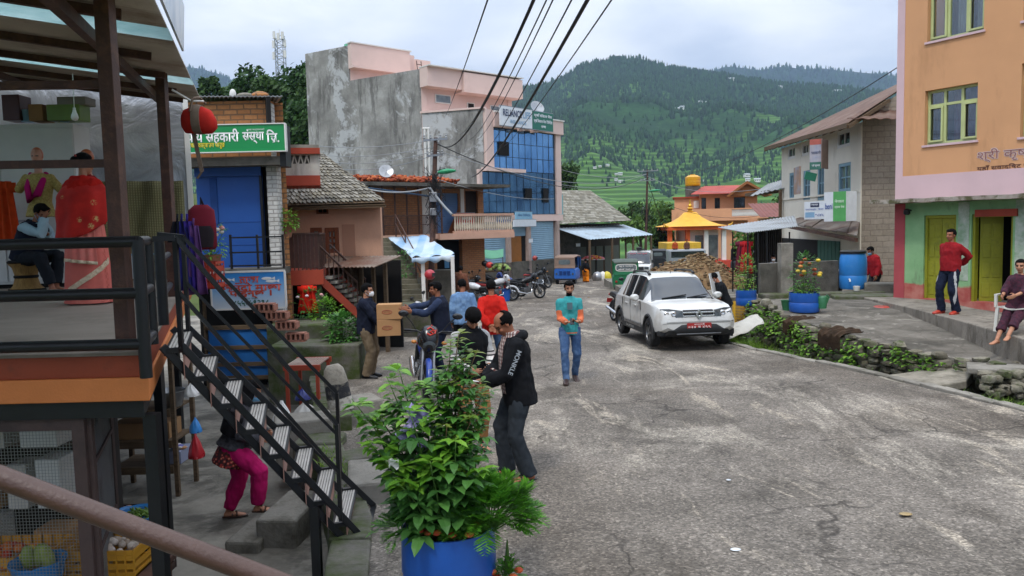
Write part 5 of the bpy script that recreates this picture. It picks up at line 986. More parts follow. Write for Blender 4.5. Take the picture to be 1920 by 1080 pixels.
hut=thing('hut','white hut on the far terraced slope','house');B1('wall',M['white'],hut,(-4,4,-3,3,-3,3));m=MB();m.add([(-4.6,-3.6,3),(4.6,-3.6,3),(4.6,3.6,3),(-4.6,3.6,3),(-4.6,0,5),(4.6,0,5)],[(0,1,5,4),(2,3,4,5),(0,4,3),(1,2,5)]);m.build('roof',corr('pale_tin','b5babd','8a8c8c',.3),hut);B1('window',M['dark'],hut,*[(x,x+1.2,-3.05,-3.01,0,1.6)for x in(-3,-.6,1.8)])
def on_hill(px,py):
 lo=None
 for k in range(1,200):
  t_=.05+k*.0045;x,y,z=hillh(SK1,px,t_,H1['D'],H1['r0'],H1['z0'],H1['amp'],H1['seed']);r=ray(px,py);
  if z>CAMZ+r.z*y:return V((x,y,z))
 return V((x,y,z))
HUTS=[(1112,320,1.0),(1122,321,.9),(1136,321,1.1),(1152,330,1.),(1160,332,1.3),(1152,345,1.),(1160,346,1.2),(1268,208,3),(1276,207,3),(1320,195,2.5),(1390,198,2.5),(1372,140,4),(1462,152,4),(1570,151,4),(1320,347,.9),(1400,335,1.2),(1420,343,1.3),(1402,345,1.),(1310,196,2.5),(1202,398,.7),(1190,402,.7)]
for i,(px,py,s_)in enumerate(HUTS):
 p=on_hill(px,py);lb='small white hut far off on the hillside, '+('high on the wooded slope'if py<215 else 'among the terraces behind the market'if px<1250 else 'above the roofs of the peach house');o=hut if i==0 else dup(hut,p,rnd.uniform(-.4,.4),None,None,s_*1.0)
 o.location=p+V((0,0,1));o['label']=lb;o['group']='huts '+lb.split(', ')[1];o.scale=(s_*.42,s_*.42,s_*.3)
 # -- orange building on the right
GZ=.44
ob=Fac('orange_building','orange three storey building with pink bands and green ground floor on the right','building',(9.53,19.2),(14.03,11.37),GZ)
zs1=ob.lc(1676,376)[1];M['orangewall']=pm('orange_plaster','d19c70',.88,.06,.8,'a87b54',.36,.9,.12,30,streak=True);M['bandpink']=pm('pink_band','d2b4b6',.85,.06,1,'a58085',.25,1.5,.1)
t=NT('green_base_plaster');v=t.coord();s_=t.n('ShaderNodeSeparateXYZ');t.l(v,s_.inputs[0]);c=t.ramp(t.noise(v,2,5),[(.3,'7aa573'),(.7,'93ba88')]);c=t.mix(t.ramp(t.noise(t.coord('Object',(2,2,.6)),1.6,7,.7),[(.55,0),(.68,.8)]),c,lin('6b7a5e'))
zz_=t.math('ADD',s_.outputs[2],t.math('MULTIPLY',t.noise(v,5,5),.16));rc=t.ramp(t.noise(v,3,6),[(.4,'a8524a'),(.62,'b9776a')]);c=t.mix(t.ramp(zz_,[(.42,1),(.47,0)]),c,rc);t.bsdf(c,.9,0,t.bump(t.noise(v,25,4),.2),.3);M['greenwall']=t.m
LN=ob.w;w1=ob.rect(1735,152,1831,270);w2=ob.rect(1741,-70,1844,76);w3=(ob.lc(1914,200)[0],w1[1]+.05,ob.lc(1914,200)[0]+1.2,w1[3])
w1=(w1[0],ob.lc(1740,272)[1],w1[2],ob.lc(1740,170)[1]);z2b=ob.lc(1745,78)[1];w2=(w2[0],z2b,w2[2],z2b+1.5);w4=(w3[0],z2b,w3[2],z2b+1.5)
TOPZ=8.2
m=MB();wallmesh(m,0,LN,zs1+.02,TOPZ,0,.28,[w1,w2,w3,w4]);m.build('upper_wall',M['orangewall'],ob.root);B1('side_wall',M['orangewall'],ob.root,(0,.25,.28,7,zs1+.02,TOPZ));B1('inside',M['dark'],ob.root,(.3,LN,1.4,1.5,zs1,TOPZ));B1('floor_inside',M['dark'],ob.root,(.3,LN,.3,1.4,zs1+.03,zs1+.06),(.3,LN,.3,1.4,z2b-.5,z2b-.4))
bx=ob.lc(1695,200)[0];zp=ob.lc(1690,331)[1]
B1('pink_strip',M['bandpink'],ob.root,(-.01,bx,-.012,0,zp,TOPZ));B1('pink_strip',M['bandpink'],ob.root,(-.01,LN,-.013,0,zs1+.02,zp))
M['lime']=pm('lime_window_paint','bcc388',.6,.08,4,'98a06a',.25,5)
def bigwin(w_):
 x0,z0,x1,z1=w_;m=MB();f=.06;y0,y1=.12,.2;m.box(x0,x0+f,y0,y1,z0,z1);m.box(x1-f,x1,y0,y1,z0,z1);m.box(x0+f,x1-f,y0,y1,z0,z0+f);m.box(x0+f,x1-f,y0,y1,z1-f,z1);iw=x1-x0;zt_=z0+(z1-z0)*.72
 for u in(.34,.67):m.box(x0+iw*u-.03,x0+iw*u+.03,y0,y1,z0+f,z1-f)
 m.box(x0+f,x1-f,y0+.004,y1-.004,zt_-.03,zt_+.03);o=m.build('window',M['lime'],ob.root,bev=.004)
 for a,b in((.0,.34),(.67,1.)):xa,xb=x0+iw*a+.035,x0+iw*b-.035;m=MB();g=.045;m.box(xa,xa+g,.09,.13,z0+f,zt_-.03);m.box(xb-g,xb,.09,.13,z0+f,zt_-.03);m.box(xa+g,xb-g,.09,.13,z0+f,z0+f+g);m.box(xa+g,xb-g,.09,.13,zt_-.03-g,zt_-.03);m.build('sash',M['lime'],o,bev=.003)
 B1('pane',M['winpane'],o,(x0+f*.5,x1-f*.5,.155,.16,z0+f*.5,z1-f*.5));B1('sill',M['bandpink'],o,(x0-.04,x1+.04,-.04,.12,z0-.05,z0));return o
t=NT('window_pane');tr=t.n('ShaderNodeBsdfTransparent');gl=t.n('ShaderNodeBsdfGlossy');gl.inputs['Roughness'].default_value=.03;tr.inputs[0].default_value=(.75,.8,.82,1);lw=t.n('ShaderNodeLayerWeight');lw.inputs[0].default_value=.5;mx=t.n('ShaderNodeMixShader');t.l(t.math('ADD',t.math('MULTIPLY',lw.outputs['Facing'],.35),.1),mx.inputs[0]);t.l(tr.outputs[0],mx.inputs[1]);t.l(gl.outputs[0],mx.inputs[2]);t.l(mx.outputs[0],t.out.inputs[0]);M['winpane']=t.m
for w_ in(w1,w2,w3,w4):bigwin(w_)
x0,z0,x1,z1=w1;m=MB();m.slab(lambda u,w:(x0+(x1-x0)*(.38+.62*u),.42+.06*math.sin(u*34+mn.noise((u*5,w,0))*2),z0+.02+(z1-z0)*w),60,6,(0,.01,0));tag(m.build('curtain',pm('mauve_curtain','8d5a78',.9,.25,4,'b98fa2',.35,3),None,smooth=180),'gathered mauve curtain behind the lower window of the orange building','curtain').matrix_world=ob.M
m=MB();m.slab(lambda u,w:(x0+.02+(x1-x0)*.22*u,.5+.04*math.sin(u*18),z0+.02+(z1-z0)*.7*w),20,4,(0,.01,0));tag(m.build('curtain',pm('olive_curtain','7c7246',.9,.25,4),None,smooth=180),'narrow olive curtain at the left of the lower window of the orange building','curtain').matrix_world=ob.M
x0,z0,x1,z1=w2;m=MB();m.slab(lambda u,w:(x0+(x1-x0)*(.38+.25*u),.4+.02*math.sin(u*18),z0+.02+(z1-z0)*w),20,4,(0,.01,0));m.slab(lambda u,w:(x0+(x1-x0)*(.72+.25*u),.4+.02*math.sin(u*18),z0+.02+(z1-z0)*w),20,4,(0,.01,0));tag(m.build('curtain',M['white'],None,smooth=180),'white curtains behind the upper window of the orange building','curtain').matrix_world=ob.M
lw_=pl('wall_letter_white','c9b4ae');ld=pl('wall_letter_brown','5a3526');le=pl('wall_letter_mauve','8d5a52')
a=ob.lc(1834,282);b=ob.lc(1834,304);xr_=ob.lc(1990,300)[0];[text('lettering','श्री कृष्ण होटल',(xr_-a[0])*1.25,(a[1]-b[1])*1.1,mt_,ob.root,a[0]+(xr_-a[0])*.62+dx,(a[1]+b[1])/2+dz_,y_,.002)for dx,dz_,y_,mt_ in((-.014,-.012,-.004,lw_),(.014,.012,-.0041,lw_),(-.014,.012,-.0042,lw_),(.014,-.012,-.0043,lw_),(0,0,-.008,le))]
a=ob.lc(1832,312);b=ob.lc(1832,322);text('lettering','यहाँ स्वादिष्ट खाना, नास्ता पाइन्छ',(xr_-a[0])*1.4,(a[1]-b[1])*1.2,ld,ob.root,a[0]+(xr_-a[0])*.7,(a[1]+b[1])/2,-.004,.002,weight=.02)
t=NT('mossy_canopy');v=t.coord();c=t.ramp(t.noise(v,3,6),[(.3,'8a7d72'),(.7,'a8a094')]);c=t.mix(t.ramp(t.noise(v,2.4,7,.7),[(.48,0),(.58,.9)]),c,lin('4b4a26'));t.bsdf(c,.95,0,t.bump(t.noise(v,14,5),.7,.02));M['mossslab']=t.m
cx0=ob.lc(1640,376,-.35)[0];m=MB();m.slab(lambda u,w:(cx0+(LN-cx0)*u,-.55+.57*w,zs1+.015+.02*mn.noise((u*30,w*3,0))),80,6,.09);m.build('canopy_slab',M['mossslab'],ob.root)
d1=ob.rect(1733,402,1790,553);d2=ob.rect(1822,400,1896,552);d1=(d1[0],.03,d1[2],ob.lc(1735,404)[1]);d2=(d2[0],.03,d2[2],d1[3])
m=MB();wallmesh(m,0,LN,-.5,zs1-.08,0,.28,[d1,d2,(d2[2]+.6,.03,d2[2]+1.5,d1[3])]);m.build('lower_wall',M['greenwall'],ob.root);B1('corner_strip',M['redpaint']if False else pm('crimson_strip','a84a4e',.85,.1,2,'7d3a3c',.3,2),ob.root,(-.012,.26,-.012,.3,-.5,zs1-.085));B1('side_wall',M['greenwall'],ob.root,(0,.25,.3,7,-.5,zs1-.08));B1('dark_room',M['dark'],ob.root,(.3,LN,1.0,1.05,0,zs1))
M['ydoor']=pm('yellow_green_door','8d8d22',.6,.12,4,'5f5d20',.35,4,.15)
def paneldoor(x0,x1,z0,z1,y0,par,hinge=None):
 o=B1('door',M['ydoor'],par,(x0,x1,y0,y0+.04,z0,z1));m=MB();w_=x1-x0;n=4
 for i in range(2):
  for j in range(n):a=x0+w_*(.1+.46*i);b=a+w_*.36;c=z0+(z1-z0)*(.05+j*.235);m.box(a,b,y0-.012,y0,c,c+(z1-z0)*.17)
 m.build('panels',M['ydoor'],o,bev=.008);return o
def doorframe(d):m=MB();m.box(d[0],d[0]+.06,.05,.2,d[1],d[3]);m.box(d[2]-.06,d[2],.05,.2,d[1],d[3]);m.box(d[0]+.06,d[2]-.06,.05,.2,d[3]-.07,d[3]);m.build('door_frame',M['ydoor'],ob.root,bev=.004)
doorframe(d1);doorframe(d2);mid=(d1[0]+d1[2])/2;paneldoor(d1[0]+.06,mid-.005,d1[1],d1[3]-.07,.1,ob.root);paneldoor(mid+.005,d1[2]-.06,d1[1],d1[3]-.07,.1,ob.root)
o=paneldoor(0,.45,d2[1],d2[3]-.07,0,ob.root);o.location=(d2[0]+.08,.22,0);o.rotation_euler=(0,0,R(38))
[B1('worn_panel',pm('peeling_paint','86a081',.9,.15,5,'b9bfb2',.5,4,.3),ob.root,b_)for b_ in((d1[2]+.05,d2[0]-.05,-.01,0,.5,zs1-.1),(d2[2]+.05,d2[2]+.55,-.01,0,.5,zs1-.1))]
B1('door_lintel',M['redpaint'],ob.root,(d2[0]+.1,d2[2]+.1,-.06,0,d2[3]-.06,d2[3]+.1))
p=ob.lc(1708,395);m=MB();m.tube([(0,0,0),(0,-.12,.03)],.02,8);m.lathe([(.02,.05),(.07,.02),(.08,-.06),(.05,-.1),(.001,-.1)],(0,-.16,0),14);tag(m.build('wall_lamp',M['black'],None,smooth=50),'black round lamp fixed under the canopy of the orange building','lamp').matrix_world=ob.M@Matrix.Translation((p[0],0,p[1]))
t=NT('stained_step');v=t.coord();c=t.ramp(t.noise(v,2,6),[(.3,'6f685e'),(.7,'8f877b')]);c=t.mix(t.ramp(t.noise(t.coord('Object',(4,4,1)),1.2,6,.7),[(.5,0),(.66,.8)]),c,lin('4a4338'));t.bsdf(c,.9,0,t.bump(t.noise(v,18,5),.5,.02));M['step']=t.m
pts=[onz(px,py,GZ)for px,py in((1600,553),(1700,575),(1800,601),(1922,636))];back_=[ob.M@V((x,-.0,0))for x in(0,5)]
m=MB();poly=[(p.x,p.y)for p in pts]+[(p.x+(1.3 if i else 1.3),p.y+.9)for i,p in enumerate(reversed(pts))];m.prism(poly,-.3,GZ+.0);kind(m.build('entrance_step',M['step'],bev=.02),'structure')
# -- white house with rusty roof
wh=Fac('white_house','old white plastered house with rusty tin roof and blue framed windows','house',(12.75,36.5),(12.2,27),-.6)
zt_=wh.lc(1606,232)[1];W_=wh.w;M['whitewash']=pm('old_whitewash','ddd6c6',.9,.06,1,'aca592',.3,1.2,.2,20,streak=True)
wn=[wh.rect(1480,325,1489,374),wh.rect(1506,321,1519,374),wh.rect(1533,312,1545,375),wh.rect(1572,308,1595,358),wh.rect(1477,276,1491,296),wh.rect(1503,270,1516,290),wh.rect(1569,248,1594,273)]
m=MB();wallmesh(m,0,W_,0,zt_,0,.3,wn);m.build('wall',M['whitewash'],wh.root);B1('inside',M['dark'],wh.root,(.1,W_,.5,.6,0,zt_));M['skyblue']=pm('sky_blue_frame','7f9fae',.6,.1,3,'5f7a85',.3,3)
for i,w_ in enumerate(wn):woodwin(wh,w_,2,1 if i>3 else 2,.12,.02,.14,'white'if i>3 else 'skyblue','glass'if i>3 else 'greyglass')
M['mudwall']=brick('mud_block','8f8578','81776a','756b5f',.42,.2,.02,stain='9c9285')
zl=zt_+.9;sw=thing('gable_wall','x','x');bpy.data.objects.remove(sw)
B1('corner_pier',M['whitewash'],wh.root,(W_-.2,W_+.03,-.03,.0,0,zt_-.1));B1('floor_band',M['whitewash'],wh.root,(0,W_,-.05,0,zt_*.62,zt_*.62+.07))
E1_,E2_,R2_,R1_=at(1434,277,37.5),at(1590,231,25.6),at(1716,150,27.5),at(1700,150,40);I=wh.I
q0,q1=I@E2_,I@R2_;zz1=lambda y:q0.z+(q1.z-q0.z)*(y-q0.y)/(q1.y-q0.y)-.12
m=MB();vs=[(x,y,z)for x in(W_-.02,W_+.02)for y,z in((.02,0),(4.5,0),(4.5,zz1(4.5)),(.02,zz1(.02)))];m.add(vs,[(3,2,1,0),(4,5,6,7),(0,1,5,4),(2,3,7,6),(1,2,6,5),(3,0,4,7)]);m.build('side_wall',M['mudwall'],wh.root)
t=NT('rusty_roof_tin');v=t.coord();c=t.ramp(t.noise(t.coord('Object',(1,.3,1)),1.6,7,.7),[(.3,'49332a'),(.5,'664a3b'),(.7,'7a675a')]);t.bsdf(c,.7,.2,t.bump(t.noise(v,10,4),.2,.02));M['rustroof']=t.m
m=MB();tinplane(m,*[I@p for p in(E1_,E2_,R2_,R1_)],.03,45);m.build('rusty_roof',M['rustroof'],wh.root);m=MB();
for k in range(14):q=I@lerp(E1_,E2_,k/13);q2=I@lerp(R1_,R2_,k/13);m.bar(q+V((0,0,-.12)),lerp(q,q2,.6)+V((0,0,-.12)),.08,.12)
m.bar(I@E1_+V((0,0,-.06)),I@E2_+V((0,0,-.06)),.06,.16);m.build('rafters',M['oldwood'],wh.root)
A,B_,C_,D_=at(1588,222,25.8),at(1690,222,25.6),at(1690,205,27),at(1612,207,27);m=MB();tinplane(m,*[I@p for p in(A,B_,C_,D_)],.02,14);m.build('gable_awning',M['rustroof'],wh.root)
m=MB();A,B_,C_,D_=at(1470,418,33),at(1606,443,25),at(1612,412,27.6),at(1510,405,34)
for k in range(9):
 u0,u1=k/9,(k+1.05)/9;q=[I@(lerp(A,B_,u0)),I@(lerp(A,B_,u1)),I@lerp(D_,C_,u1),I@lerp(D_,C_,u0)];e=V((0,0,rnd.uniform(0,.08)));q=[p+e for p in q];m.add(q+[p-V((0,0,.03))for p in q],[(0,1,2,3),(7,6,5,4),(0,4,5,1),(1,5,6,2),(2,6,7,3),(3,7,4,0)])
m.build('plank_canopy',corr('grey_rusty_sheets','7f7971','5a4338',.5,.7,.2),wh.root)
m=MB();m.bar(I@lerp(A,B_,.02)+V((0,0,-.12)),I@B_+V((0,0,-.12)),.1,.12);m.build('canopy_beam',M['rust'],wh.root)
a=wh.rect(1536,450,1577,505);m=MB();n=6
for k in range(n):m.box(a[0]+(a[2]-a[0])*k/n,a[0]+(a[2]-a[0])*(k+.86)/n,-.06,-.02,0,a[3])
m.build('green_plank_door',wood('green_planks','33564a','4a7364',.8,2),wh.root);B1('dark_band',M['dark'],wh.root,(0,a[0]-.1,-.03,-.01,0,a[3]))
def leaning(label,px0,px1,pyb,pyt,d0,d1,mt,cols,rows,th=.12,lean=.22):
 f=Fac('signboard',label,'sign',at(px0,pyb,d0),at(px1,pyb,d1),at((px0+px1)/2,pyb,(d0+d1)/2).z);h=(pyb-pyt)/1450*(d0+d1)/2;f.root.rotation_euler.x=-lean*0;B1('panel',mt,f.root,(0,f.w,0,th,0,h))
 for(u0,v0,u1,v1,m_)in cols:B1('colour_field',m_,f.root,(u0*f.w,u1*f.w,-.004,-.0005,v0*h,v1*h))
 for(s_,u0,v0,u1,v1,m_)in rows:text('lettering',s_,(u1-u0)*f.w,(v1-v0)*h,m_,f.root,(u0+u1)/2*f.w,(v0+v1)/2*h,-.012,.004,weight=.015)
 return f
lg=pl('sign_lightgreen','57a25a');ll=pl('lettering_paleg','cfe2c8');lb_=pl('lettering_blue2','4a5f9a')
leaning('white and green box signboard leaning on the plank canopy',1545,1586,415,360,26.4,25.6,pale,[(.42,0,1,1,lg)],[('beni',.06,.42,.4,.62,lb_),('नेपाल',.5,.62,.92,.74,ll),('ल्याब सेवा',.5,.42,.94,.54,ll)],.5)
leaning('white and blue notice board leaning on the plank canopy beside the green box sign',1508,1547,411,378,27.6,26.7,pale,[(.3,.68,.72,.92,pl('field_navy','2f3550')),(.05,.1,.5,.4,pblue)],[('परामर्श सेवा',.06,.5,.94,.62,lb_),('सम्पर्क',.34,.74,.68,.86,pale),('९८४५',.55,.15,.95,.3,lb_)])
leaning('torn hanging banner with red top and green foot under the rusty eave',1518,1541,318,262,27.5,27.3,pm('banner_faded','a9a6ad',.6,.2,2,'7d8fae',.4,1.5),[(0,.82,1,1,pm('faded_red','a85a4e',.7)),(0,0,1,.25,pm('faded_green','3f6f62',.7))],[('सहकारी',.1,.5,.9,.62,navy),('संस्था',.15,.08,.85,.18,pale)],.03)
leaning('brown folded banner panel turned sideways under the rusty eave',1541,1553,316,262,27.2,27.9,pm('banner_brown','7d6a60',.7,.3,2),[],[],.03);leaning('narrow faded orange sign turned edge-on between the windows',1488,1499,364,314,30.5,29.5,pm('banner_orange','9a7f6e',.7,.3,2,'7f9fb8',.4),[],[],.05)
p=at(1521,330,27.3);tag(MB().box(-.22,.18,-.02,.02,-.16,.12).build('small_sign',greenb,None,loc=p),'small tilted green sign hanging between the upper windows','sign').rotation_euler=(0,R(15),0)
# -- tin shed, low wall, kit behind the terrace
ts=thing('tin_shed','open tin roofed shed on thin poles beside the white house','shed');A,B_,C_,D_=at(1400,436,23.5),at(1496,424,24.5),at(1490,404,29),at(1346,426,28);m=MB();tinplane(m,A,B_,C_,D_,.010,75);m.build('tin_roof',corr('grey_tin2','9a9ea0','75716c',.4,.5,.4),ts)
for px,py,d in((1402,544,23.5),(1421,560,22.5),(1438,545,24),(1374,520,27.5),(1480,500,24)):p=at(px,py,d);m=MB();m.tube([(p.x,p.y,-.9),(p.x,p.y,A.z-.02)],.025,6);m.build('pole',M['black'],ts)
a,b=at(1414,500,25.2),at(1470,500,25);m=MB();m.slab(lambda u,w:(a.x+(b.x-a.x)*u,25.2+.03*math.sin(u*90),-.6+(A.z+.1+.6)*w),180,1,(0,.01,0));m.build('corrugated_wall',corr('dark_tin','55524e','3d362f',.5),ts)
lw2=thing('low_wall','low bare concrete wall with a taller pier behind the flower drums','wall');a,b=at(1426,545,20.6),at(1572,545,21.2);zt3=at(1500,491,21).z;m=MB();m.prism([(a.x,a.y),(b.x,b.y),(b.x,b.y+.2),(a.x,a.y+.2)],-.4,zt3);m.build('wall',M['concdark'],lw2,bev=.01);p=at(1476,500,20.4);B1('pier',M['conc'],lw2,(p.x-.16,p.x+.16,p.y,p.y+.3,-.4,at(1476,456,20.4).z),bev=.01)
p=at(1599,541,21.0);dr=thing('water_drum','tall blue plastic water drum with black lid and a white tap','drum',p);m=MB();r=.345;m.lathe([(r*.93,0),(r,.06),(r*1.02,.35),(r*.99,.37),(r*1.02,.39),(r*1.02,.7),(r*.98,.85),(r*.9,.97)],n=28);m.build('drum',pm('bright_blue_plastic','2f7fc8',.35,.1,2,'5a92bf',.3,3,.03,spec=.5),dr,smooth=50);m=MB();m.lathe([(r*.98,.96),(r*.98,1.02),(r*.9,1.04),(.01,1.04)],n=28);m.build('lid',M['black'],dr,smooth=40);m=MB();m.tube([(-.22,-.27,.28),(-.25,-.38,.28),(-.25,-.4,.22)],.022,8);m.build('tap',pale,dr)
p=at(1561,530,21.5);m=MB();m.lathe([(.2,0),(.26,.1),(.27,.45),(.22,.6),(.15,.63)],n=18);o=m.build('body',pl('charcoal','33373c'),tp_:=thing('pot','dark round water pot with pale cover beside the blue drum','pot',(p.x,p.y,.35)),smooth=50);m=MB();m.ell((0,0,.64),(.17,.17,.1),14,8);m.build('cover',M['white'],tp_,smooth=180)
p=at(1606,545,20.3);m=MB();m.lathe([(.07,0),(.09,.12),(.08,.12),(.06,.01)],n=14);tag(m.build('tub',M['white'],None,smooth=50,loc=p),'small white tub on the ledge below the blue drum','tub')
for k,(px,py,d,wx,wy,h)in enumerate(((1540,548,20.3,3.2,.5,.25),(1620,552,19.8,1.6,.9,.3),(1655,530,20.5,.9,.6,.55))):stone(px,py,d,wx,wy,h,('long low stone ledge below the concrete wall','rough stone step below the blue drum','stacked stones at the corner of the orange building')[k],'moss'if k<2 else 'slabst',-.2*k,'stone_ledge','ledge',0)
def planter(px,py,d,r,h,label,mt='bluebarrel',z=None):
 p=at(px,py,d);z=p.z if z is None else z;b=thing('planter',label,'planter',(p.x,p.y,z));m=MB();m.lathe([(r*.94,0),(r,.04),(r*1.02,h*.45),(r*.985,h*.5),(r*1.02,h*.55),(r,h),(r*.95,h),(r*.93,h-.08),(.001,h-.08)],n=30,cap=False);m.build('barrel',M[mt],b,smooth=50);m=MB();m.lathe([(r*.93,h-.075),(r*.5,h-.05),(.001,h-.045)],n=20,cap=False);m.build('soil',M['soil'],b,smooth=180);return b
PB1=planter(1508,584,17.6,.33,.44,'cut blue drum planter with tall yellow flowers on the terrace');PB2=planter(1399,572,20.2,.26,.4,'cut blue drum planter with a green shrub by the tin shed');PB3=planter(645,697,14.6,.31,.55,'blue drum planter full of leafy seedlings beside the man with boxes')
PB0=planter(826,1100,4.85,.3,.62,'big blue drum planter in the foreground at the road edge',z=road_z(4.85)-.03);PB0.location.x=-.45
M['greenpot']=pl('greenpot','2f6b45');p=at(1476,582,17.9);m=MB();m.lathe([(.1,0),(.14,.22),(.15,.24),(.13,.24),(.09,.02)],n=18);tag(m.build('flower_pot',M['greenpot'],None,smooth=50,loc=p),'dark green plastic pot left of the flower drum on the terrace','pot')
p=at(1541,578,17.4);m=MB();m.tube([(.0,0,.05+.0),(.1,0,.1),(.16,0,.25),(.1,0,.3)],.02,8);m.lathe([(.1,0),(.12,.25),(.1,.28),(.001,.28)],n=16);tag(m.build('watering_can',M['greenpot'],None,smooth=60,loc=p),'green watering can right of the flower drum on the terrace','watering can')
p=onz(1652,580,terr_z(9,17));m=MB();m.lathe([(.15,0),(.2,.05),(.14,.08),(.001,.05)],n=16);tag(m.build('dustpan',pl('dustpan_red','a83a2c'),None,smooth=60,loc=p),'red plastic pan lying on the terrace in front of the step','pan')
for i,(px,py)in enumerate(((1824,614),(1858,622))):
 p=onz(px,py,.3);m=MB();m.loft([((0,y,z),(1,0,0),(0,0,1),w_,h)for y,z,w_,h in((-.13,.02,.03,.015),(-.08,.02,.045,.02),(.05,.02,.045,.02),(.13,.02,.03,.015))],10);m.tube([(-.04,.02,.02),(0,.0,.06),(.04,.02,.02)],.01,6);o=m.build('slipper',M['black'],None,smooth=60,loc=p);o.rotation_euler=(0,0,.8+i);tag(o,'black slipper lying before the step, '+('left of the seated woman'if i==0 else 'right below the seated woman'),'slipper')
ch=thing('plastic_chair','white moulded plastic garden chair with arms at the step','chair',onz(1908,622,GZ),R(120));M['whitepl']=pl('white_plastic','d8d6cc')
m=MB();m.slab(lambda u,w:(-.22+.44*u,-.2+.42*w,.42+.015*math.cos(u*PI*2)),8,6,.02);m.build('seat',M['whitepl'],ch,smooth=60);m=MB();m.slab(lambda u,w:(-.22+.44*u,-.24-.12*w-.03*math.cos(u*PI),.44+.42*w),8,6,(0,.02,0));m.build('backrest',M['whitepl'],ch,smooth=60)
for x,y in((-.24,-.22),(.24,-.22),(-.25,.22),(.25,.22)):m=MB();m.bar((x,y,0),(x*.92,y*.92,.43),.05,.035);m.build('leg',M['whitepl'],ch)
for x in(-.25,.25):m=MB();m.bar((x,-.28,.64),(x,.24,.63),.05,.025);m.bar((x,.22,.42),(x,.22,.63),.04,.04);m.build('armrest',M['whitepl'],ch)
t=NT('wall_stone');g=t.n('ShaderNodeNewGeometry');v=t.coord();c=t.ramp(g.outputs['Random Per Island'],[(0,'5a5448'),(.4,'77705f'),(.75,'8a8474'),(1,'6b6558')]);c=t.mix(t.ramp(t.noise(v,2.5,6,.7),[(.5,0),(.62,.85)]),c,lin('3f4a20'));c=t.mix(.5,c,t.ramp(t.noise(v,16,5),[(.3,.45),(.7,1.15)]),'MULTIPLY');t.bsdf(c,.95,0,t.bump(t.noise(v,14,6),.8,.03));M['wallstone']=t.m
m=MB();rg=random.Random(2)
def stn(c,sx_,sy_,sz_,rz=0):
 rot=Matrix.Rotation(rz,3,'Z')@Matrix.Rotation(rg.uniform(-.15,.15),3,'Y');n0=len(m.v);m.ell((0,0,0),1,8,6)
 for i in range(n0,len(m.v)):p=V(m.v[i]);k=.78+.3*mn.noise(p*1.3+V(c)*3);q=V([math.copysign(abs(a)**.6,a)for a in p])*k;m.v[i]=tuple(rot@V((q.x*sx_,q.y*sy_,q.z*sz_))+V(c))
y=11.3
while y<21.4:
 x=interp(TE,y);zt4=terr_z(x,y)-.02;zb4=road_z(y)-.7;z=zb4;
 while z<zt4:
  h=rg.uniform(.1,.19);s_=rg.uniform(.11,.2);stn((x+rg.uniform(-.06,.06)-.04,y+rg.uniform(-.05,.05),z+h/2),.14,s_,h*.58,rg.uniform(-.2,.2));z+=h*.92
 y+=.26
tag(m.build('drystone_wall',M['wallstone'],None,smooth=40),'mossy drystone wall holding up the paved terrace above the ditch','wall')
m=MB()
for k in range(90):px,py=rg.uniform(1845,1930),rg.uniform(696,735);p=onz(px,py,-.2);stn((p.x,p.y,rg.uniform(-.3,.0)),rg.uniform(.06,.17),rg.uniform(.06,.14),rg.uniform(.04,.09),rg.random()*3)
tag(m.build('rubble_bank',M['wallstone'],None,smooth=40),'loose stones piled at the ditch mouth right of the concrete slab bridge','stones')
m=MB();poly=[onz(px,py,-.20)for px,py in((1644,700),(1719,722),(1812,714),(1858,672),(1828,660),(1750,691))];m.prism([(p.x,p.y)for p in poly],-.34,[-.25,-.25,-.2,-.02,.0,-.2]);tag(m.build('slab_bridge',pm('pale_slab','8f887a',.9,.15,2,'5f5a4c',.45,2.5,.5,25),None,bev=.02),'pale concrete slabs bridging the ditch up to the terrace','slab bridge')
for px,py,w_,lb in((1895,694,.5,'grey flat slab on top of the loose stones at the right edge'),):p=onz(px,py,-.02);o=MB().box(-.6,.6,-.3,.3,-.05,.05).build('flat_slab',M['conc'],None,bev=.02,loc=p);tag(o,lb,'slab');o.rotation_euler=(0,0,-.5)
for(px0,px1,py,lb)in((1488,1532,606,'brown sacking draped over the drystone wall near the flower drum'),(1556,1606,628,'wider brown sacking hanging over the middle of the drystone wall')):
 a=onz(px0,py-4,.24);b=onz(px1-8,py+3,.14);n_=V((-.9,-.35,0));m=MB();m.slab(lambda u,w:lerp(a,b,u)+n_*(-.3+min(w,.5)*1.1+(w>.5)*.06)+V((0,0,.09-max(0,w-.45)*.6+.05*mn.noise((u*5,w*5,px0))+.03*math.sin(u*25))),22,16,.012);tag(m.build('sacking',pm('jute','4b3a2c',.95,.2,6,'2f251c',.4,5,.6,40),None,smooth=180),lb,'cloth')
c0=at(1296,512,33);t=NT('earth_heap');v=t.coord();c=t.ramp(t.noise(v,3,7,.7),[(.3,'6b5238'),(.5,'8d6f4c'),(.7,'a8906a')]);t.bsdf(c,.95,0,t.bump(t.noise(v,9,6,.7),.9,.1));M['earth']=t.m
hp=thing('earth_heap','big heap of brown earth and broken stone dumped on the road behind the white car','heap',(c0.x,c0.y,road_z(33)-.1));m=MB()
hf=lambda x,y:1.9*max(0,1-(abs(x-.1)/3.6)**1.5-(abs(y)/2.6)**1.8)*(1+.15*mn.noise((x*.8,y*.8,0)))+.12*mn.noise((x*2.4,y*2.4,1))
m.grid(lambda u,w:(-4+8*u,-3+6*w,hf(-4+8*u,-3+6*w)-.14),70,50);m.build('mound',M['earth'],hp,smooth=180);m=MB()
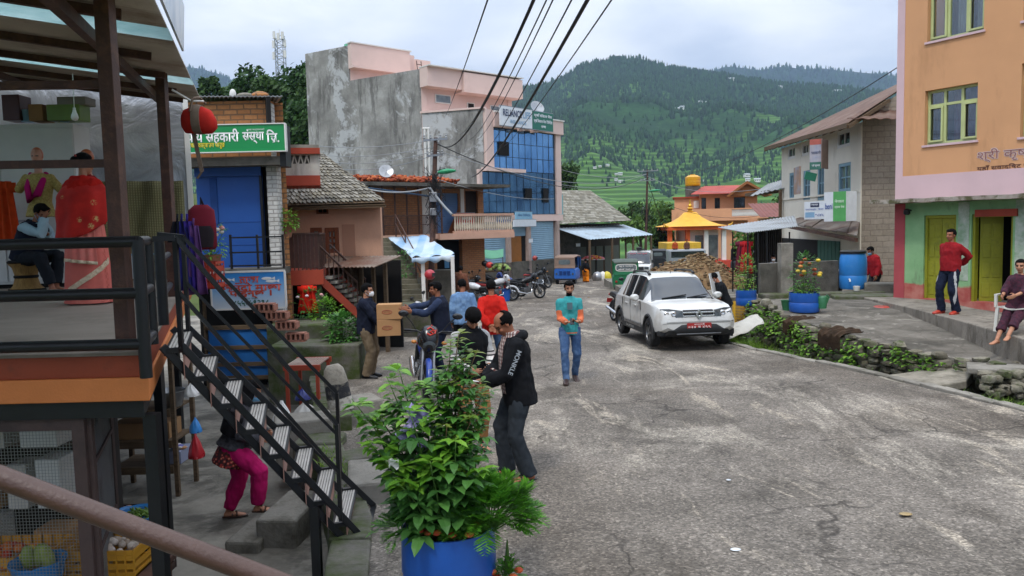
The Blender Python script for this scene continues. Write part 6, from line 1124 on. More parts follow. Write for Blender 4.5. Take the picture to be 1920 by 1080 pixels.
for k in range(900):
 x,y=rg.gauss(.1,1.4),rg.uniform(-2.2,1.5);s_=rg.uniform(.025,.085);stn((x,y,max(0,hf(x,y))),s_*1.3,s_,s_*.6,rg.random()*3)
m.build('stones',multi('heap_stones',['8a7456','6f5a40','a5906c','9a8468','5c4a36'],.95,.4,.1),hp)
p=onz(1688,966,road_z(6));
for(px,py,lb,mt,s_)in((1698,966,'flat tan leaf lying on the asphalt in the lower right',pl('leaftan','a08a60'),.07),(1379,1033,'scrap of pale blue paper on the asphalt at the bottom',pale,.05),(1366,902,'small white scrap on the asphalt in the middle foreground',pale,.03)):
 p=onroad(px,py);m=MB();m.ell((0,0,.012),(s_,s_*.6,.006),10,5);o=m.build('scrap',mt,None,smooth=180,loc=p);o.rotation_euler=(0,.1,.4);tag(o,lb,'litter')
a=onz(1405,600,.15);m=MB();m.slab(lambda u,w:(a.x-.85+1.1*u,a.y-.3+.9*w,.1-.45*(1-u)+.08*mn.noise((u*4,w*4,2))+.15*math.sin(w*3)),16,14,.01);tag(m.build('plastic_sheet',pm('dirty_white_sheet','b5b2a8',.5,.1,3,'77736a',.35,3),None,smooth=180),'dirty white plastic sheet over the bank right of the white car','sheet')
a=onroad(1383,615);o=MB();o.box(-.2,.2,-.04,.04,0,.06);o.box(-.2,.2,-.04,.04,.64,.7);o.box(-.2,-.14,-.04,.04,.06,.64);o.box(.14,.2,-.04,.04,.06,.64);[o.box(-.14+k*.04,-.128+k*.04,-.01,.01,.06,.64)for k in range(1,7)];[o.box(-.14,.14,-.012,.012,.06+k*.08,.075+k*.08)for k in range(1,7)];o=o.build('rack',pl('rackyellow','c79a2a'),None,loc=(a.x+.12,a.y+.2,a.z));o.rotation_euler=(R(-18),R(8),.1);tag(o,'yellow crate standing on end between the white car and the ditch','crate')
# -- vehicles
M['carwhite']=pm('car_white','c4c4c0',.25,.04,1,'a29c90',.35,1.5,0,spec=.6,**{'Coat Weight':.6,'Coat Roughness':.08})
M['carglass']=glass('car_glass',(.012,.016,.02),.08);M['plastblack']=pm('black_plastic','202122',.6,.1,5,'4a4640',.25,4,.1)
M['lens']=pm('headlamp_lens','454c50',.25,.4,14,spec=.5,bump=0);M['alloy']=metal('alloy','77797b',.35,'4a4540',.45);M['platered']=pl('plate_red','9a2420');M['redlamp']=pl('red_lamp','9a1a18')
def carbody(secs,ngl,side,glassrows,name='body',mats=None,par=None,wells=(),sm=28):
 """secs: (x, zs, zb, zr, wm, wb, wr); ring of 9 points a side, mirrored"""
 m=MB();rings=[]
 for(x,zs,zb,zr,wm,wb,wr)in secs:
  zg=min(zb+.03,zr-.05);half=[(.0,zs),(wm*.8,zs),(wm*.97,zs+.05),(wm,zs+.17),(wm,zs+(zb-zs)*.62),(wb,zb),(wb-.025,zg),(wr,max(zr-.06,zg+.005)),(wr*.86,zr-.01),(wr*.45,zr),(0,zr+.008)]
  ring=[(x,y,z)for y,z in half]+[(x,-y,z)for y,z in reversed(half[1:-1])];rings.append(ring)
 n=len(rings[0]);vs=[p for r_ in rings for p in r_];fs=[];ms=[]
 for i in range(len(rings)-1):
  for k in range(n):
   fs.append((i*n+k,(i+1)*n+k,(i+1)*n+(k+1)%n,i*n+(k+1)%n));kk=min(k,n-1-k);mi=0
   if kk==6 and i in side:mi=1
   if kk in(7,8,9)and i in glassrows:mi=1
   if kk==6 and i in glassrows and i not in side:mi=0
   ms.append(mi)
 fs.append(tuple(range(n)));ms.append(0);fs.append(tuple(reversed(range((len(rings)-1)*n,len(rings)*n))));ms.append(0)
 m.v=vs;m.f=[list(f)for f in fs];m.m=ms;o=m.build(name,mats,par,smooth=sm)
 bm=bmesh.new();bm.from_mesh(o.data);bmesh.ops.recalc_face_normals(bm,faces=bm.faces);bm.to_mesh(o.data);bm.free()
 if wells:
  w_=MB();T0=Matrix.Rotation(R(90),4,'X')
  for(x,y,z,r_)in wells:w_.lathe([(r_,-.17),(r_,.3)]if y<0 else[(r_,-.3),(r_,.17)],n=26,T=Matrix.Translation((x,y,z))@T0.inverted())
  c=w_.build('cut',M['plastblack'],None);b=o.modifiers.new('cut','BOOLEAN');b.object=c;b.operation='DIFFERENCE';b.solver='EXACT'
  bpy.context.view_layer.update();dg=bpy.context.evaluated_depsgraph_get();me=bpy.data.meshes.new_from_object(o.evaluated_get(dg));o.modifiers.clear();o.data=me;bpy.data.objects.remove(c);me.polygons.foreach_set('use_smooth',[True]*len(me.polygons));me.set_sharp_from_angle(angle=R(sm))
 return o
def wheel(par,x,y,z,r,w_,spokes=5,out=1,name='wheel',rimm='alloy',rr=.64):
 o=MB();T=Matrix.Translation((x,y,z))@Matrix.Rotation(R(-90*out),4,'X');o.lathe([(r*rr,-w_/2),(r*.9,-w_/2),(r,-w_*.36),(r,w_*.36),(r*.9,w_/2),(r*rr,w_/2),(r*rr,-w_/2)],n=32,T=T,cap=False);t_=o.build(name,M['rubber'],par,smooth=40)
 m=MB();m.lathe([(r*rr,w_*.42),(r*rr*.93,w_*.46),(r*rr*.88,w_*.3),(r*rr*.88,-w_*.4)],n=32,T=T,cap=False);m.lathe([(r*.13,w_*.1),(r*.13,w_*.4),(.001,w_*.42)],n=14,T=T,cap=False)
 for k in range(spokes):
  a=2*PI*k/spokes
  for da in((-.09,.09)if spokes<8 else(0,)):p=[T@V((math.cos(a+da*q)*rad,math.sin(a+da*q)*rad,hh))for q,rad,hh in((.4,r*.1,w_*.36),(1.3,r*rr*.9,w_*.33))];m.bar(p[0],p[1],r*.075,r*.07)
 m.build('rim',M[rimm],t_,smooth=40);m=MB();m.lathe([(r*rr*.88,w_*.02),(.001,w_*.02)],n=24,T=T,cap=False);m.build('brake_disc',M['plastblack'],t_);return t_
 # --- white car
suv=thing('car','dusty white five door car with black bumper parked on the road, door open','car')
SEC=[(0.0,.46,.70,.72,.76,.7,.58),(.05,.40,.92,.95,.85,.80,.66),(.14,.37,.99,1.08,.88,.84,.66),(.34,.35,1.02,1.46,.895,.86,.62),(.5,.34,1.02,1.57,.90,.87,.615),(.92,.34,1.015,1.61,.905,.88,.615),(1.4,.33,1.01,1.62,.905,.885,.615),(2.0,.32,1.0,1.625,.905,.885,.62),(2.36,.32,.995,1.60,.905,.88,.615),(2.55,.32,.99,1.53,.905,.875,.62),(2.85,.32,.985,1.32,.905,.875,.66),(3.12,.32,.98,1.11,.905,.87,.73),(3.24,.32,.975,1.05,.905,.865,.76),(3.5,.33,.955,1.03,.905,.865,.75),(3.85,.34,.91,.99,.90,.85,.72),(4.08,.36,.85,.94,.875,.81,.68),(4.2,.40,.78,.86,.82,.76,.62),(4.27,.46,.66,.70,.72,.66,.52)]
carbody(SEC,9,(5,6,7,8,9),(9,10,11),mats=[M['carwhite'],M['carglass'],M['plastblack']],par=suv,wells=[(.78,s_*.95,.33,.39)for s_ in(1,-1)]+[(3.45,s_*.95,.33,.39)for s_ in(1,-1)])
for x in(.78,3.45):
 for s_ in(1,-1):
  wheel(suv,x,s_*.80,.335,.335,.22,5,s_)
  m=MB();m.tube([(x+.40*math.cos(a),s_*.9,.33+.40*math.sin(a))for a in np.linspace(-.25,PI+.25,18)],.035,6);m.build('wheel_arch',M['plastblack'],suv,smooth=60)
for s_ in(1,-1):
 m=MB();m.box(1.15,3.06,s_*.86,s_*.93,.27,.40);m.build('sill',M['plastblack'],suv,bev=.02);m=MB();m.box(1.3,2.9,s_*.915,s_*.934,.40,.46);m.build('sill_trim',M['alloy'],suv)
 for x0_,w0 in((1.12,.08),(1.82,.07)):m=MB();z0_,z1_=1.02,1.555;m.add([(x0_,s_*.868,z0_),(x0_+w0,s_*.868,z0_),(x0_+w0-.04,s_*.635,z1_),(x0_-.04,s_*.635,z1_)]+[(x0_,s_*.878,z0_),(x0_+w0,s_*.878,z0_),(x0_+w0-.04,s_*.645,z1_),(x0_-.04,s_*.645,z1_)],[(0,1,2,3),(7,6,5,4),(0,4,5,1),(2,6,7,3),(1,5,6,2),(3,7,4,0)]);m.build('door_pillar',M['carwhite'],suv)
 for x in(1.35,2.2):m=MB();m.box(x,x+.2,s_*.895,s_*.925,.86,.9);m.build('door_handle',M['carwhite'],suv,bev=.008)
 m=MB()
 for x in(1.06,1.85,2.78):m.box(x,x+.008,s_*.895,s_*.909,.46,1.0)
 m.build('door_gap',M['dark'],suv)
 m=MB();m.loft([((2.72-d_,s_*(.9+e_),1.08),(0,1,0),(0,0,1),w_,h_)for d_,e_,w_,h_ in((-.06,.10,.06,.05),(0,.11,.11,.085),(.08,.11,.11,.08),(.1,.11,.08,.06))],12);m.build('wing_mirror',M['carwhite'],suv,smooth=50)
 m=MB();m.tube([(.85,s_*.54,1.56),(.95,s_*.54,1.63),(1.15,s_*.55,1.655),(2.15,s_*.55,1.665),(2.38,s_*.54,1.6)],[.03,.035,.022,.022,.035],8);m.build('roof_rail',M['plastblack'],suv,smooth=60)
 pts=[(4.10,.79,.70),(4.20,.60,.70),(4.25,.36,.74),(4.22,.36,.87),(4.12,.62,.905),(4.02,.80,.90)];m=MB();n_=len(pts);m.add([(x+.035,s_*y,z)for x,y,z in pts]+[(x-.12,s_*y,z)for x,y,z in pts],[tuple(range(n_)),tuple(reversed(range(n_,2*n_)))]+[(k,n_+k,n_+(k+1)%n_,(k+1)%n_)for k in range(n_)]);hl=m.build('headlight',M['lens'],suv,bev=.008)
 for y,r_ in((.70,.055),(.55,.06)):m=MB();m.lathe([(r_,0),(r_*.7,.012),(.001,.0)],n=16,T=Matrix.Translation((4.2+(.70-y)*.25,s_*y,.80))@Matrix.Rotation(R(90),4,'Y'));m.build('bulb_reflector',M['chrome'],hl,smooth=50)
 m=MB();m.lathe([(.085,.0),(.08,.03),(.055,.02),(.001,.03)],n=18,T=Matrix.Translation((4.14,s_*.66,.50))@Matrix.Rotation(R(90),4,'Y')@Matrix.Rotation(R(18*s_),4,'X'));m.build('fog_lamp',M['lens'],suv,smooth=40)
m=MB();m.box(4.05,4.245,-.34,.34,.70,.88);m.build('grille',M['plastblack'],suv,bev=.02)
m=MB()
for z in(.745,.825):m.box(4.235,4.27,-.36,.36,z-.018,z+.018)
m.build('grille_bars',M['chrome'],suv,bev=.008)
m=MB();o_=[(0,.115),(.075,0),(0,-.115),(-.075,0)];i_=[(a*.45,b*.5)for a,b in o_];X0,X1=4.27,4.30;m.add([(X1,a,b+.785)for a,b in o_]+[(X1,a,b+.785)for a,b in i_]+[(X0,a,b+.785)for a,b in o_]+[(X0,a,b+.785)for a,b in i_],[(k,(k+1)%4,4+(k+1)%4,4+k)for k in range(4)]+[(8+k,k,(k+1)%4,8+(k+1)%4)[::-1]for k in range(4)]+[(4+k,4+(k+1)%4,12+(k+1)%4,12+k)for k in range(4)]);m.build('emblem',M['chrome'],suv)
m=MB();m.loft([((4.0+a,0,z),(0,1,0),(1,0,0),w_,t_)for z,a,w_,t_ in((.30,.05,.62,.12),(.34,.10,.74,.14),(.44,.12,.70,.18),(.56,.14,.52,.145),(.60,.12,.50,.12))],24,pw=.5);m.build('lower_bumper',M['plastblack'],suv,smooth=40)
m=MB();m.box(3.95,4.12,-.86,-.5,.30,.44);m.box(3.95,4.12,.5,.86,.30,.44);m.build('bumper_corner',M['plastblack'],suv,bev=.03)
m=MB();m.box(4.10,4.275,-.5,.5,.345,.375);m.build('skid_plate',M['alloy'],suv,bev=.01)
np_=B1('number_plate',M['platered'],suv,(4.275,4.292,-.27,.27,.47,.60));w2_=text('plate_characters','०३४ ब ४६९',.5,.05,wp,np_,0,0,0,.002);w2_.rotation_euler=(0,0,R(90));w2_.location=(4.296,0,.512);w2_=text('plate_characters','बागमती',.24,.035,wp,np_,0,0,0,.002);w2_.rotation_euler=(0,0,R(90));w2_.location=(4.296,0,.573)
B1('sticker',pl('sticker_green','2f8f5a'),suv,(4.205,4.222,-.62,-.46,.60,.67)).rotation_euler=(0,0,0)
w2_=text('sill_lettering','DUSTER',.75,.055,pl('lettering_silver','8d8f8c'),suv,0,0,0,.002,weight=.02);w2_.location=(1.95,-.937,.345);
m=MB();m.tube([(2.3,0,1.6),(2.24,0,1.72)],.008,5);m.build('aerial',M['plastblack'],suv);m=MB();m.bar((3.2,-.5,1.075),(3.12,.1,1.14),.02);m.bar((3.2,.1,1.075),(3.12,.62,1.14),.02);m.build('wiper',M['plastblack'],suv)
m=MB();m.loft([((x,.98,z),(0,1,0),(0,0,1),.02,h)for x,z,h in((0,.72,.28),(.5,.72,.3),(.95,.72,.3),(1.0,.74,.22))],10,pw=.3);m.add([(.05,.97,1.0),(.95,.97,1.0),(.78,.8,1.58),(.1,.8,1.6),(.05,.99,1.0),(.95,.99,1.0),(.78,.82,1.58),(.1,.82,1.6)],[(0,1,2,3),(7,6,5,4),(0,4,5,1),(2,6,7,3),(1,5,6,2),(3,7,4,0)]);o=m.build('open_door',M['carwhite'],suv,smooth=40);o.location=(2.75,.88,0);o.rotation_euler=(0,0,0)
o.data.transform(Matrix.Translation((-1.0,-.98,0)));o.rotation_euler=(0,0,R(-40))
hd=V((.10,-.995)).normalized();fr=V((3.9,17.1));org=fr-hd*3.45;suv.scale=(.98,)*3;suv.location=(org.x,org.y,road_z(18.4)+.0);suv.rotation_euler=(0,R(-1.4),math.atan2(hd.y,hd.x))
# --- three wheeler
def rick(label,low,up,loc,rz,letter=None,group=None,louvre=False,roofm=None):
 a=thing('auto_rickshaw',label,'auto rickshaw',loc,rz,group);S_=[(0,.3,.95,1.0),(.06,.27,.97,1.02),(1.0,.25,.97,1.04),(1.75,.27,.8,.9),(2.25,.3,.42,.7),(2.5,.36,.2,.5)]
 m=MB();m.loft([((x,0,(z0+z1)/2),(0,1,0),(0,0,1),w_*.68,(z1-z0)/2)for x,z0,w_,z1 in S_],24,pw=.35);m.build('lower_body',low,a,smooth=40)
 m=MB();m.loft([((x,0,z),(0,1,0),(1,0,0),w_,.04)for x,z,w_ in((.02,1.0,.65),(.06,1.35,.63),(.12,1.62,.58))],20,pw=.3);m.box(.0,.08,-.62,.62,1.0,1.62);m.build('rear_canopy',up,a,smooth=40)
 m=MB();m.loft([((x,0,z),(0,1,0),(0,0,1),w_,h_)for x,z,w_,h_ in((-.02,1.6,.58,.04),(.1,1.66,.64,.06),(.9,1.72,.66,.06),(1.6,1.66,.62,.05),(1.75,1.6,.56,.04))],20,pw=.5);m.build('canopy_roof',roofm or up,a,smooth=50)
 for s_ in(1,-1):m=MB();m.tube([(1.72,s_*.56,1.6),(2.0,s_*.5,1.05)],.03,6);m.tube([(.9,s_*.62,1.0),(.9,s_*.62,1.68)],.025,6);m.build('roof_post',low,a)
 m=MB();m.add([(1.76,-.52,1.56),(1.76,.52,1.56),(2.02,.46,1.02),(2.02,-.46,1.02)],[(0,1,2,3)]);m.build('windscreen',M['carglass'],a);m=MB();m.box(.1,1.3,-.6,.6,1.02,1.1);m.build('dark_inside',M['dark'],a)
 m=MB();ov=.36 if letter is None else .5
 m.loft([((-.012,0,1.36),(0,1,0),(0,0,1),ov,.15),((-.002,0,1.36),(0,1,0),(0,0,1),ov,.15)],20,pw=.5);w_=m.build('rear_window',M['greyglass'],a);m=MB();m.loft([((-.008,0,1.36),(0,1,0),(0,0,1),ov+.04,.19),((.001,0,1.36),(0,1,0),(0,0,1),ov+.04,.19)],20,pw=.5);m.build('window_rim',M['white']if letter else up,a)
 if letter:
  for s_,z,h,wd in letter:o=text('lettering',s_,wd,h,wp,a,0,0,0,.004,weight=.02);o.rotation_euler=(0,0,R(-90));o.location=(-.02,0,z)
 if louvre:m=MB();[m.box(-.045,.0,-.33+i*.24,-.15+i*.24,.62+k*.085,.655+k*.085)for i in range(3)for k in range(3)];m.build('louvres',pl('louvre_navy','173a78'),a)
 for s_ in(1,-1):m=MB();m.lathe([(.06,0),(.05,.02),(.001,.025)],n=14,T=Matrix.Translation((-.01,s_*.5,.66))@Matrix.Rotation(R(-90),4,'Y'));m.build('tail_lamp',M['redlamp']if not louvre else M['lens'],a,smooth=40);wheel(a,.35,s_*.55,.2,.2,.12,6,s_)
 wheel(a,2.2,0,.2,.2,.11,6,1);m=MB();m.box(-.06,-.03,-.62,.62,.3,.38);m.build('bumper',M['plastblack'],a,bev=.01);return a
def rp_(px,d,dz=0):p=at(px,500,d);return(p.x,d,road_z(d)+dz)
tan_=pm('tan_canvas','8a7466',.85,.1,2,bump=.2)
l=rp_(1061,46.5);rick('blue auto rickshaw with tan canvas hood seen from behind on the road',pm('auto_blue','2a62b0',.4,.08,2,spec=.5),tan_,(l[0]-.1,l[1]-.3,l[2]-.03),R(72),louvre=True)
l=rp_(1165,40);gr_=pm('auto_green','12683f',.4,.08,2,'0f5233',.3,spec=.5);rick('green auto rickshaw with white lettering on its rear window behind the white car',gr_,gr_,(l[0]+.1,39,l[2]-.2),R(86),letter=[('शुभ यात्रा',1.43,.07,.7),('फेरि भेटौंला',1.28,.06,.8)],roofm=tan_ if False else pm('roof_grey_green','4a544c',.7,.1,3))
l=rp_(1234,62);dk=pm('auto_black','24262a',.5,.1,2);rick('dark auto rickshaw parked behind the white jeep van',dk,dk,(l[0],l[1],l[2]+.05),R(80),roofm=dk)
l=rp_(1372,44);rick('black hooded auto rickshaw behind the earth heap near the tin shed',dk,dk,(l[0]+.5,l[1],-.8),R(-75),roofm=pm('hood_grey','3d4146',.7,.1,3));
# --- white jeep van facing the camera
vn=thing('jeep_van','white jeep van with roof horn facing the camera behind the green rickshaw','van')
VS=[(0,.5,.9,1.5,.8,.78,.7),(.05,.42,1.0,1.8,.85,.84,.74),(.2,.4,1.02,1.86,.86,.85,.76),(1.2,.4,1.02,1.88,.86,.85,.77),(2.2,.4,1.02,1.87,.86,.85,.77),(2.75,.4,1.02,1.80,.86,.85,.75),(2.95,.4,1.02,1.6,.86,.85,.75),(3.25,.4,1.02,1.12,.86,.85,.76),(3.4,.4,1.0,1.06,.86,.84,.74),(4.0,.42,.95,1.02,.84,.8,.7),(4.15,.5,.85,.95,.8,.76,.64),(4.2,.5,.8,.84,.76,.72,.6)]
carbody(VS,9,(1,2,3,4,5),(5,6,7),mats=[M['carwhite'],M['carglass'],M['plastblack']],par=vn,wells=[(.8,s_*.95,.36,.42)for s_ in(1,-1)]+[(3.4,s_*.95,.36,.42)for s_ in(1,-1)])
for x in(.8,3.4):
 for s_ in(1,-1):wheel(vn,x,s_*.76,.36,.36,.2,6,s_)
for s_ in(1,-1):
 for x in(1.1,2.05):B1('door_pillar',M['carwhite'],vn,(x,x+.1,s_*.80,s_*.845,1.04,1.8))
 m=MB();m.box(2.8,2.95,s_*.86,s_*1.02,1.1,1.28);m.build('wing_mirror',M['plastblack'],vn,bev=.02)
 B1('headlight',M['lens'],vn,(4.12,4.22,s_*.42,s_*.72,.72,.9),bev=.03)
B1('grille',M['plastblack'],vn,(4.15,4.23,-.4,.4,.68,.9),bev=.01);B1('front_bumper',M['plastblack'],vn,(4.1,4.3,-.82,.82,.42,.62),bev=.03)
m=MB();m.lathe([(.16,0),(.2,.2),(.05,.24)],(2.3,0,1.9),14);m.box(2.0,2.1,-.5,.5,1.9,1.95);m.build('roof_horn',M['plastblack'],vn,smooth=40);o=text('windscreen_lettering','श्री पालुङ',1.2,.12,pl('lettering_crimson','9a3040'),vn,0,0,0,.004,weight=.02);o.rotation_euler=(R(-20),0,R(90));o.location=(2.92,0,1.72)
l=rp_(1190,50);hd=V((-.22,-.975)).normalized();vn.rotation_euler=(0,0,math.atan2(hd.y,hd.x));vn.location=(9.15,54.5,road_z(52)-.05)
bn_=thing('truck','yellow tipper truck body half hidden behind the earth heap','truck',rp_(1285,68));yl2=pm('truck_yellow','c9a02a',.5,.1,2,'8a7030',.3);B1('tipper_body',yl2,bn_,(-1.6,1.4,0,4,.9,2.3),bev=.05);B1('cab',pl('cab_grey','8a8f94'),bn_,(-1.8,1.4,-1.8,-.1,.5,1.75),bev=.15);B1('cab_glass',M['carglass'],bn_,(-1.6,1.2,-1.83,-1.79,1.1,1.6));[wheel(bn_,s_*1.1,y,.45,.45,.25,8,s_)for s_ in(1,)for y in(-1,3)]
# --- motorcycles
M['blackgloss']=pm('black_gloss','121316',.25,.1,4,'3a3835',.2,5,0,spec=.6);M['seat']=pm('seat_vinyl','1c1c1e',.6,.1,10,bump=.2)
def bike(label,tank,panel,loc,rz,cowl=None,group=None,symbol=False,lean=6,helmet=None,scale=1.0,blue=None):
 b=thing('motorcycle',label,'motorcycle',loc,rz,group);b.rotation_euler=(R(-lean),0,rz);cowl=cowl or tank
 def wh(x,nm):
  m=MB();T=Matrix.Translation((x,0,.3))@Matrix.Rotation(R(90),4,'X');m.lathe([(.225,-.035),(.26,-.05),(.3,-.025),(.305,0),(.3,.025),(.26,.05),(.225,.035)],n=28,T=T,cap=False);o=m.build(nm,M['rubber'],b,smooth=60);m=MB();m.lathe([(.235,-.03),(.215,-.02),(.215,.02),(.235,.03)],n=28,T=T,cap=False);m.lathe([(.04,-.06),(.04,.06)],n=12,T=T)
  for k in range(6):a=k*PI/3;m.bar((x,0,.3),(x+.22*math.cos(a),0,.3+.22*math.sin(a)),.025,.02)
  m.lathe([(.12,.05),(.12,.055),(.04,.055)],n=20,T=T,cap=False);m.build('rim',M['alloy'],o,smooth=50);return o
 wh(0,'rear_wheel');wh(1.3,'front_wheel')
 for s_ in(1,-1):
  m=MB();m.tube([(1.3,s_*.09,.3),(1.21,s_*.09,.55)],.032,8);m.tube([(1.21,s_*.09,.55),(1.06,s_*.09,.98)],.024,8);m.build('fork',M['steel'],b,smooth=60)
  m=MB();m.tube([(.05,s_*.1,.33),(.18,s_*.12,.72)],[.045,.03],8);m.build('shock_absorber',M['plastblack'],b,smooth=60)
  m=MB();m.tube([(1.0,s_*.2,1.06),(1.01,s_*.3,1.2),(1.03,s_*.4,1.3)],.009,6);m.build('mirror_stem',M['black'],b);m=MB();m.loft([((1.05-d_,s_*.43,1.33),(0,1,0),(0,.0,1),w_,h_)for d_,w_,h_ in((-.03,.05,.03),(0,.085,.05),(.03,.085,.05),(.035,.07,.04))],12);m.build('mirror',M['black'],b,smooth=50)
  m=MB();m.ell((1.12,s_*.24,.9),(.06,.045,.03),10,6);m.build('indicator',pl('amber','b5702a'),b,smooth=180)
 m=MB();m.tube([(1.0,-.12,1.02),(1.02,-.2,1.07),(.9,-.38,1.05)],.014,8);m.tube([(1.0,-.12,1.02),(1.0,.12,1.02)],.014,8);m.tube([(1.0,.12,1.02),(1.02,.2,1.07),(.9,.38,1.05)],.014,8)
 for s_ in(1,-1):m.tube([(.965,s_*.28,1.06),(.9,s_*.385,1.05)],.02,8);m.tube([(1.0,s_*.2,1.05),(1.03,s_*.3,1.04),(.97,s_*.4,1.02)],.008,6)
 m.build('handlebar',M['black'],b,smooth=60)
 m=MB();m.loft([((x,0,z),(0,1,0),(.35,0,.94),w_,h_)for x,z,w_,h_ in((.98,1.06,.09,.1),(1.05,1.03,.14,.15),(1.13,.95,.15,.17),(1.2,.86,.11,.12),(1.23,.82,.05,.05))],14,pw=.75);hc=m.build('headlamp_cowl',cowl,b,smooth=50)
 m=MB();m.loft([((1.195+d_,0,.86),(0,1,0),(.3,0,.95),w_,h_)for d_,w_,h_ in((0,.11,.085),(.03,.1,.08),(.045,.06,.05))],14);m.build('headlight',M['lens'],hc,smooth=60)
 if symbol:m=MB();Q=lambda u,w:V((1.2-.55*w,u,1.09+.83*w));m.tube([Q(-.05,.03),Q(0,.07),Q(.05,.03),Q(.0,-.01),Q(.05,-.05),Q(0,-.07),Q(-.05,-.04)],.014,6);m.tube([Q(.05,.0),Q(.09,.03),Q(.07,-.04)],.012,6);m.ell(Q(.02,.1),.014,6,5);m.build('painted_om_sign',pl('sign_vermilion','c0392b'),hc)
 m=MB();m.loft([((x,0,z),(0,1,0),(0,0,1),w_,h_)for x,z,w_,h_ in((.42,.80,.08,.05),(.5,.82,.12,.09),(.68,.86,.16,.13),(.85,.88,.16,.13),(.97,.88,.1,.09),(1.0,.88,.05,.05))],16,pw=.8);m.build('fuel_tank',tank,b,smooth=50)
 m=MB();m.loft([((x,0,z),(0,1,0),(0,0,1),w_,h_)for x,z,w_,h_ in((-.25,.87,.06,.03),(-.18,.865,.11,.045),(.05,.84,.13,.05),(.25,.79,.13,.05),(.45,.79,.1,.05),(.5,.81,.06,.04))],14,pw=.7);m.build('seat',M['seat'],b,smooth=50)
 m=MB();m.loft([((x,0,z),(0,1,0),(0,0,1),w_,h_)for x,z,w_,h_ in((-.36,.82,.04,.03),(-.3,.81,.08,.06),(-.05,.77,.11,.07),(.25,.7,.12,.1),(.42,.66,.1,.1))],12,pw=.7);m.build('side_panel',panel,b,smooth=50)
 m=MB();m.box(.48,.82,-.13,.13,.3,.52);m.lathe([(.11,-.16),(.11,.16)],(0,0,0),16,T=Matrix.Translation((.56,0,.38))@Matrix.Rotation(R(90),4,'X'));[m.box(.68,.9,-.11,.11,.5+k*.04,.52+k*.04)for k in range(6)];m.build('engine',M['alloy'],b,bev=.01);m=MB();m.tube([(.45,0,.65),(.95,0,.8),(1.03,0,.95)],.03,8);m.tube([(.95,0,.8),(.88,0,.45),(.5,0,.3)],.025,8);m.tube([(.5,0,.3),(0,.1,.3)],.025,6);m.tube([(.5,0,.3),(0,-.1,.3)],.025,6);m.build('frame',M['black'],b,smooth=60)
 m=MB();m.tube([(.88,-.08,.5),(.86,-.13,.3),(.6,-.16,.24),(.3,-.17,.3),(-.2,-.18,.42)],[.022,.022,.025,.05,.05],10);m.build('exhaust',M['chrome'],b,smooth=50)
 m=MB();m.tube([(1.3+.33*math.cos(a),0,.3+.33*math.sin(a))for a in np.linspace(.25,2.3,10)],.05,8);o=m.build('front_mudguard',blue or tank,b,smooth=60);m=MB();m.tube([(.34*math.cos(a),0,.3+.34*math.sin(a))for a in np.linspace(1.4,3.0,8)],.05,8);m.build('rear_mudguard',M['plastblack'],b,smooth=60)
 m=MB();m.ell((-.38,0,.8),(.03,.07,.04),10,6);m.build('tail_lamp',M['redlamp'],b,smooth=180);m=MB();m.tube([(.5,.1,.28),(.45,.28,.02)],.013,6);m.build('side_stand',M['black'],b);m=MB();m.box(-.4,-.39,-.1,.1,.55,.68);m.build('number_plate',M['platered'],b)
 return b
bluep=pm('bike_blue','1a3a8a',.3,.1,3,spec=.6,bump=0)
l=rp_(752,12.2);bike('black and blue motorcycle with a red painted sign on its headlamp cowl facing the camera',M['blackgloss'],bluep,(l[0]+.12,13.25,road_z(13)),R(-80),symbol=True,blue=bluep)
wb_=pm('bike_white','c9cacc',.3,.08,3,spec=.6,bump=0);rdp=pm('bike_red','8f1f1f',.3,.1,3,spec=.6,bump=0)
l=rp_(800,20.5);bike('white motorcycle parked side-on behind the man with outstretched arms',wb_,wb_,(l[0]+.7,21,road_z(21)-.25),R(165),group=None)
BK='motorcycles parked in a row before the shutters'
for(px,d,rz,tk,pn,lb)in((893,30,160,wb_,M['blackgloss'],'white and black motorcycle behind the man in the denim jacket'),(930,33,20,wb_,rdp,'white motorcycle with red side panels behind the man in red'),(955,36,150,bluep,M['blackgloss'],'dark blue motorcycle parked beside the blue tub'),(876,33,25,M['blackgloss'],rdp,'red and black motorcycle at the left end of the parked row'),(918,38,150,M['blackgloss'],M['blackgloss'],'black motorcycle squeezed behind the two white motorcycles'),(985,34,25,M['blackgloss'],M['blackgloss'],'black motorcycle standing on its own, rightmost of the row before the shutters'),(1010,42,40,M['blackgloss'],rdp,'black scooter-like motorcycle with red panels close to the blue rickshaw')):
 l=rp_(px,d);bike(lb,tk,pn,(l[0]-.6*math.cos(R(rz)),d,road_z(d)-.02),R(rz),group=BK)
l=rp_(1168,24);bike('blue motorcycle parked against the rear of the white car',bluep,M['blackgloss'],(l[0]-.35,23.6,road_z(24)),R(-70))
def helmet(px,py,d,mt,label):
 p=at(px,py,d);h=thing('helmet',label,'helmet',p);m=MB();m.ell((0,0,0),(.15,.13,.14),16,10);m.build('shell',mt,h,smooth=180);m=MB();m.slab(lambda u,w:((.155*math.cos((u-.5)*2.2)),-.0+.137*math.sin((u-.5)*2.2),-.05+.1*w),12,2,(.004,0,0));m.build('visor',M['carglass'],h,smooth=60);return h
helmet(806,515,20.8,pl('helmet_red','a8323c'),'red helmet hung on the white motorcycle behind the waving man');helmet(918,497,33,pl('helmet_bright','c0342c'),'bright red helmet on a motorcycle mirror in the parked row');helmet(909,494,34,M['blackgloss'],'black helmet left of the bright red helmet');helmet(1003,484,42,pl('helmet_dull','9a3a34'),'dull red helmet on the motorcycle by the blue rickshaw')
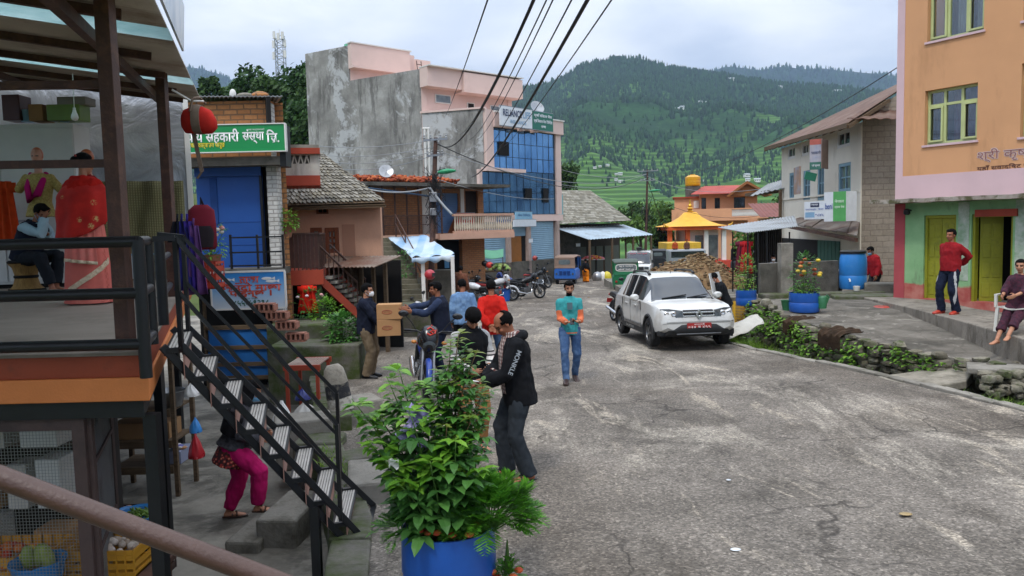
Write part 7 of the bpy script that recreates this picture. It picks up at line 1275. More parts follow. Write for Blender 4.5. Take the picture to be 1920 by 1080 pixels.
p=at(945,538,33.5);m=MB();m.lathe([(.26,0),(.3,.5),(.33,.52),(.28,.52),(.24,.02)],n=20);tag(m.build('tub',M['bluebarrel'],None,smooth=50,loc=(p.x,p.y,road_z(33.5)-.02)),'blue plastic tub on the ground between the parked motorcycles','tub')
vs_=thing('vegetable_stall','low vegetable stall with a green awning cloth in front of the pale shutter','stall',(0,0,0));a,b=at(872,512,38),at(944,506,39);B1('table',M['oldwood'],vs_,(a.x,b.x,38.2,39.4,a.z+.0,a.z+.08));[B1('leg',M['oldwood'],vs_,(x,x+.08,38.3,38.4,-1.2,a.z))for x in(a.x+.05,b.x-.1)]
m=MB();a2,b2=at(905,482,38.5),at(944,476,39.5);m.slab(lambda u,w:(a2.x+(b2.x-a2.x)*u,38.4+1.6*w,a2.z+.35*w-.08*math.sin(u*PI)),10,6,.02);m.build('awning',pl('awning_green','5f9a7a'),vs_,smooth=60);[B1('post',M['rust'],vs_,(x,x+.04,38.5,38.54,a.z+.08,a2.z))for x in(a2.x,b2.x-.05)]
pile('vegetables',(a.x+1.7,38.7,a.z+.08),.5,.35,.25,40,.1,multi('cabbage',['7f9a4a','8fab5a','4f7a3a','a8b86a']),'heap of pale green cabbages on the stall by the shutter','vegetables');pile('vegetables',(a.x+.7,38.7,a.z+.08),.4,.3,.2,40,.07,multi('mixveg',['8f4a2a','c8c4b0','5f8a9a','a87a3a']),'mixed goods piled at the left end of the vegetable stall','vegetables')
# -- people
def remesh(m,vox,name,mats,par,sm=2,fold=0,ff=9,matfn=None,seed=0):
 o=m.build(name,mats,None);md=o.modifiers.new('r','REMESH');md.mode='VOXEL';md.voxel_size=vox;md.use_smooth_shade=True
 if sm:s=o.modifiers.new('s','SMOOTH');s.factor=.5;s.iterations=sm
 bpy.context.view_layer.update();dg=bpy.context.evaluated_depsgraph_get();me=bpy.data.meshes.new_from_object(o.evaluated_get(dg));old=o.data;o.modifiers.clear();o.data=me;bpy.data.meshes.remove(old);me.name=name
 n=len(me.vertices);co=np.empty(n*3);me.vertices.foreach_get('co',co);co=co.reshape(-1,3)
 if fold:
  no=np.empty(n*3);me.vertices.foreach_get('normal',no);no=no.reshape(-1,3)
  d=np.array([mn.noise((p[0]*ff+seed,p[1]*ff,p[2]*ff*.55))+.6*mn.noise((p[0]*ff*2.2,p[1]*ff*2.2+seed,p[2]*ff*1.6))for p in co]);co=co+no*(d*fold)[:,None];me.vertices.foreach_set('co',co.ravel())
 me.materials.clear()
 for q in(mats if isinstance(mats,list)else[mats]):me.materials.append(q)
 if matfn:me.polygons.foreach_set('material_index',[matfn(V(p.center))for p in me.polygons])
 me.polygons.foreach_set('use_smooth',[True]*len(me.polygons));me.update();o.parent=par;return o
def ik(a,t,l1,l2,hint):
 a=V(a);t=V(t);d=t-a;L=max(.05,min(d.length,(l1+l2)*.998));d.normalize();c=max(-1,min(1,(l1*l1+L*L-l2*l2)/(2*l1*L)));h=V(hint);h=(h-d*h.dot(d));h=h.normalized()if h.length>1e-4 else d.orthogonal().normalized()
 return a+d*(l1*c)+h*(l1*math.sqrt(max(0,1-c*c))),a+d*L
M['lip']=pm('lips','7a3f38',.5,.1,20,bump=0);M['eye']=pm('dark_eye','1a1412',.3,.1,5,bump=0,spec=.6);M['mask']=pl('mask_white','d5d8da');M['maskblue']=pl('mask_blue','6f9fc0')
def cloth(name,c,v=.12,**k):return pm('cloth_'+name,c,.9,v,7,bump=.25,bscale=180,spec=.15,**k)
def person(label,loc,head,pose=None,H=1.7,vox=.011,skin='skin',hair='short',top=None,vest=None,pants=None,shoes=None,mask=None,beard=False,group=None,female=False,fat=1.0,extra=None,topfn=None,cat='person'):
 p=pose or{};hd=V((head[0],head[1],0)).normalized();root=thing('person',label,cat,loc,math.atan2(-hd.x,hd.y),group);root.scale=(H/1.7,)*3
 P=V(p.get('pelvis',(0,0,.93)));Rt=Matrix.Rotation(R(p.get('turn',0)),3,'Z')@Matrix.Rotation(R(-p.get('lean',2)),3,'X')@Matrix.Rotation(R(p.get('side',0)),3,'Y');up=Rt@V((0,0,1));X=Rt@V((1,0,0));Y=Rt@V((0,1,0));nb=P+up*.52
 hp=p.get('head',5);hy=p.get('hyaw',0);Rn=Rt@Matrix.Rotation(R(hy),3,'Z')@Matrix.Rotation(R(-hp),3,'X');hc=nb+(Rt@Matrix.Rotation(R(-hp*.6),3,'X')@V((0,0,1)))*.155+(Rn@V((0,.02,0)))
 sw_=.148 if female else .166;SH={s:nb-up*.085+X*(s*sw_)for s in(1,-1)};HP={s:P+X*(s*.095)-up*.03 for s in(1,-1)};EL={};WR={};KN={};AN={}
 for s,k in((1,'r'),(-1,'l')):
  t_=V(p[k+'h'])if k+'h'in p else SH[s]+X*(s*.07)+Y*.06+V((0,0,-.50));EL[s],WR[s]=ik(SH[s],t_,.285,.25,p.get(k+'e',(s*.5,-1,-.3)))
  t_=V(p[k+'f'])if k+'f'in p else V((s*.11,0,.085));KN[s],AN[s]=ik(HP[s],t_,.43,.42,p.get(k+'k',(s*.15,1,0)))
 m=MB();hw=1.0
 lo_=lambda q:hc+Rn@V(q)
 m.ell(lo_((0,-.012,.03)),(.073,.093,.085),16,12,M=Rn);m.ell(lo_((0,.022,-.035)),(.058,.066,.082),16,12,M=Rn);m.ell(lo_((0,.05,-.092)),(.03,.03,.024),10,8,M=Rn);m.ell(lo_((0,.035,.02)),(.062,.058,.05),14,10,M=Rn)
 m.cap(lo_((0,.085,.008)),lo_((0,.104,-.032)),.010,.0165,8);m.ell(lo_((0,.084,-.066)),(.025,.012,.011),8,6,M=Rn)
 for s in(1,-1):m.ell(lo_((s*.074,-.012,-.012)),(.010,.02,.032),8,8,M=Rn);m.ell(lo_((s*.034,.06,-.03)),(.026,.025,.022),8,6,M=Rn)
 m.cap(nb-up*.04,lo_((0,-.018,-.05)),.058 if not female else .05,.052 if not female else .044,12)
 m.loft([(P+up*t_,X,Y,a*fat,b*fat)for t_,a,b in((-.06,.14,.1),(.05,.145,.1),(.2,.13,.09),(.36,.155,.1),(.46,.15,.085),(.52,.07,.06))],16)
 for s,k in((1,'r'),(-1,'l')):
  m.cap(SH[s]-X*s*.02,EL[s],.05,.039,10);m.cap(EL[s],WR[s],.04,.027,10);m.cap(HP[s],KN[s],.082,.055,12);m.cap(KN[s],AN[s]+V((0,0,.0)),.053,.036,12)
  d=(WR[s]-EL[s]).normalized();hdv=V(p[k+'d']).normalized()if k+'d'in p else d;pn=V(p[k+'n'])if k+'n'in p else V((-s,0,0));pn=(pn-hdv*pn.dot(hdv));pn=pn.normalized()if pn.length>.01 else hdv.orthogonal().normalized();sd=hdv.cross(pn)*(1 if hdv.cross(pn).dot(V((0,1,.2)))>0 else-1)
  w0=WR[s];m.loft([(w0+hdv*a,sd,pn,b,c)for a,b,c in((-.01,.027,.022),(.03,.037,.018),(.075,.042,.016),(.098,.038,.012))],12,pw=.8);cu=p.get('curl',35)
  for i,L in enumerate((.062,.074,.068,.05)):
   b0=w0+hdv*.09+sd*(.03-.02*i);q=hdv;pt=b0
   for j,f_ in enumerate((.45,.33,.26)):q=(Matrix.Rotation(R(cu*(.6+.25*j)),3,sd.cross(hdv).cross(hdv))@q)if False else(q*math.cos(R(cu*.6))+pn*math.sin(R(cu*.6))).normalized();n_=pt+q*(L*f_*1.25);m.cap(pt,n_,.0088-.001*j,.0083-.001*j,7);pt=n_
  t0=w0+hdv*.03+sd*.034;t1=t0+(hdv*.6+sd*.6+pn*.4).normalized()*.04;m.cap(t0,t1,.012,.0105,8);m.cap(t1,t1+(hdv+pn*.45).normalized()*.032,.0102,.008,8)
  fy=R(p.get('fy',8)*s)if k+'y'not in p else R(p[k+'y']);fd=V((math.sin(fy),math.cos(fy),0));fx=V((fd.y,-fd.x,0));pt_=p.get(k+'t',0);fdz=fd*math.cos(R(pt_))+V((0,0,-math.sin(R(pt_))));a0=AN[s];fu=V((0,0,1))
  secs=[(-.055,.022,.02,-.055),(-.035,.034,.036,-.045),(.02,.036,.04,-.04),(.08,.04,.028,-.055),(.14,.044,.019,-.065),(.18,.038,.014,-.07),(.205,.02,.009,-.073)]
  m.loft([(a0+fdz*a+fu*z,fx,fu,b,c)for a,b,c,z in secs],12,pw=.8);m.cap(a0,a0+fu*-.035,.036,.034,8)
  p['_f%d'%s]=(a0,fdz,fx)
 def mf(c):
  q=Rn.transposed()@(c-hc)
  if q.length>.2:return 0
  if q.y>.045 and abs(abs(q.x)-.032)<.014 and abs(q.z+.002)<.0075:return 1
  if q.y>.045 and abs(abs(q.x)-.033)<.021 and abs(q.z-.019)<.005:return 2
  if q.y>.06 and abs(q.x)<.023 and abs(q.z+.067)<.008:return 3
  if beard and q.y>-.02 and(q.z<-.066 or(q.z<-.03 and abs(q.x)>.055))and q.z>-.14 and not(abs(q.x)<.022 and abs(q.z+.067)<.008):return 2
  if beard and q.y>.06 and abs(q.x)<.03 and abs(q.z+.054)<.004:return 2
  return 0
 remesh(m,vox*.72,'body',[M[skin],M['eye'],M['hair'],M['lip']],root,1,matfn=mf)
 if hair:
  m=MB();rx,ry,rz_=(.083,.104,.097);m.ell((0,0,0),(rx,ry,rz_),28,20);pts=[]
  for q in m.v:q=V(q);k=1+.05*mn.noise(q*40)+.03*mn.noise(q*90);pts.append(q*k)
  fs=[]
  for f in m.f:
   c=sum((V(m.v[i])for i in f),V())/len(f);y,z=c.y,c.z
   if y>.045 and z<.045:continue
   if z<-.02 and y>.0:continue
   if z<-.07:continue
   if hair=='bald'and z>.052 and y>-.05:continue
   if hair=='bald'and y>.02 and z>.02:continue
   fs.append(f)
  h=MB();off=V((0,-.012,.03));h.add([lo_(q+off)for q in pts],fs);
  if hair=='short':h.ell(lo_((0,.03,.088)),(.066,.05,.03),14,8,M=Rn)
  if hair=='bun':h.ell(lo_((0,-.115,.02)),(.05,.04,.045),12,8)
  if hair=='fringe':h.ell(lo_((0,.05,.085)),(.07,.05,.03),14,8,M=Rn)
  if hair=='thick':h.ell(lo_((0,0,.07)),(.09,.105,.075),18,12,M=Rn);h.ell(lo_((0,.05,.095)),(.066,.045,.035),14,8,M=Rn)
  o=h.build('hair',M['hair'],root,smooth=180)
  sd_=o.modifiers.new('t','SOLIDIFY');sd_.thickness=.012;sd_.offset=0
 sgn_=lambda s:'r'if s>0 else 'l'
 def torso(m,hem,th,top_=.50,belly=1.0,flare=0,collar=.075):
  h_=[(-hem,.165+flare,.125+flare),(-hem*.4+.02,.165+flare*.5,.122+flare*.5),(.12,.155*belly,.115*belly),(.26,.165,.118),(.36,.178,.122),(.43,.172,.108),(.47,.135,.092),(.5,.095,.078),(top_+.03,collar,collar*.95)]
  if female:h_=[(a,b*.93,c*(1.0 if a!=.26 else 1.08))for a,b,c in h_]
  m.loft([(P+up*a,X,Y,(b+th)*fat,(c+th)*fat)for a,b,c in h_],22,pw=.92)
 def sleeves(m,th,ln,wr=.036):
  for s in(1,-1):
   pts=[SH[s]-X*s*.05+up*.01,SH[s],lerp(SH[s],EL[s],.5),EL[s]if ln>=1 else lerp(SH[s],EL[s],ln)];rs=[.05+th,.052+th,.05+th,.046+th]
   if ln>1:pts+=[lerp(EL[s],WR[s],(ln-1)*.5),lerp(EL[s],WR[s],ln-1)];rs+=[.045+th,wr+th]
   m.cap(pts[0],pts[1],rs[0],rs[1],12);m.tube(pts[1:],rs[1:],12)
 if top:
  mt,th,hem,ln=top[:4];m=MB();torso(m,hem,th,belly=top[4]if len(top)>4 else 1.0,flare=top[5]if len(top)>5 else 0);sleeves(m,th,ln)
  def tf(c):return topfn(Rt.transposed()@(c-P),c,SH,EL,WR)if topfn else 0
  remesh(m,vox,'shirt'if not(len(top)>6)else top[6],mt,root,2,.015 if th<.03 else .017,9,tf if topfn else None,seed=len(label))
 if vest:
  mt,th,hem=vest[:3];m=MB();torso(m,hem,th,.5,1.05);m2=remesh(m,vox,'vest',mt,root,2,.009,10,(lambda c:vest[3](Rt.transposed()@(c-P)))if len(vest)>3 else None,seed=len(label)+3)
 if pants:
  mt,th,ln=pants[:3];m=MB();m.loft([(P+up*a,X,Y,(b+th*.5)*fat,(c+th*.5)*fat)for a,b,c in((.12,.145,.108),(.04,.16,.118),(-.05,.172,.122),(-.11,.15,.105))],20)
  for s in(1,-1):
   A0,K,N=HP[s]+V((0,0,.0)),KN[s],AN[s];e=N+V((0,0,-.03))if ln>=2 else lerp(K,N,ln-1);m.tube([A0+V((0,0,.03)),lerp(A0,K,.15),lerp(A0,K,.6),K,lerp(K,e,.5),e],[.085+th*.6,.092+th*.7,.075+th,.062+th,.056+th*1.1,(.046 if len(pants)<4 else pants[3])+th*1.1],14);m.cap(lerp(A0,K,.95),lerp(K,e,.05),.062+th,.062+th,12)
  pf=pants[4]if len(pants)>4 else None
  remesh(m,vox,'trousers',mt,root,2,.014,10,(lambda c:pf(c,HP,KN,AN))if pf else None,seed=len(label)+7)
 if shoes:
  for s in(1,-1):
   a0,fd,fx=p['_f%d'%s];fu=V((0,0,1));m=MB();m.loft([(a0+fd*a+fu*(-.076),fx,fd,b,.01)if False else(a0+fd*a+fu*-.078,fx,fu,b,.011)for a,b in((-.075,.02),(-.06,.035),(.0,.04),(.08,.045),(.15,.05),(.2,.04),(.225,.02))],12,pw=.6)
   if shoes[0]=='sandal':m.tube([a0+fd*.1+fx*-.05+fu*-.06,a0+fd*.09+fu*-.022,a0+fd*.1+fx*.05+fu*-.06],.012,6);m.tube([a0+fd*.05+fx*-.046+fu*-.06,a0+fd*.04+fu*-.008,a0+fd*.05+fx*.046+fu*-.06],.012,6)
   else:m.loft([(a0+fd*a+fu*z,fx,fu,b,c)for a,b,c,z in((-.07,.03,.035,-.04),(-.04,.042,.05,-.03),(.02,.043,.05,-.035),(.09,.048,.036,-.05),(.16,.05,.027,-.06),(.205,.04,.02,-.066),(.225,.02,.012,-.07))],12,pw=.8)
   m.build(shoes[0],shoes[1],root,smooth=50)
 if mask:
  m=MB();m.slab(lambda u,w:lo_(((u-.5)*2*.062*(1-.25*abs(w-.5)),.112-1.0*(abs(u-.5))**2*.28+.012*math.sin(w*PI)+(.0),-.015-.085*w)),10,6,Rn@V((0,.004,0)));
  for s in(1,-1):m.tube([lo_((s*.06,.04,-.03)),lo_((s*.078,-.01,.0))],.003,5);m.tube([lo_((s*.055,.04,-.09)),lo_((s*.078,-.012,-.04))],.003,5)
  m.build('face_mask',mask,root,smooth=180)
 ctx=dict(root=root,P=P,X=X,Y=Y,up=up,nb=nb,hc=hc,Rn=Rn,SH=SH,EL=EL,WR=WR,KN=KN,AN=AN,HP=HP,lo=lo_,vox=vox,torso=torso)
 if extra:extra(ctx)
 return root
def gp(px,d,z=None):p=at(px,500,d);return(p.x,d,(road_z(d)if z is None else z)+.0)
SAND=('sandal',M['black']);SANDB=('sandal',pl('sandal_brown','4a3428'))
t=NT('checked_shirt');v=t.coord();s_=t.n('ShaderNodeSeparateXYZ');t.l(v,s_.inputs[0])
def stripe(sock,f,th):return t.ramp(t.math('PINGPONG',t.math('MULTIPLY',sock,f),1.),[(th-.05,0),(th+.05,1)])
sx_=t.math('ADD',s_.outputs[0],s_.outputs[1]);c=t.mix(stripe(sx_,55,.5),lin('c9bfb6'),lin('7a4a44'));c=t.mix(t.math('MULTIPLY',stripe(s_.outputs[2],55,.5),.55),c,lin('4a2c30'));t.bsdf(c,.9);M['check']=t.m
t=NT('striped_sleeve');v=t.coord();s_=t.n('ShaderNodeSeparateXYZ');t.l(v,s_.inputs[0]);t.bsdf(t.mix(stripe(s_.outputs[2],45,.6),lin('c9c6c0'),lin('2a2a2c')),.9);M['sleevestripe']=t.m
nav=cloth('navy','1c2130');blk=cloth('black','17181b');chr_=cloth('charcoal','2b2d31')
def jk(q,c,SH,EL,WR):
 if q.y>.02 and abs(q.x+.02)<.075-max(0,q.z-.3)*.05 and q.z>-.03 and min((c-EL[s]).length for s in(1,-1))>.09 and min((c-WR[s]).length for s in(1,-1))>.13:return 1
 return 0
def jackx(c):
 m=MB();lo=c['lo'];nb,X,Y,up=c['nb'],c['X'],c['Y'],c['up']
 m.loft([(nb+up*a+Y*b,X,Y,r1,r2)for a,b,r1,r2 in((-.05,-.01,.12,.1),(.015,-.01,.088,.085),(.05,.0,.078,.078))],18);m.build('collar',M['check'],c['root'],smooth=60)
 m=MB();m.tube([nb+X*.11+Y*.05+up*-.05,nb+X*.10-Y*.07+up*.0,nb-Y*.12+up*-.01,nb-X*.10-Y*.07+up*.0,nb-X*.11+Y*.05+up*-.05],[.03,.045,.055,.045,.03],10);m.build('hood',blk,c['root'],smooth=180)
 s=-1;a,b=c['SH'][s],c['EL'][s];d=(b-a);o=text('sleeve_lettering','MONKLE',.25,.05,pl('lettering_grey','9aa0a5'),c['root'],0,0,0,.002,weight=.02);xx=d.normalized();out=(-c['X']-c['Y']*.1);out=(out-xx*out.dot(xx)).normalized();zz=xx.cross(-out)*1
 mid=lerp(a,b,.55)+out*.092;o.matrix_basis=Matrix(((xx.x,-out.x,zz.x,mid.x),(xx.y,-out.y,zz.y,mid.y),(xx.z,-out.z,zz.z,mid.z),(0,0,0,1)))
 m=MB();m.slab(lambda u,w:c['WR'][1]+c['Y']*(.08+.06*w)+c['X']*(-.12+.05*u)+c['up']*(.03+.02*w),4,3,.002);q_=m.build('paper',pale,None);q_.parent=None;q_.matrix_world=c['root'].matrix_basis.copy()if False else Matrix.Translation(c['root'].location)@Matrix.Rotation(c['root'].rotation_euler.z,4,'Z');tag(q_,'small white paper held by the man in the black lettered jacket','paper')
person('balding man in black jacket with sleeve lettering over a checked shirt, looking down',gp(966,7.75),(-1,-.28),dict(lean=6,head=32,rh=(.03,.34,1.02),lh=(-.05,.35,1.0),rd=(-.5,.8,.1),ld=(.55,.8,.1),rn=(-.3,0,-1),ln=(.3,.1,-1),re=(1,-.6,-.6),le=(-1,-.6,-.6),rf=(.12,.1,.085),lf=(-.12,-.06,.085),curl=40),1.72,.009,'skin','bald',([blk,M['check']],.034,.16,2.02,1.12,.01,'jacket'),None,([cloth('greyblue_trouser','2e3338')],.022,2,.06),SAND,topfn=jk,extra=jackx)
def vestx(c):
 m=MB();nb,X,Y,up=c['nb'],c['X'],c['Y'],c['up'];m.loft([(nb+up*a+Y*b,X,Y,r1,r2)for a,b,r1,r2 in((-.05,-.0,.12,.1),(.02,-.0,.09,.088),(.06,.0,.085,.082))],18);m.build('collar',blk,c['root'],smooth=60)
 q=c['WR'][1];m=MB();m.ell((0,0,0),(.05,.045,.06),12,8);o=m.build('pouch',pl('pouch_red','d8301e'),None,smooth=180);o.matrix_world=Matrix.Translation(c['root'].location)@Matrix.Rotation(c['root'].rotation_euler.z,4,'Z')@Matrix.Translation(lerp(c['EL'][-1],c['WR'][-1],.3)+V((-.06,.03,0)));tag(o,'bright red pouch at the sleeve of the man in the black vest','pouch')
def sl2(q,c,SH,EL,WR):
 return 1 if min((c-lerp(EL[s],WR[s],.6)).length for s in(1,-1))<.2 and min((c-SH[s]).length for s in(1,-1))>.2 else 0
person('man in black quilted vest and striped pale sleeves looking down behind the leafy planter',gp(876,8.9),(.35,-.93),dict(lean=6,head=35,rh=(.12,.3,1.0),lh=(-.16,.32,1.02),curl=45,rd=(-.6,.8,0),ld=(.5,.85,0),rf=(.12,.05,.085)),1.68,.0095,'skin2','thick',([cloth('pale_grey_sweat','a9a8a6'),M['sleevestripe']],.018,.05,2.0),(blk,.045,.1),([cloth('tan_trouser','9a6f45')],.022,1.9,.05),SAND,topfn=sl2,extra=vestx)
person('masked man in navy jacket and khaki trousers carrying two cardboard boxes',gp(682,14.2),(1,-.12),dict(lean=2,head=4,rh=(.16,.42,.93),lh=(-.16,.44,.95),rn=(-1,0,.3),ln=(1,0,.3),curl=20),1.72,.011,'skin2','short',([nav],.036,.12,2.0,1.05,.0,'jacket'),None,([cloth('khaki','7a6a55',dirt='5f5240')],.026,2,.06),('shoe',M['black']),mask=M['mask'])
def cbox(px,py,d,w,dp,h,rz,label):
 p=at(px,py,d);o=thing('cardboard_box',label,'box',p,rz);B1('carton',M['cardnew'],o,(-w/2,w/2,-dp/2,dp/2,0,h),bev=.006);m=MB();m.box(-w/2,w/2,-.025,.025,h,h+.002);m.build('tape',pl('tape_tan','b08a58'),o);m=MB();m.tube([(-.03+.09*math.cos(a),-dp/2-.001,h*.5+.035*math.sin(a))for a in np.linspace(0,6.3,18)],.006,5);m.build('printed_logo',pl('print_red','9a4a34'),o);text('lettering','HOTEL',.12,.03,pl('print_red','9a4a34'),o,-.03,h*.5,-dp/2-.003,.001);return o
M['cardnew']=pm('cardboard_new','ae8358',.85,.07,3,'9a734c',.25,3,.05)
b=cbox(730,628,14.05,.42,.30,.30,R(8),'lower brown cardboard box carried by the masked man');b2_=cbox(731,588,14.05,.44,.31,.27,R(2),'upper brown cardboard box carried by the masked man');b2_.location.z=b.location.z+.303
person('man in navy padded vest and dark trousers stretching both arms towards the boxes',gp(824,13.9),(-1,-.12),dict(lean=5,head=3,rh=(.12,.56,1.27),lh=(-.14,.50,1.22),rn=(-1,0,.2),ln=(1,0,.2),curl=12,re=(.3,-.2,-1),le=(-.3,-.2,-1)),1.74,.011,'skin','fringe',([cloth('slate_shirt','2e3850')],.02,.05,2.0,1.1),(nav,.045,.12),([cloth('dark_blue_trouser','1b2334')],.024,2),('shoe',M['black']),fat=1.06)
denim=pm('denim_light','5f7fa5',.9,.1,6,'7f9fc0',.4,5,.3,180);jean=pm('denim_blue','3a567d',.9,.15,6,'6a86a8',.4,4,.3,180)
person('man in a light blue denim jacket seen from behind',gp(866,15.6),(-.15,1),dict(lean=3,head=14,hyaw=15),1.70,.012,'skin','short',([denim],.03,.12,2.0),None,([blk],.02,2),('shoe',M['black']))
redc=cloth('bright_red','c0241c');person('man in a bright red shirt and jeans with his hands clasped behind his back',gp(920,13.9),(-.1,1),dict(lean=1,head=8,rh=(.05,-.2,.96),lh=(-.06,-.21,.94),re=(1,-.3,0),le=(-1,-.3,0),rd=(-.7,-.1,-.7),ld=(.7,-.1,-.7),rn=(0,-1,0),ln=(0,-1,0),rf=(.14,-.05,.085),lf=(-.12,.02,.085)),1.74,.011,'skin','short',([redc],.022,.16,1.95),None,([jean],.014,2),SANDB)
org_=cloth('coral_sleeve','d8754f');tq=cloth('turquoise','3f9a9c')
def sgd(c,a,b):d=b-a;u=max(0,min(1,(c-a).dot(d)/d.length_squared));return(c-a-d*u).length
def tqf(q,c,SH,EL,WR):
 if min(sgd(c,EL[s],WR[s])for s in(1,-1))<.062 or min(sgd(c,lerp(SH[s],EL[s],.6),EL[s])for s in(1,-1))<.066:return 1
 if q.z<-.06:return 1 if(q.z*40)%2<1.1 else 0
 return 0
def phone(c):
 o=MB().box(-.035,.035,-.006,.006,-.07,.07).build('phone',M['black'],None,bev=.004);o.matrix_world=Matrix.Translation(c['root'].location)@Matrix.Rotation(c['root'].rotation_euler.z,4,'Z')@Matrix.Translation(lerp(c['WR'][1],c['WR'][-1],.4)+V((0,.1,.03)))@Matrix.Rotation(R(50),4,'X');tag(o,'black phone in the hands of the man in the turquoise shirt','phone');m=MB();m.box(-.035,.055,-.001,.002,0,.12);q=m.build('chest_print',pl('print_grey','4f6a70'),c['root']);q.matrix_basis=Matrix.Translation(c['P']+c['up']*.32+c['Y']*.158)
person('bearded man in a turquoise shirt with coral sleeves walking and looking at his phone',gp(1066,13.3),(.05,-1),dict(lean=0,head=5,rh=(.09,.26,1.05),lh=(-.13,.28,1.06),rd=(-.8,.6,.1),ld=(.8,.6,.1),rn=(0,.2,1),ln=(0,.2,1),re=(.35,-1,-.5),le=(-.35,-1,-.5),rf=(.1,.18,.085),lf=(-.09,-.14,.1),lt=15),1.72,.0105,'skin2','fringe',([tq,org_],.012,.12,1.9),None,([jean],.01,2),('shoe',pl('shoe_brown','3a2a24')),fat=.93,beard=True,topfn=tqf,extra=phone)
person('man in a black T-shirt leaning in at the open car door',gp(1362,18.3),(-1,.25),dict(lean=22,head=20,rh=(.16,.42,.92),lh=(-.15,.4,1.0)),1.66,.012,'skin','short',([blk],.02,.1,.75),None,([chr_],.02,2),('shoe',M['black']),mask=M['mask'])
dred=cloth('dark_red','8a1c22');trk=cloth('track_navy','1c2233');wst=cloth('white_stripe','b5b5b5')
def trf(c,HP,KN,AN):return 1 if any((c.x*s>max(HP[s].x*s,KN[s].x*s)-.02+.055)and abs(c.y-(KN[s].y))<.022 for s in(1,-1))else 0
p_=onz(1780,588,GZ);person('man in a dark red sweater and striped track trousers standing on the step',(p_.x,p_.y,GZ),(-1,-.45),dict(lean=-2,head=2,rh=(.09,-.2,1.0),lh=(-.09,-.2,1.0),re=(1,-.4,0),le=(-1,-.4,0),rf=(.13,.06,.085),lf=(-.12,-.04,.085)),1.70,.011,'skin','short',([dred],.024,.06,1.98,1.1),None,([trk,wst],.022,2,.06,trf),('slipper',pl('slipper_red','b03a2a')),fat=1.06)
mar=pm('cloth_maroon_check','4a1c2c',.9,.25,20,'2c1826',.5,30,.2);
cl_=V(ch.location);hdw=V((-.82,-.57,0)).normalized();person('seated woman in a maroon checked tunic and capri trousers on the white chair, barefoot',(cl_.x+hdw.x*.02,cl_.y+hdw.y*.02,GZ),(hdw.x,hdw.y),dict(pelvis=(0,-.06,.53),lean=-2,head=2,hyaw=8,rh=(.12,.34,.68),lh=(-.1,.36,.70),rf=(.1,.56,-.1),lf=(-.12,.66,.0),rk=(.2,1,.6),lk=(-.2,1,.6),curl=30),1.58,.011,'skin2','bun',([mar],.018,.12,1.45,1.1,.02),None,([mar],.022,1.55,.06),None,female=True,fat=1.05)
p_=at(1642,530,21.9);person('masked man in a red jacket bending behind the blue water drum',(p_.x,21.9,.0),(-1,-.2),dict(lean=12,head=18),1.62,.012,'skin','short',([cloth('crimson','9a2028')],.03,.1,2.0),None,([chr_],.02,2),('shoe',M['black']),mask=M['maskblue'])
p_=at(1446,500,24.9);person('child in a pale shirt standing behind the low concrete wall by the tin shed',(p_.x,24.7,-.15),(-.3,-1),dict(head=4),1.45,.013,'skin2','fringe',([cloth('pale_child','a5aab0')],.02,.1,.7),None,([blk],.02,2),('shoe',M['black']),mask=M['mask'])
person('person in a brown jacket seen from behind near the parked motorcycles',gp(863,27.5),(.2,1),dict(head=10),1.68,.015,'skin','short',([cloth('brown_jacket','6a4434')],.035,.12,2),None,([chr_],.02,2),('shoe',M['black']))
person('masked person in a white shirt and grey trousers walking beside the blue rickshaw',gp(1075,49.5,-1.25),(-.1,-1),dict(rf=(.1,.15,.085),lf=(-.1,-.15,.1)),1.66,.016,'skin','short',([cloth('white_shirt','b5bcc4')],.025,.12,2),None,([cloth('grey_trouser','77797d')],.025,2),('shoe',M['black']),mask=M['mask'])
person('woman in a dark top and orange trousers walking away by the fruit stall',gp(1098,48.5,-1.3),(.15,1),dict(rf=(.1,-.18,.1),lf=(-.08,.12,.085),head=0),1.56,.016,'skin','bun',([blk],.03,.12,2),None,([cloth('saffron','d87a1c')],.06,1.85,.07),SAND,female=True)
for px,lb in((1266,'person in orange sitting on the truck body behind the earth heap, left one'),(1288,'person with a dark cap in the yellow truck behind the earth heap, right one')):person(lb,gp(px,66.5,-.6),(0,-1),dict(),1.5,.018,'skin','short',([cloth('orange_dull','b0502a')if px<1280 else cloth('brown_dull','6a4a3a')],.03,.12,2),None,([chr_],.02,2),None)
emb=pm('embroidered_red','b01a12',.85,.12,6,'c03022',.3,5,.2,120);pnk=pm('sari_pink','d06a5e',.85,.08,5,'e08a7a',.35,3,.2,120);zari=pm('zari_border','c9ad8a',.7,.2,30,'e0d0b5',.5,30)
t=NT('embroidered_shawl');v=t.coord();vo=t.n('ShaderNodeTexVoronoi');vo.inputs['Scale'].default_value=6.5;t.l(v,vo.inputs['Vector']);nz=t.noise(v,60,3);k=t.math('MULTIPLY',t.ramp(vo.outputs['Distance'],[(.16,1),(.26,0)]),t.ramp(nz,[(.46,0),(.54,1)]));g=t.n('ShaderNodeSeparateColor');t.l(vo.outputs['Color'],g.inputs[0]);k=t.math('MULTIPLY',k,t.ramp(g.outputs[0],[(.45,0),(.5,1)]));t.bsdf(t.mix(k,t.ramp(t.noise(v,5,5),[(.3,'ac160e'),(.7,'d4261a')]),lin('c9a86a')),.85,0,t.bump(t.noise(v,120,2),.2));M['shawl']=t.m
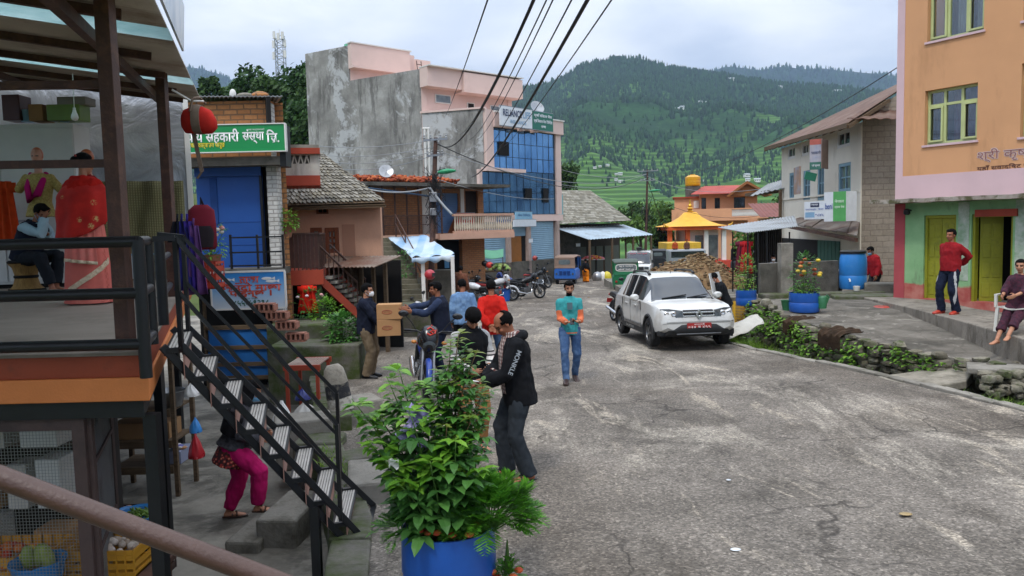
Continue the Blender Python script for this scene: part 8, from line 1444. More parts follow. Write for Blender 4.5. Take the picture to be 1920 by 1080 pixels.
def sari(c):
 P,X,Y,up=c['P'],c['X'],c['Y'],c['up'];rt=c['root']
 m=MB();
 def sk(u,w):
  a=u*2*PI;r=.165+.02*math.sin(min(1,w*4)*PI/2)+.075*w;rp=1+.035*w*math.sin(a*11+2*math.sin(a*3))+.03*w*mn.noise((math.cos(a)*2,math.sin(a)*2,w*2));z=1.06-1.045*w;return(r*rp*math.cos(a)*1.05,r*rp*math.sin(a)*.92,z)
 m.slab(sk,72,16,(0,0,.002));o=m.build('sari_skirt',pnk,rt,smooth=180)
 m=MB();pts=[]
 for k in range(30):u=.62+.42*k/29;q=V(sk(u%1,.95-.42*k/29));pts.append(q*1.0+V((q.x*.05,q.y*.05,0)))
 for a_,b_ in zip(pts,pts[1:]):m.bar(a_,b_,.008,.055)
 m.build('sari_border',zari,o)
 m=MB()
 def pal(u,w):a=R(-105+75*u);r=.235+.06*w+.012*math.sin(u*26);return(r*math.cos(a)*1.0,r*math.sin(a)*.9,1.12-.62*w-.05*u)
 m.slab(pal,30,12,(0,0,.003));m.build('sari_end',pm('sari_end_pink','d8756a',.85,.08,5,'e59a8a',.4,3,.2),rt,smooth=180);m=MB();m.slab(lambda u,w:(V(pal(u,.94+.06*w))*1.0+V((.004*1,-.006,0))),30,2,(0,-.003,0));m.build('tasselled_hem',zari,rt,smooth=180)
 m=MB()
 def sh(u,w):
  a=R(-205+215*u);top=1.43;hem=.72+.62*max(0,(u-.5))+.05*math.sin(u*6);rr=(.10+.17*min(1,w*3.2)**.8+.03*w)*(1+.05*math.sin(a*9+w*3)*w+.06*mn.noise((u*4,w*4,2)));return(rr*math.cos(a)*1.12,rr*math.sin(a)*.85,top-(top-hem)*w)
 m.slab(sh,60,24,(0,0,.004));m.build('shawl',M['shawl'],rt,smooth=180)
 m=MB();[m.ell(c['lo']((.02*k,-.13,.05+.02*k)),(.015,.012,.015),8,6)for k in(-1,0,1)];m.build('hair_clip',pl('hairclip_red','a83a34'),rt)
p_=at(170,571,8.5);person('woman in an embroidered red shawl and pink sari seen from behind in the shop',(p_.x,8.5,FZ),(.25,1),dict(lean=1,head=6,hyaw=-10,rh=(.15,.2,1.0),re=(.3,-.6,-1),lh=(-.14,.2,1.05),le=(-.3,-.6,-1)),1.62,.011,'skin2','bun',([redc],.03,.02,.9),None,None,SANDB,female=True,fat=1.2,extra=sari)
lbs=cloth('pale_blue_shirt','9db5c0');
p_=at(58,540,10.4);sto=thing('wicker_stool','round bound wicker stool under the seated man','stool',(p_.x-.05,p_.y,FZ));m=MB();m.lathe([(.2,0),(.21,.05),(.16,.1),(.13,.22),(.16,.34),(.21,.40),(.2,.42),(.001,.42)],n=22);m.build('wicker_body',wood('wicker','7a5c34','a8854c',.8,2),sto,smooth=50);m=MB();m.lathe([(.215,0),(.225,.03),(.215,.06)],n=22,cap=False);m.lathe([(.14,.2),(.15,.22),(.14,.24)],n=22,cap=False);m.lathe([(.21,.4),(.22,.415),(.19,.44),(.001,.44)],n=22,cap=False);m.build('bands',M['dark'],sto,smooth=50)
person('man in a dark vest and pale blue shirt sitting on the wicker stool',(p_.x,p_.y,FZ),(1,-.3),dict(pelvis=(0,-.05,.50),lean=26,head=10,rh=(.05,.38,1.02),lh=(-.05,.30,.80),re=(.3,.6,-1),le=(-.3,.3,-1),rf=(.12,.50,.085),lf=(-.1,.34,.085),rk=(.15,1,.7),lk=(-.15,1,.7),curl=60),1.66,.011,'skin','short',([lbs],.022,.03,1.98),(nav,.04,.06),([cloth('dark_trouser','1f2228')],.024,1.9),None,mask=M['maskblue'])
t=NT('red_print');v=t.coord();vo=t.n('ShaderNodeTexVoronoi');vo.inputs['Scale'].default_value=28;t.l(v,vo.inputs['Vector']);t.bsdf(t.ramp(vo.outputs['Distance'],[(.15,'c98a6a'),(.3,'a02a28'),(.6,'3a1a1a')]),.9);M['redprint']=t.m
magenta=cloth('magenta','b0185a',.2)
def hood(c):
 P,X,Y,up,lo=c['P'],c['X'],c['Y'],c['up'],c['lo'];rt=c['root'];m=MB()
 m.slab(lambda u,w:P+up*(.06-.30*w)+X*((.185+.05*w)*math.cos(u*2*PI)*(1+.05*w*math.sin(u*60)))+Y*((.15+.05*w)*math.sin(u*2*PI)),48,8,(0,0,.003));m.build('tunic_skirt',M['redprint'],rt,smooth=180)
 m=MB();m.slab(lambda u,w:(lambda a:c['nb']+up*(.04-.42*w)+X*((.09+.16*min(1,w*2.2))*math.cos(a))+Y*((.08+.12*min(1,w*2))*math.sin(a)))(R(-200+220*u)),40,12,(0,0,.004));m.build('shawl',cloth('black_shawl','1a181a',.3),rt,smooth=180)
 m=MB();m.slab(lambda u,w:c['hc']+c['Rn']@V(((.095+.02*w)*math.cos(R(-215+250*u)),(.105+.02*w)*math.sin(R(-215+250*u))-.012,.06-.22*w)),30,8,(0,0,.003));m.build('scarf',cloth('black_shawl','1a181a',.3),rt,smooth=180)
p_=at(445,990,8.35);person('woman in magenta trousers, red printed tunic and black shawl climbing the yard steps',(p_.x,8.35,YZ+.02),(1,.1),dict(pelvis=(.0,.02,.935),lean=18,head=12,rh=(.1,.36,1.0),lh=(-.08,.38,1.02),rf=(.1,.28,.2),lf=(-.1,-.12,.085),curl=50),1.56,.010,'skin2','bun',([pm('grey_pattern','3a383c',.9,.5,30)],.03,.02,2.0,1.05,.03),None,([magenta],.04,1.95,.03),SANDB,mask=M['maskblue'],female=True,fat=1.1,extra=hood)
def mannequin(px,py,d,label,hy,scarf,dress):
 p=at(px,py,d);mq=thing('mannequin',label,'mannequin',p,R(180+hy));m=MB();m.ell((0,0,.34),(.075,.09,.11),18,12);m.ell((0,.03,.27),(.055,.06,.07),14,10);m.cap((0,.095,.33),(0,.108,.3),.008,.014,8);m.ell((0,.082,.262),(.022,.012,.01),8,6);m.cap((0,-.01,.24),(0,0,.08),.05,.055,12);m.loft([((0,0,z),(1,0,0),(0,1,0),a,b)for z,a,b in((-.45,.13,.09),(-.25,.12,.085),(-.05,.16,.11),(.05,.17,.09),(.1,.08,.06))],18)
 def mf(c):q=c-V((0,0,.315));return 2 if(c.z>.36+(.05 if c.y>.03 else-.06))else 1 if(q.y>.06 and abs(abs(q.x)-.03)<.013 and abs(q.z-.01)<.008)else(3 if q.y>.07 and abs(q.x)<.02 and abs(q.z+.053)<.008 else 0)
 remesh(m,.008,'figure',[pl('mannequin_skin','c08a72'),M['eye'],pl('mannequin_cap','b5623a'),pl('mannequin_lip','a8404a')],mq,1,matfn=mf)
 m=MB();m.loft([((0,0,z),(1,0,0),(0,1,0),a,b)for z,a,b in((-.5,.2,.14),(-.3,.145,.11),(-.06,.18,.13),(.05,.18,.105),(.085,.11,.08))],22);[m.cap((s*.16,0,.02),(s*.26,0,-.12),.065,.06,10)for s in(1,-1)];remesh(m,.012,'blouse',dress,mq,2,.008,12)
 m=MB();m.tube([(-.09,-.02,.09),(-.09,.1,-.02),(-.03,.15,-.2),(.07,.15,-.28),(.1,.12,-.1),(.09,.0,.09)],[.035,.04,.05,.05,.04,.035],10);m.build('scarf',scarf,mq,smooth=180);return mq
gold=pm('gold_brocade','8f7a3a',.7,.3,30,'b5a05c',.5,40,.3)
mannequin(73,338,10.7,'mannequin bust with a gold blouse and magenta scarf before the white cabinet',8,cloth('magenta_scarf','b01a66'),gold);mannequin(166,342,10.6,'mannequin bust half hidden behind the woman in the red shawl',-50,cloth('red_scarf','a02020'),cloth('red_blouse','8a1c20'))
# -- plants
RG=random.Random(11)
def rv():return V((RG.gauss(0,1),RG.gauss(0,1),RG.gauss(0,1))).normalized()
def leaf(m,b,d,L,W,up=None,droop=.3,fold=.25,mi=0):
 d=V(d).normalized();up=up or V((0,0,1));s=d.cross(up);s=s.normalized()if s.length>.01 else V((1,0,0));n=s.cross(d);P=lambda t_,w,h:V(b)+d*(L*t_)+s*(W*w)+n*(L*(h-droop*t_*t_))
 m.add([P(0,0,0),P(.3,-.5,fold*.5*W/L),P(.3,0,0),P(.3,.5,fold*.5*W/L),P(.68,-.4,fold*.4*W/L),P(.68,0,0),P(.68,.4,fold*.4*W/L),P(1,0,0)],[(0,2,1),(0,3,2),(1,2,5,4),(2,3,6,5),(4,5,7),(5,6,7)],mi)
def compound(m,b,d,L,W,k=5,up=None):
 d=V(d).normalized();up=up or V((0,0,1));s=d.cross(up);s=s.normalized()if s.length>.01 else V((1,0,0));tip=V(b)+d*L;leaf(m,tip,d+V((0,0,-.2)),W*1.7,W,up,RG.uniform(.1,.5))
 for j in range((k-1)//2):
  p=V(b)+d*(L*(.9-.42*j))
  for q in(1,-1):leaf(m,p,d*.5+s*q+V((0,0,RG.uniform(-.3,.15))),W*1.45,W*.85,up,RG.uniform(.1,.5))
def feather(m,b,d,L):
 d=V(d).normalized();s=d.cross(V((0,0,1)));s=s.normalized()if s.length>.01 else V((1,0,0));n=9
 for i in range(n+1):
  t_=.15+.85*i/n;p=V(b)+d*(L*t_)+V((0,0,-.35*L*t_*t_));w=L*.42*math.sin(.5+2.3*t_)
  for q in(1,-1):
   e=p+s*(q*w)+d*(w*.8)+V((0,0,RG.uniform(-.2,.12)*w));c=lerp(p,e,.5);o=d*(w*.12+.002);m.add([p,c-o,e,c+o],[(0,1,2,3)])
def stem(m,pts,r):m.tube(pts,r,6)
def plant(name,label,cat,loc):return thing(name,label,cat,loc)
LD=leafm('leaf_deep','2a5424','5a8c40',.5,.3);LM_=leafm('leaf_fresh','47801f','86b540',.4,.35);LR=leafm('leaf_rose','2a5a26','5f9440',.4,.3);LF=leafm('leaf_feather','2f6b1a','67a330',.5,.3);STM=pm('green_stem','4a6a2c',.6,.2,8);RSTM=pm('reddish_stem','5a4a2c',.7,.2,8)
bz=PB0.location.z+.56;bx_,by_=PB0.location.x,PB0.location.y
def stalks(root,spots,h,lf,compf,r=.006,lean=.25,nlv=9,part_m=STM,fol=LD,young=None,start=.25,hs=1.):
 ms=MB();mf=MB();my=MB()
 for(x,y,hh,lx,ly)in spots:
  hh*=hs;lx*=hs*1.1
  pts=[V((x+lx*t_*t_,y+ly*t_*t_,hh*t_))+V((RG.uniform(-.01,.01),RG.uniform(-.01,.01),0))for t_ in np.linspace(0,1,6)];stem(ms,pts,[r,r,r*.9,r*.8,r*.6,r*.4])
  for i in range(nlv):
   t_=start+(1-start)*i/(nlv-1);k=t_*5;a=pts[min(4,int(k))];b=pts[min(5,int(k)+1)];p=lerp(a,b,min(1,k-int(k)))
   for q in(0,1):an=i*1.57+q*PI+RG.uniform(-.4,.4);d=V((math.cos(an),math.sin(an),RG.uniform(.05,.6)+.5*(t_>.85)));compf(my if(young and t_>(.8 if hs>1 else .9))else mf,p,d,t_)
 ms.build('stems',part_m,root,smooth=180);mf.build('foliage',fol,root)
 if my.v:my.build('young_shoots',young,root)
dz_=[(-.16,-.14,.5,-.16,-.06),(-.04,-.18,.5,-.02,-.1),(.08,-.1,.45,.12,-.1),(-.1,-.16,.4,-.15,-.12),(-.15,.05,.98,-.12,.05),(-.14,.02,.92,-.18,0),(-.08,-.1,.78,-.1,-.1),(-.17,.1,.7,-.25,.05),(-.02,.04,.85,-.03,.02),(-.2,-.05,.6,-.22,-.08),(.03,-.12,.62,.05,-.12),(-.1,.12,.84,-.06,.1),(-.22,0,.8,-.3,0)]
r0=plant('dahlia','tall broad leaved plant with pale young shoots on the left of the foreground drum','plant',(bx_,by_,bz));stalks(r0,dz_,1,None,lambda m,p,d,t_:compound(m,p,d,RG.uniform(.06,.12)*(1.2-.5*t_),RG.uniform(.045,.08),5 if RG.random()<.6 else 3),.007,nlv=13,young=LM_,start=.12,hs=1.12)
r0=plant('rose_bush','rose bush with small oval leaves and reddish tips amid the foreground drum','plant',(bx_,by_,bz));stalks(r0,[(.02+.05*math.cos(k*2.1),.05+.05*math.sin(k*2.1),(1.1,1.3,1.2,1.0,1.24,.92,1.0,1.15,.8)[k],(.0,.1,.2,-.03,.05,.24,-.1,.14,.18)[k],RG.uniform(-.12,.05))for k in range(9)]+[(.1,.0,.8,.1,-.05),(.12,.08,.95,.12,.0),(.0,-.02,.75,.02,-.1)],1,None,lambda m,p,d,t_:compound(m,p,d,RG.uniform(.05,.1),RG.uniform(.03,.052),5),.006,nlv=15,part_m=RSTM,fol=LR,young=leafm('leaf_rose_tip','4f7f2c','7f8a3c',.4,.3))
def bush(label,cx,cy,cz,rx,ry,rz_,n,L0,name='marigold',flower=None):
 r_=plant(name,label,'plant',(bx_+cx,by_+cy,bz+cz));mf=MB();ms=MB()
 for k in range(n):
  d=rv();d.z=abs(d.z)*.9-.15;q=V((d.x*rx,d.y*ry,d.z*rz_))*RG.uniform(.35,1);feather(mf,q,d+V((0,0,.25))+rv()*.4,RG.uniform(.7,1.25)*L0)
  if k%6==0:stem(ms,[V((0,0,-cz*.9)),q*.5+V((0,0,-.05)),q],.004)
 mf.build('feathery_foliage',LF,r_);ms.build('stems',STM,r_)
 if flower:m=MB();[m.ell(V((RG.uniform(-1,1)*rx,RG.uniform(-1,.2)*ry,RG.uniform(-.2,.3)*rz_)),(.03,.03,.018),8,5)for _ in range(flower[1])];m.build('flowers',flower[0],r_,smooth=40)
 return r_
flo=multi('orange_flowers',['c8482a','d87a34','b83a2a'],.7)
bush('bright green feathery marigold bush on the right of the foreground drum',.27,-.06,.13,.27,.22,.27,380,.14);bush('smaller feathery marigold spilling over the left rim of the foreground drum',-.26,-.08,.06,.16,.14,.16,90,.1);bush('low feathery plant with red flowers at the front rim of the foreground drum',0.02,-.17,.1,.22,.09,.09,150,.07,flower=(flo,9));bush('trailing fine leaved plant with orange flowers hanging at the right foot of the foreground drum',.38,-.06,-.28,.1,.1,.2,80,.05,flower=(flo,5))
p=at(776,796,4.80);m=MB();m.slab(lambda u,w:V((-.07+.12*u+.05*math.sin(w*7),.06*mn.noise((u*4,w*5,1)),0.12-.26*w+.05*mn.noise((u*5,w*3,7)))),14,20,(0,.004,0));tag(m.build('torn_cloth',pm('lavender_cloth','9a8fc0',.9,.15,6,'b9b2d4',.4,5),None,smooth=180,loc=p),'torn lavender cloth tangled in the leaves above the foreground drum','cloth')
p=at(738,868,4.6);tag(MB().slab(lambda u,w:V((-.03+.06*u,.03*mn.noise((u*3,w*3,5)),-.03+.055*w+.012*math.sin(u*6))),5,5,(0,.002,0)).build('paper_scrap',M['white'],None,loc=p),'white paper scrap caught in the foreground leaves','litter')
def leafball(name,label,loc,rx,rz_,n,L,W,mt,cat='plant',flower=None,stemh=.3,comp=True):
 r_=plant(name,label,cat,loc);mf=MB();ms=MB()
 for k in range(n):
  d=rv();q=V((d.x*rx,d.y*rx,rz_*.9+d.z*rz_))*1.0;q=V((q.x*RG.uniform(.3,1),q.y*RG.uniform(.3,1),q.z));(compound(mf,q,d+V((0,0,.3)),L,W,3)if comp else leaf(mf,q,d+V((0,0,.3)),L*1.6,W))
  if k%12==0:stem(ms,[V((0,0,0)),q*.55,q],.006)
 mf.build('foliage',mt,r_);ms.build('stems',STM,r_)
 if flower:m=MB();[m.ell(V((RG.uniform(-1,1)*rx,RG.uniform(-1,.3)*rx,rz_*RG.uniform(.9,2.0))),(flower[2],flower[2],flower[2]*.7),9,6)for _ in range(flower[1])];m.build('flowers',flower[0],r_,smooth=40)
 return r_
yf=multi('yellow_flowers',['d8b82a','e0c84a','b85a3a'],.7)
def top(o,h):return(o.location.x,o.location.y,o.location.z+h)
leafball('chrysanthemum','tall plant with yellow flowers growing in the terrace drum',top(PB1,.36),.3,.48,170,.07,.05,LD,flower=(yf,13,.055));leafball('low_herb','low leafy growth round the foot of the yellow flowers in the terrace drum',top(PB1,.38),.32,.1,90,.05,.04,LM_);leafball('shrub','slender green shrub in the blue drum by the tin shed',top(PB2,.32),.24,.5,210,.06,.04,LM_);leafball('seedlings','dense leafy seedlings in the blue drum beside the man with boxes',top(PB3,.45),.3,.3,330,.08,.06,LR)
p=at(398,506,12.3);fpot=thing('flower_pot','pale clay pot with mixed flowers at the end of the stair landing','pot',(p.x,p.y,p.z));m=MB();m.lathe([(.1,0),(.15,.22),(.17,.24),(.14,.24),(.1,.03)],n=18);m.build('pot',M['terra'],fpot,smooth=50);leafball('flowering_plant','mixed white, pink and orange flowers in the pale clay pot by the backpack',(p.x,p.y,p.z+.2),.24,.28,130,.06,.035,LM_,flower=(multi('mixed_flowers',['d8d2d0','d87a78','e0906a','e8e4e0'],.7),16,.04))
p=at(539,445,16.2);fpot=thing('flower_pot','small clay pot on the railing above the red balcony','pot',p);m=MB();m.lathe([(.08,0),(.13,.2),(.15,.22),(.12,.22),(.08,.03)],n=18);m.build('pot',M['terra'],fpot,smooth=50);leafball('potted_plant','bushy green plant in the small clay pot above the red balcony',(p.x,p.y,p.z+.2),.2,.16,90,.07,.05,LM_)
for px,py,d,rx,rz_,lb in((585,585,16.2,.35,.28,'rose bush with pink flowers on the mossy ledge below the red balcony'),(612,590,16,.3,.2,'grassy plant on the mossy ledge right of the rose bush'),(757,500,26.5,.4,.35,'green potted plant under the blue tarpaulin'),(640,560,17.5,.3,.2,'small green plant at the foot of the red stairs')):p=at(px,py+12,d);leafball('plant',lb,(p.x,p.y,p.z),rx,rz_,110,.08,.05,LM_ if rz_<.25 else LD,flower=(multi('pink_flowers',['d89a9a','e8d0d0'],.7),5,.04)if 'pink'in lb else None)
mf=MB()
for k in range(2000):
 y=RG.uniform(11.5,20);x=interp(TE,y);w=RG.random();den=mn.noise((y*.9,3,w*2))+.25*(y>14.5)
 if den<RG.uniform(-.1,.35):continue
 p=V((x-.2-.35*(1-w)*RG.random(),y,road_z(y)-.35+w*(terr_z(x,y)+.35-road_z(y))));leaf(mf,p,V((-.8,-.5,RG.uniform(-.2,.8)))+rv()*.6,RG.uniform(.05,.12),RG.uniform(.04,.09))
kind(mf.build('ground_cover',leafm('weed_green','41701f','86b03e',.6,.35)),'stuff')
mf=MB()
def blade(p,h):d=V((RG.uniform(-.5,.5),RG.uniform(-.5,.5),1));w=V((RG.uniform(-1,1),RG.uniform(-1,1),0)).normalized()*.006;m_=p+d*h*.55;mf.add([p-w,p+w,m_+w*.8,m_-w*.8,p+d*h+V((d.x*h*.5,d.y*h*.5,-.12*h))],[(0,1,2,3),(3,2,4)])
for k in range(9000):
 y=RG.uniform(8,20.5);x=interp(RR,y)+.12+RG.random()**1.5*.7
 if mn.noise((x*1.3,y*.8,9))+(.35 if 17<y<19.8 else 0)+(.2 if y<10.8 else 0)<RG.uniform(-.05,.35):continue
 blade(V((x,y,road_z(y)-.12-.2*(x-interp(RR,y)))),RG.uniform(.08,.3)*(1.5 if 17<y<19.8 else 1))
for k in range(1500):
 y=RG.uniform(4,16);x=interp(RL,y)+RG.uniform(-.3,.03)
 if mn.noise((x,y*.9,4))>.1:blade(V((x,y,road_z(y)+.02)),RG.uniform(.04,.14))
kind(mf.build('grass',leafm('grass_green','4a7322','8fae45',.6,.35)),'stuff')
# -- trees
TL=[leafm('tree_dark','18300f','3c5f28',.7,.12),leafm('tree_mid','1c3514','46642a',.7,.12),leafm('tree_light','335220','6a8a3c',.7,.15)];BARK=pm('bark','4a3d30',.95,.3,4,bump=.8,bscale=15)
def tree(px,pyc,d,rw,rh,label,k=0,n=2200,base=None,leafs=.3,group=None):
 c=at(px,pyc,d);zb_=ground_z(c.x,c.y)if base is None else base;tr=thing('tree',label,'tree',(c.x,c.y,zb_),0,group);cz=c.z-zb_;m=MB();tr_r=max(.12,rw*.07);m.tube([(0,0,-.3),(.05*rw,0,cz*.5),(0,0,cz),(0,0,cz+rh*.5)],[tr_r*1.3,tr_r,tr_r*.7,.03],8)
 lobes=[(V((0,0,cz)),.72)]+[(V((RG.uniform(-.62,.62)*rw,RG.uniform(-.6,.6)*rw,cz+RG.uniform(-.7,.62)*rh)),RG.uniform(.28,.5))for _ in range(11)]
 for q,s_ in lobes[1:]:m.tube([(0,0,max(.3,q.z-rh*.6)),lerp(V((0,0,q.z-rh*.4)),q,.5),q],[tr_r*.5,tr_r*.3,.02],5)
 m.build('trunk',BARK,tr,smooth=60);mf=MB();sc_=sum(s_ for _,s_ in lobes)
 for q,s_ in lobes:
  for _ in range(int(n*s_/sc_)):
   dv=rv();rr=RG.uniform(.55,1.08)if RG.random()<.8 else RG.random();p=q+V((dv.x*rw*s_,dv.y*rw*s_,dv.z*rh*s_*1.05))*rr;a=rv();b=a.orthogonal().normalized();a2=a.cross(b);L=leafs*RG.uniform(.6,1.3);mf.add([p-b*L,p+a2*L*.55,p+b*L,p-a2*L*.55],[(0,1,2,3)])
 mf.build('crown',TL[k],tr);return tr
for(px,py,d,rw,rh,k,n,lb)in((548,175,78,3.1,3.6,0,4200,'big dense dark tree right beneath the radio mast, tallest of the grove'),(470,178,74,2.9,2.4,0,3600,'wide rounded dark tree left of the radio mast grove'),(514,200,70,2.2,2.6,1,2400,'lighter olive tree between the two big dark trees of the grove'),(583,205,68,1.9,3.4,1,2600,'tall tree touching the left edge of the grey cement building'),(560,250,60,2.6,2.6,0,2600,'low dark tree above the red and white parapet'),(520,262,64,3.2,2.2,0,2400,'dark lower tree behind the green signboard'),(592,262,58,1.6,2.4,0,1600,'dark tree squeezed between the parapet and the cement wall'),(391,168,80,1.35,1.4,1,1100,'small tree standing alone near the end of the tin roof'),(412,178,82,.8,.9,2,500,'smallest pale tree beside the lone tree by the tin roof'),(440,185,80,1.6,1.4,1,900,'low bushy tree between the lone small tree and the grove')):tree(px,py,d,rw,rh,lb,k,n,ground_z(at(px,py,d).x,d)if True else None,.26)
for(px,py,d,rw,rh,k,n,lb)in((1061,335,80,1.4,1.7,1,1300,'round tree right behind the mirror glass building'),(1185,405,95,2.0,1.9,1,1300,'dark green tree left of the far utility pole'),(1200,428,84,2.4,1.6,2,1500,'light green bush at the foot of the far utility pole'),(1238,415,90,2.2,2.4,2,1500,'light green tree right of the far utility pole'),(1172,432,80,1.6,1.2,2,900,'low pale bush above the market awning'),(1235,450,78,1.6,1.6,1,900,'dark bush behind the temple pillar'),(1405,462,30,.9,.9,2,700,'green bush seen through the poles of the tin shed'),(1470,400,95,2,2,1,900,'tree seen between the peach house and the white house')):tree(px,py,d,rw,rh,lb,k,n,-4 if d>50 else-.8,.22 if d>50 else .1)
# -- poles, wires, lamps, mast
M['wire']=pm('cable_black','1a1a1b',.6,.1,5,bump=0);M['wirepale']=pm('cable_grey','8f9294',.5,.1,5,bump=0)
def pole(px,pyt,d,label,zb,pxb,arms):
 t_=at(px,pyt,d);b=at(pxb,510,d);o=thing('utility_pole',label,'utility pole',(b.x,d,zb));L=V((t_.x-b.x,0,t_.z-zb));m=MB();m.tube([(0,0,0),L*.5,L],[.13,.11,.075],10);m.build('mast',M['rust'],o,smooth=60)
 for h,w_ in arms:m=MB();q=L*h;m.bar(q+V((-w_,-.1,0)),q+V((w_,-.1,.04)),.07);[m.lathe([(.035,0),(.05,.04),(.03,.08),(.045,.12),(.01,.15)],q+V((w_*s_,-.1,.05)),8)for s_ in(-.9,-.4,.4,.9)];m.build('crossarm',M['steel'],o)
 return o,L
p1,L1=pole(817,258,29,'leaning dark utility pole with a tangle of cables by the concrete stairs',-1.0,803,[(.985,.45),(.90,.3)])
m=MB();rg=random.Random(5)
for k in range(46):a=L1*rg.uniform(.55,.8)+V((rg.uniform(-.08,.08),-.12,0));pts=[a+V((rg.uniform(-.35,.4),rg.uniform(-.25,.1),rg.uniform(-.55,.45)))*(0 if j in(0,4)else 1)+V((0,0,rg.uniform(-.25,.25)))for j in range(5)];m.tube(pts,.009,4)
m.build('cable_tangle',M['wire'],p1);m=MB();q=L1*.68;m.box(q.x-.14,q.x+.14,-.3,-.1,q.z-.2,q.z+.15);q=L1*.6;m.box(q.x-.1,q.x+.12,-.28,-.1,q.z-.15,q.z+.1);m.build('junction_box',M['steel'],p1,bev=.01)
def lamp(px,py,d,label,ap,w_=.34):
 p=at(px,py,d);o=thing('street_lamp',label,'street lamp',p);m=MB();m.loft([((x,0,z),(0,1,0),(0,0,1),a,b)for x,z,a,b in((-w_,-.0,.05,.04),(-w_*.6,.02,.13,.08),(0,.04,.16,.1),(w_*.7,.05,.12,.06),(w_,.05,.04,.02))],12);m.build('lamp_head',pl('lamp_green','1f8a5a'),o,smooth=60);m=MB();e=V(ap)-p;m.tube([(-w_*.9,0,0),(lerp(V((-w_,0,0)),e,.5)),e],.025,6);m.build('arm',M['steel'],o);return o
lamp(838,323,28.8,'green street lamp head on the near utility pole',at(814,330,29));p2,L2=pole(1214,318,66,'far utility pole with cables standing before the terraced hill',-2.6,1209,[(.985,.9),(.9,.6)]);lamp(1228,358,66,'green street lamp head on the far utility pole',at(1213,366,66),.5)
m=MB();rg=random.Random(6);[m.tube([L2*rg.uniform(.5,.75)+V((rg.uniform(-.6,.6),-.1,rg.uniform(-.7,.7)))*(j%2)for j in range(5)],.014,4)for k in range(22)];m.build('cable_tangle',M['wire'],p2)
WN=[0]
def wire(a,b,sag,r,label,mt='wire',n=18):
 A_,B2_=at(*a),at(*b);m=MB()
 if b[1]<0:B2_=A_+(B2_-A_)*1.7+V((0,0,4.76*sag));sag*=2.89;n=30
 m.tube([lerp(A_,B2_,k/n)+V((0,0,-sag*4*(k/n)*(1-k/n)))for k in range(n+1)],r,5);tag(m.build('cable',M[mt],None,smooth=180),label,'cable')
T1=(818,262,29);T2=(1213,322,66)
for a,b,s_,r_,lb,mt in((T1,(1018,-40,7),.75,.018,'thick black cable bundle curving up from the near pole to the top centre','wire'),((884,332,36),(1118,-30,7),.35,.021,'thickest straight black cable running from the balcony up past the glass building','wire'),((835,218,44),(921,-20,8),.1,.010,'thin single wire crossing the pink facade, leftmost at the top','wire'),((862,252,40),(1010,-20,8),.3,.009,'thin wire just left of the thick cable bundle','wire'),((880,262,40),(1034,-20,8),.3,.009,'first thin wire right of the thick cable bundle','wire'),((895,262,40),(1046,-20,8),.25,.009,'second thin wire right of the thick cable bundle','wire'),((905,290,40),(1082,-20,8),.2,.010,'thin wire closely left of the thickest straight cable','wire'),((945,275,44),(1160,-20,8),.15,.010,'thin wire farthest right at the top of the picture','wire'),((815,268,29),(1213,330,66),1.4,.02,'black service cable from the near pole across the glass facade to the far pole','wire'),((818,282,29),(1213,326,66),1.0,.014,'pale cable from the near pole to the far pole, the upper of two','wirepale'),((816,335,29),(1046,372,50),.3,.014,'pale cable from the tangle to the corner of the glass building','wirepale'),((815,262,29),(598,274,34),.15,.014,'pale wire along the cement wall, topmost of the left going four','wirepale'),((815,275,29),(618,292,34),.15,.014,'pale wire along the cement wall, second of the left going four','wirepale'),((812,284,29),(622,304,34),.2,.014,'pale wire along the cement wall, third of the left going four','wirepale'),((810,292,29),(640,317,34),.2,.014,'pale wire along the cement wall, lowest of the left going four','wirepale'),(T2,(1690,122,20),1.2,.013,'single dark wire from the far pole rising to the orange building','wire'),((1213,330,66),(1480,345,38),.8,.014,'pale wire from the far pole to the grey tin roof','wirepale'),((1213,326,66),(1052,318,50),.4,.018,'pale wire from the far pole to the glass building, upper one','wirepale'),((1213,334,66),(1048,345,50),.5,.018,'pale wire from the far pole to the glass building, lower one','wirepale'),((1215,340,66),(1250,440,74),.1,.03,'stay cable slanting down right of the far pole','wire'),((1213,366,66),(1420,405,66),.8,.016,'dark wire from the far pole sagging before the peach house','wire'),((806,352,29),(640,338,30),.3,.03,'white conduit slanting from the pole to the brick house roof','wirepale'),((806,352,28.8),(848,402,28.5),.05,.05,'white lamp tube hanging aslant right of the near pole','wirepale')):wire(a,b,s_,r_,lb,mt)
c=at(527,128,170);tw=thing('radio_mast','grey lattice radio mast with antennas rising behind the trees','mast',(c.x,c.y,c.z-6));H_=at(527,66,170).z-c.z+6;w_=.95;m=MB();LG=[(-w_,-w_),(w_,-w_),(w_,w_),(-w_,w_)];[m.tube([(x,y,0),(x*.85,y*.85,H_)],.09,5)for x,y in LG];m.build('legs',M['steel'],tw);m=MB();N_=11
for k in range(N_):
 for(x,y),(x2,y2)in zip(LG,LG[1:]+LG[:1]):m.tube([(x,y,H_*k/N_),(x2*.95,y2*.95,H_*(k+1)/N_)],.05,4);m.tube([(x,y,H_*k/N_),(x2,y2,H_*k/N_)],.05,4)
m.build('braces',M['steel'],tw);m=MB();[m.box(x-.25,x+.25,y-.2,y+.2,H_*z,H_*z+1.5)for x,y,z in((-1.2,-.8,.6),(1.2,-.8,.62),(-1.1,-1,.78),(1.2,-.6,.8),(0,-1.1,.9),(.9,-1,.92),(-.9,-1,.93))];m.tube([(0,0,H_),(0,0,H_+1.2)],.06,5);m.build('antennas',M['white'],tw)
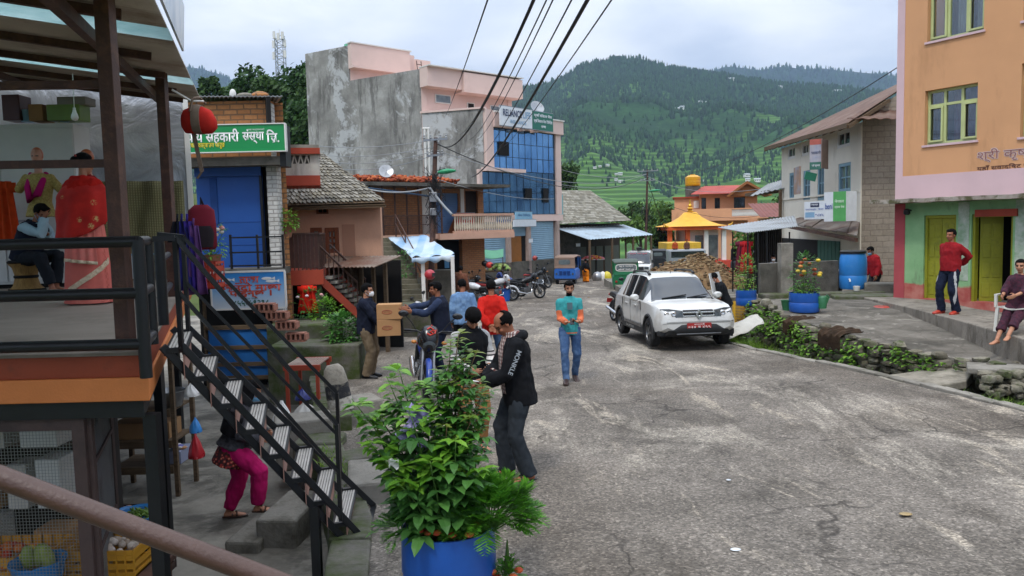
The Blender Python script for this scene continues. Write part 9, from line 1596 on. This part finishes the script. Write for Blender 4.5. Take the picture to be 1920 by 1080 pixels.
# -- small things round the left shop
rod=MB();a,b=at(322,168,9.2),at(382,190,9.4);rod.tube([a,lerp(a,b,.6)+V((0,0,-.05)),b],.012,6);tag(rod.build('hanging_rod',M['white'],None),'pale bent rod under the tin roof from which the red bag hangs','rod')
p=at(373,224,9.4);bg_=thing('duffel_bag','red and grey duffel bag hanging from the roof edge','bag',p);m=MB();m.loft([((x,0,z),(0,1,0),(0,0,1),a,b)for x,z,a,b in((-.2,-.02,.05,.08),(-.16,-.02,.1,.14),(0,-.0,.13,.175),(.14,-.03,.11,.14),(.2,-.06,.05,.06))],18,pw=.8);m.build('bag_body',cloth('bag_red','b32a22'),bg_,smooth=60);m=MB();m.loft([((x,-.008,z),(0,1,0),(0,0,1),a,b)for x,z,a,b in((-.05,.0,.128,.17),(0,.0,.134,.18),(.05,-.005,.13,.168))],18,pw=.8);m.tube([(-.05,-.13,.08),(-.02,-.1,.24),(.02,0,.26),(.05,.1,.2)],.014,6);m.build('grey_panel',cloth('bag_grey','7a6a5c'),bg_,smooth=60);m=MB();m.bar((-.08,0,-.12),(.0,0,-.62),.05,.008);m.bar((.0,0,-.62),(-.06,0,-.7),.05,.008);m.build('strap',cloth('bag_grey','7a6a5c'),bg_)
p=at(379,424,9.9);bp=thing('backpack','maroon and grey backpack hanging beside the stair landing','bag',p,R(25));m=MB();m.loft([((0,y,z),(1,0,0),(0,1,0),a,b)for z,y,a,b in((-.3,0,.14,.08),(-.26,0,.17,.12),(0,0,.17,.13),(.2,.0,.155,.1),(.27,0,.08,.05))],18,pw=.7);m.build('bag_body',cloth('bag_maroon','6e1f2c'),bp,smooth=50);m=MB();m.loft([((0,-.06,z),(1,0,0),(0,1,0),a,b)for z,a,b in((-.27,.12,.08),(-.1,.14,.1),(.0,.12,.08))],14,pw=.7);m.build('front_pocket',cloth('bag_dark','2a2428'),bp,smooth=50);m=MB();m.tube([(-.1,.1,.2),(-.14,.2,0),(-.1,.12,-.25)],.02,6);m.tube([(0,0,.27),(0,.02,.36),(.03,.02,.27)],.012,6);m.build('strap',cloth('bag_dark','2a2428'),bp)
for i,(px,c,lb)in enumerate(((340,'2a2a6a','dark blue garment hanging on the stair corner'),(350,'3a2a7a','violet blue garment hanging next to the dark blue one'),(362,'5a3a6a','purple garment hanging lowest by the platform edge'),(332,'1c1c22','black garment hung over the stair corner post'))):p=at(px,415+(8 if i==2 else 0),8.4);m=MB();m.slab(lambda u,w:V(((-.05-.07*w)+(.1+.14*w)*u,.04*math.sin(u*14+i)*(.3+w),-.75*w*(1 if i!=3 else .3))),18,8,(0,.02,0));m.tube([(0,0,0),(0,.02,.08)],.012,5);tag(m.build('garment',cloth('garment_'+c,c,.25),None,smooth=180,loc=p),lb,'garment')
for(px,py,d,c,lb)in((0,340,10.9,'c8451c','orange garment hanging at the left edge of the shop'),(1400,452,23.8,'a8242a','red cloth hanging under the tin shed roof'),(575,535,16.3,'d02a1c','small red dress hanging under the red balcony'),(1391,452,24.4,'6a2a3a','dark red cloth hanging behind the red one under the tin shed')):p=at(px,py,d);h=.95 if d<12 else .6 if d<20 else 1.0;m=MB();m.slab(lambda u,w:V(((-.12-.1*w)+(.24+.2*w)*u,.03*math.sin(u*20),-h*w)),18,6,(0,.03,0));m.box(-.2,.2,0,.03,-.16,-.02);tag(m.build('garment',cloth('g_'+c,c,.2),None,smooth=180,loc=p),lb,'garment')
crate('crate',onz(317,556,FZ)+V((0,1.2,0)),.34,.3,.36,pl('crate_red','a8321c'),'tall red plastic crate on the shop floor behind the railing');p=onz(266,522,FZ);bucket('bucket',266,522,10.6,.16,.34,pale,'white paint bucket with blue label on the shop floor',rim=pl('bucket_blue','4f9ac0'))
bn=thing('slat_bench','red painted slatted bench frame standing in the yard by the blue drum','bench',(0,0,0));a,b=at(538,690,11.8),at(612,668,12.4);zt9=at(575,680,12).z;m=MB()
for k in range(11):x=a.x+(b.x-a.x)*k/10;m.box(x-.018,x+.018,11.8,12.5,zt9-.02,zt9)
m.build('slats',pm('worn_bench','8a7468',.8,.2,5,'a89a8c',.4),bn);m=MB();[B1('rail',M['redpaint'],bn,(a.x-.05,b.x+.05,y,y+.04,zt9-.08,zt9))for y in(11.76,12.5)]
for x in(a.x,b.x):
 for y in(11.78,12.5):B1('leg',M['redpaint'],bn,(x-.025,x+.025,y-.02,y+.03,-.74,zt9-.08))
p=at(530,790,10.2);sheetbag('plastic_bag',(p.x,10.2,p.z-.1),.17,.38,M['white'],'white plastic sack standing behind the stair rails',seed=4,flare=.7);p=at(568,742,11);sheetbag('plastic_bag',(p.x,11,p.z-.05),.13,.16,pl('bag_navy','1f2a6a'),'dark blue bag lying under the slat bench',seed=5,flare=.6);p=at(572,770,10.6);sheetbag('plastic_bag',(p.x,10.6,p.z-.1),.22,.22,pl('bag_grey_white','a8a49c'),'greyish white sack on the blocks below the slat bench',seed=7,flare=.6)
p=at(606,634,15.3);m=MB();m.lathe([(.13,0),(.17,.2),(.18,.22),(.15,.22),(.12,.02)],n=18);tag(m.build('basket',M['terra'],None,smooth=50,loc=p),'brown clay tub with twigs on the stone ledge','tub');pile('brick_scraps',(p.x,p.y,p.z+.2),.15,.12,.06,14,.04,multi('scraps',['8a4a34','6a5a4a','a8988a']),'broken scraps heaped in the brown clay tub','scraps',(1.5,.5,.5))
for i,(px,py)in enumerate(((497,585),(520,600),(538,618),(556,640))):p=at(px,py,12.9);m=MB();m.box(-.16,.16,-.1,.1,0,.03);[m.box(-.16+k*.08,-.13+k*.08,-.105,.105,.03,.13)for k in range(5)];m.box(-.16,.16,-.1,.1,.13,.15);o=m.build('small_crate',pm('pinkish_wood','9a6a58',.8,.2,5),None,loc=p);tag(o,'small pinkish wooden rack on the slanting rail, '+('topmost','second from the top','third from the top','lowest')[i]+' of four','rack','racks on the slanting rail')
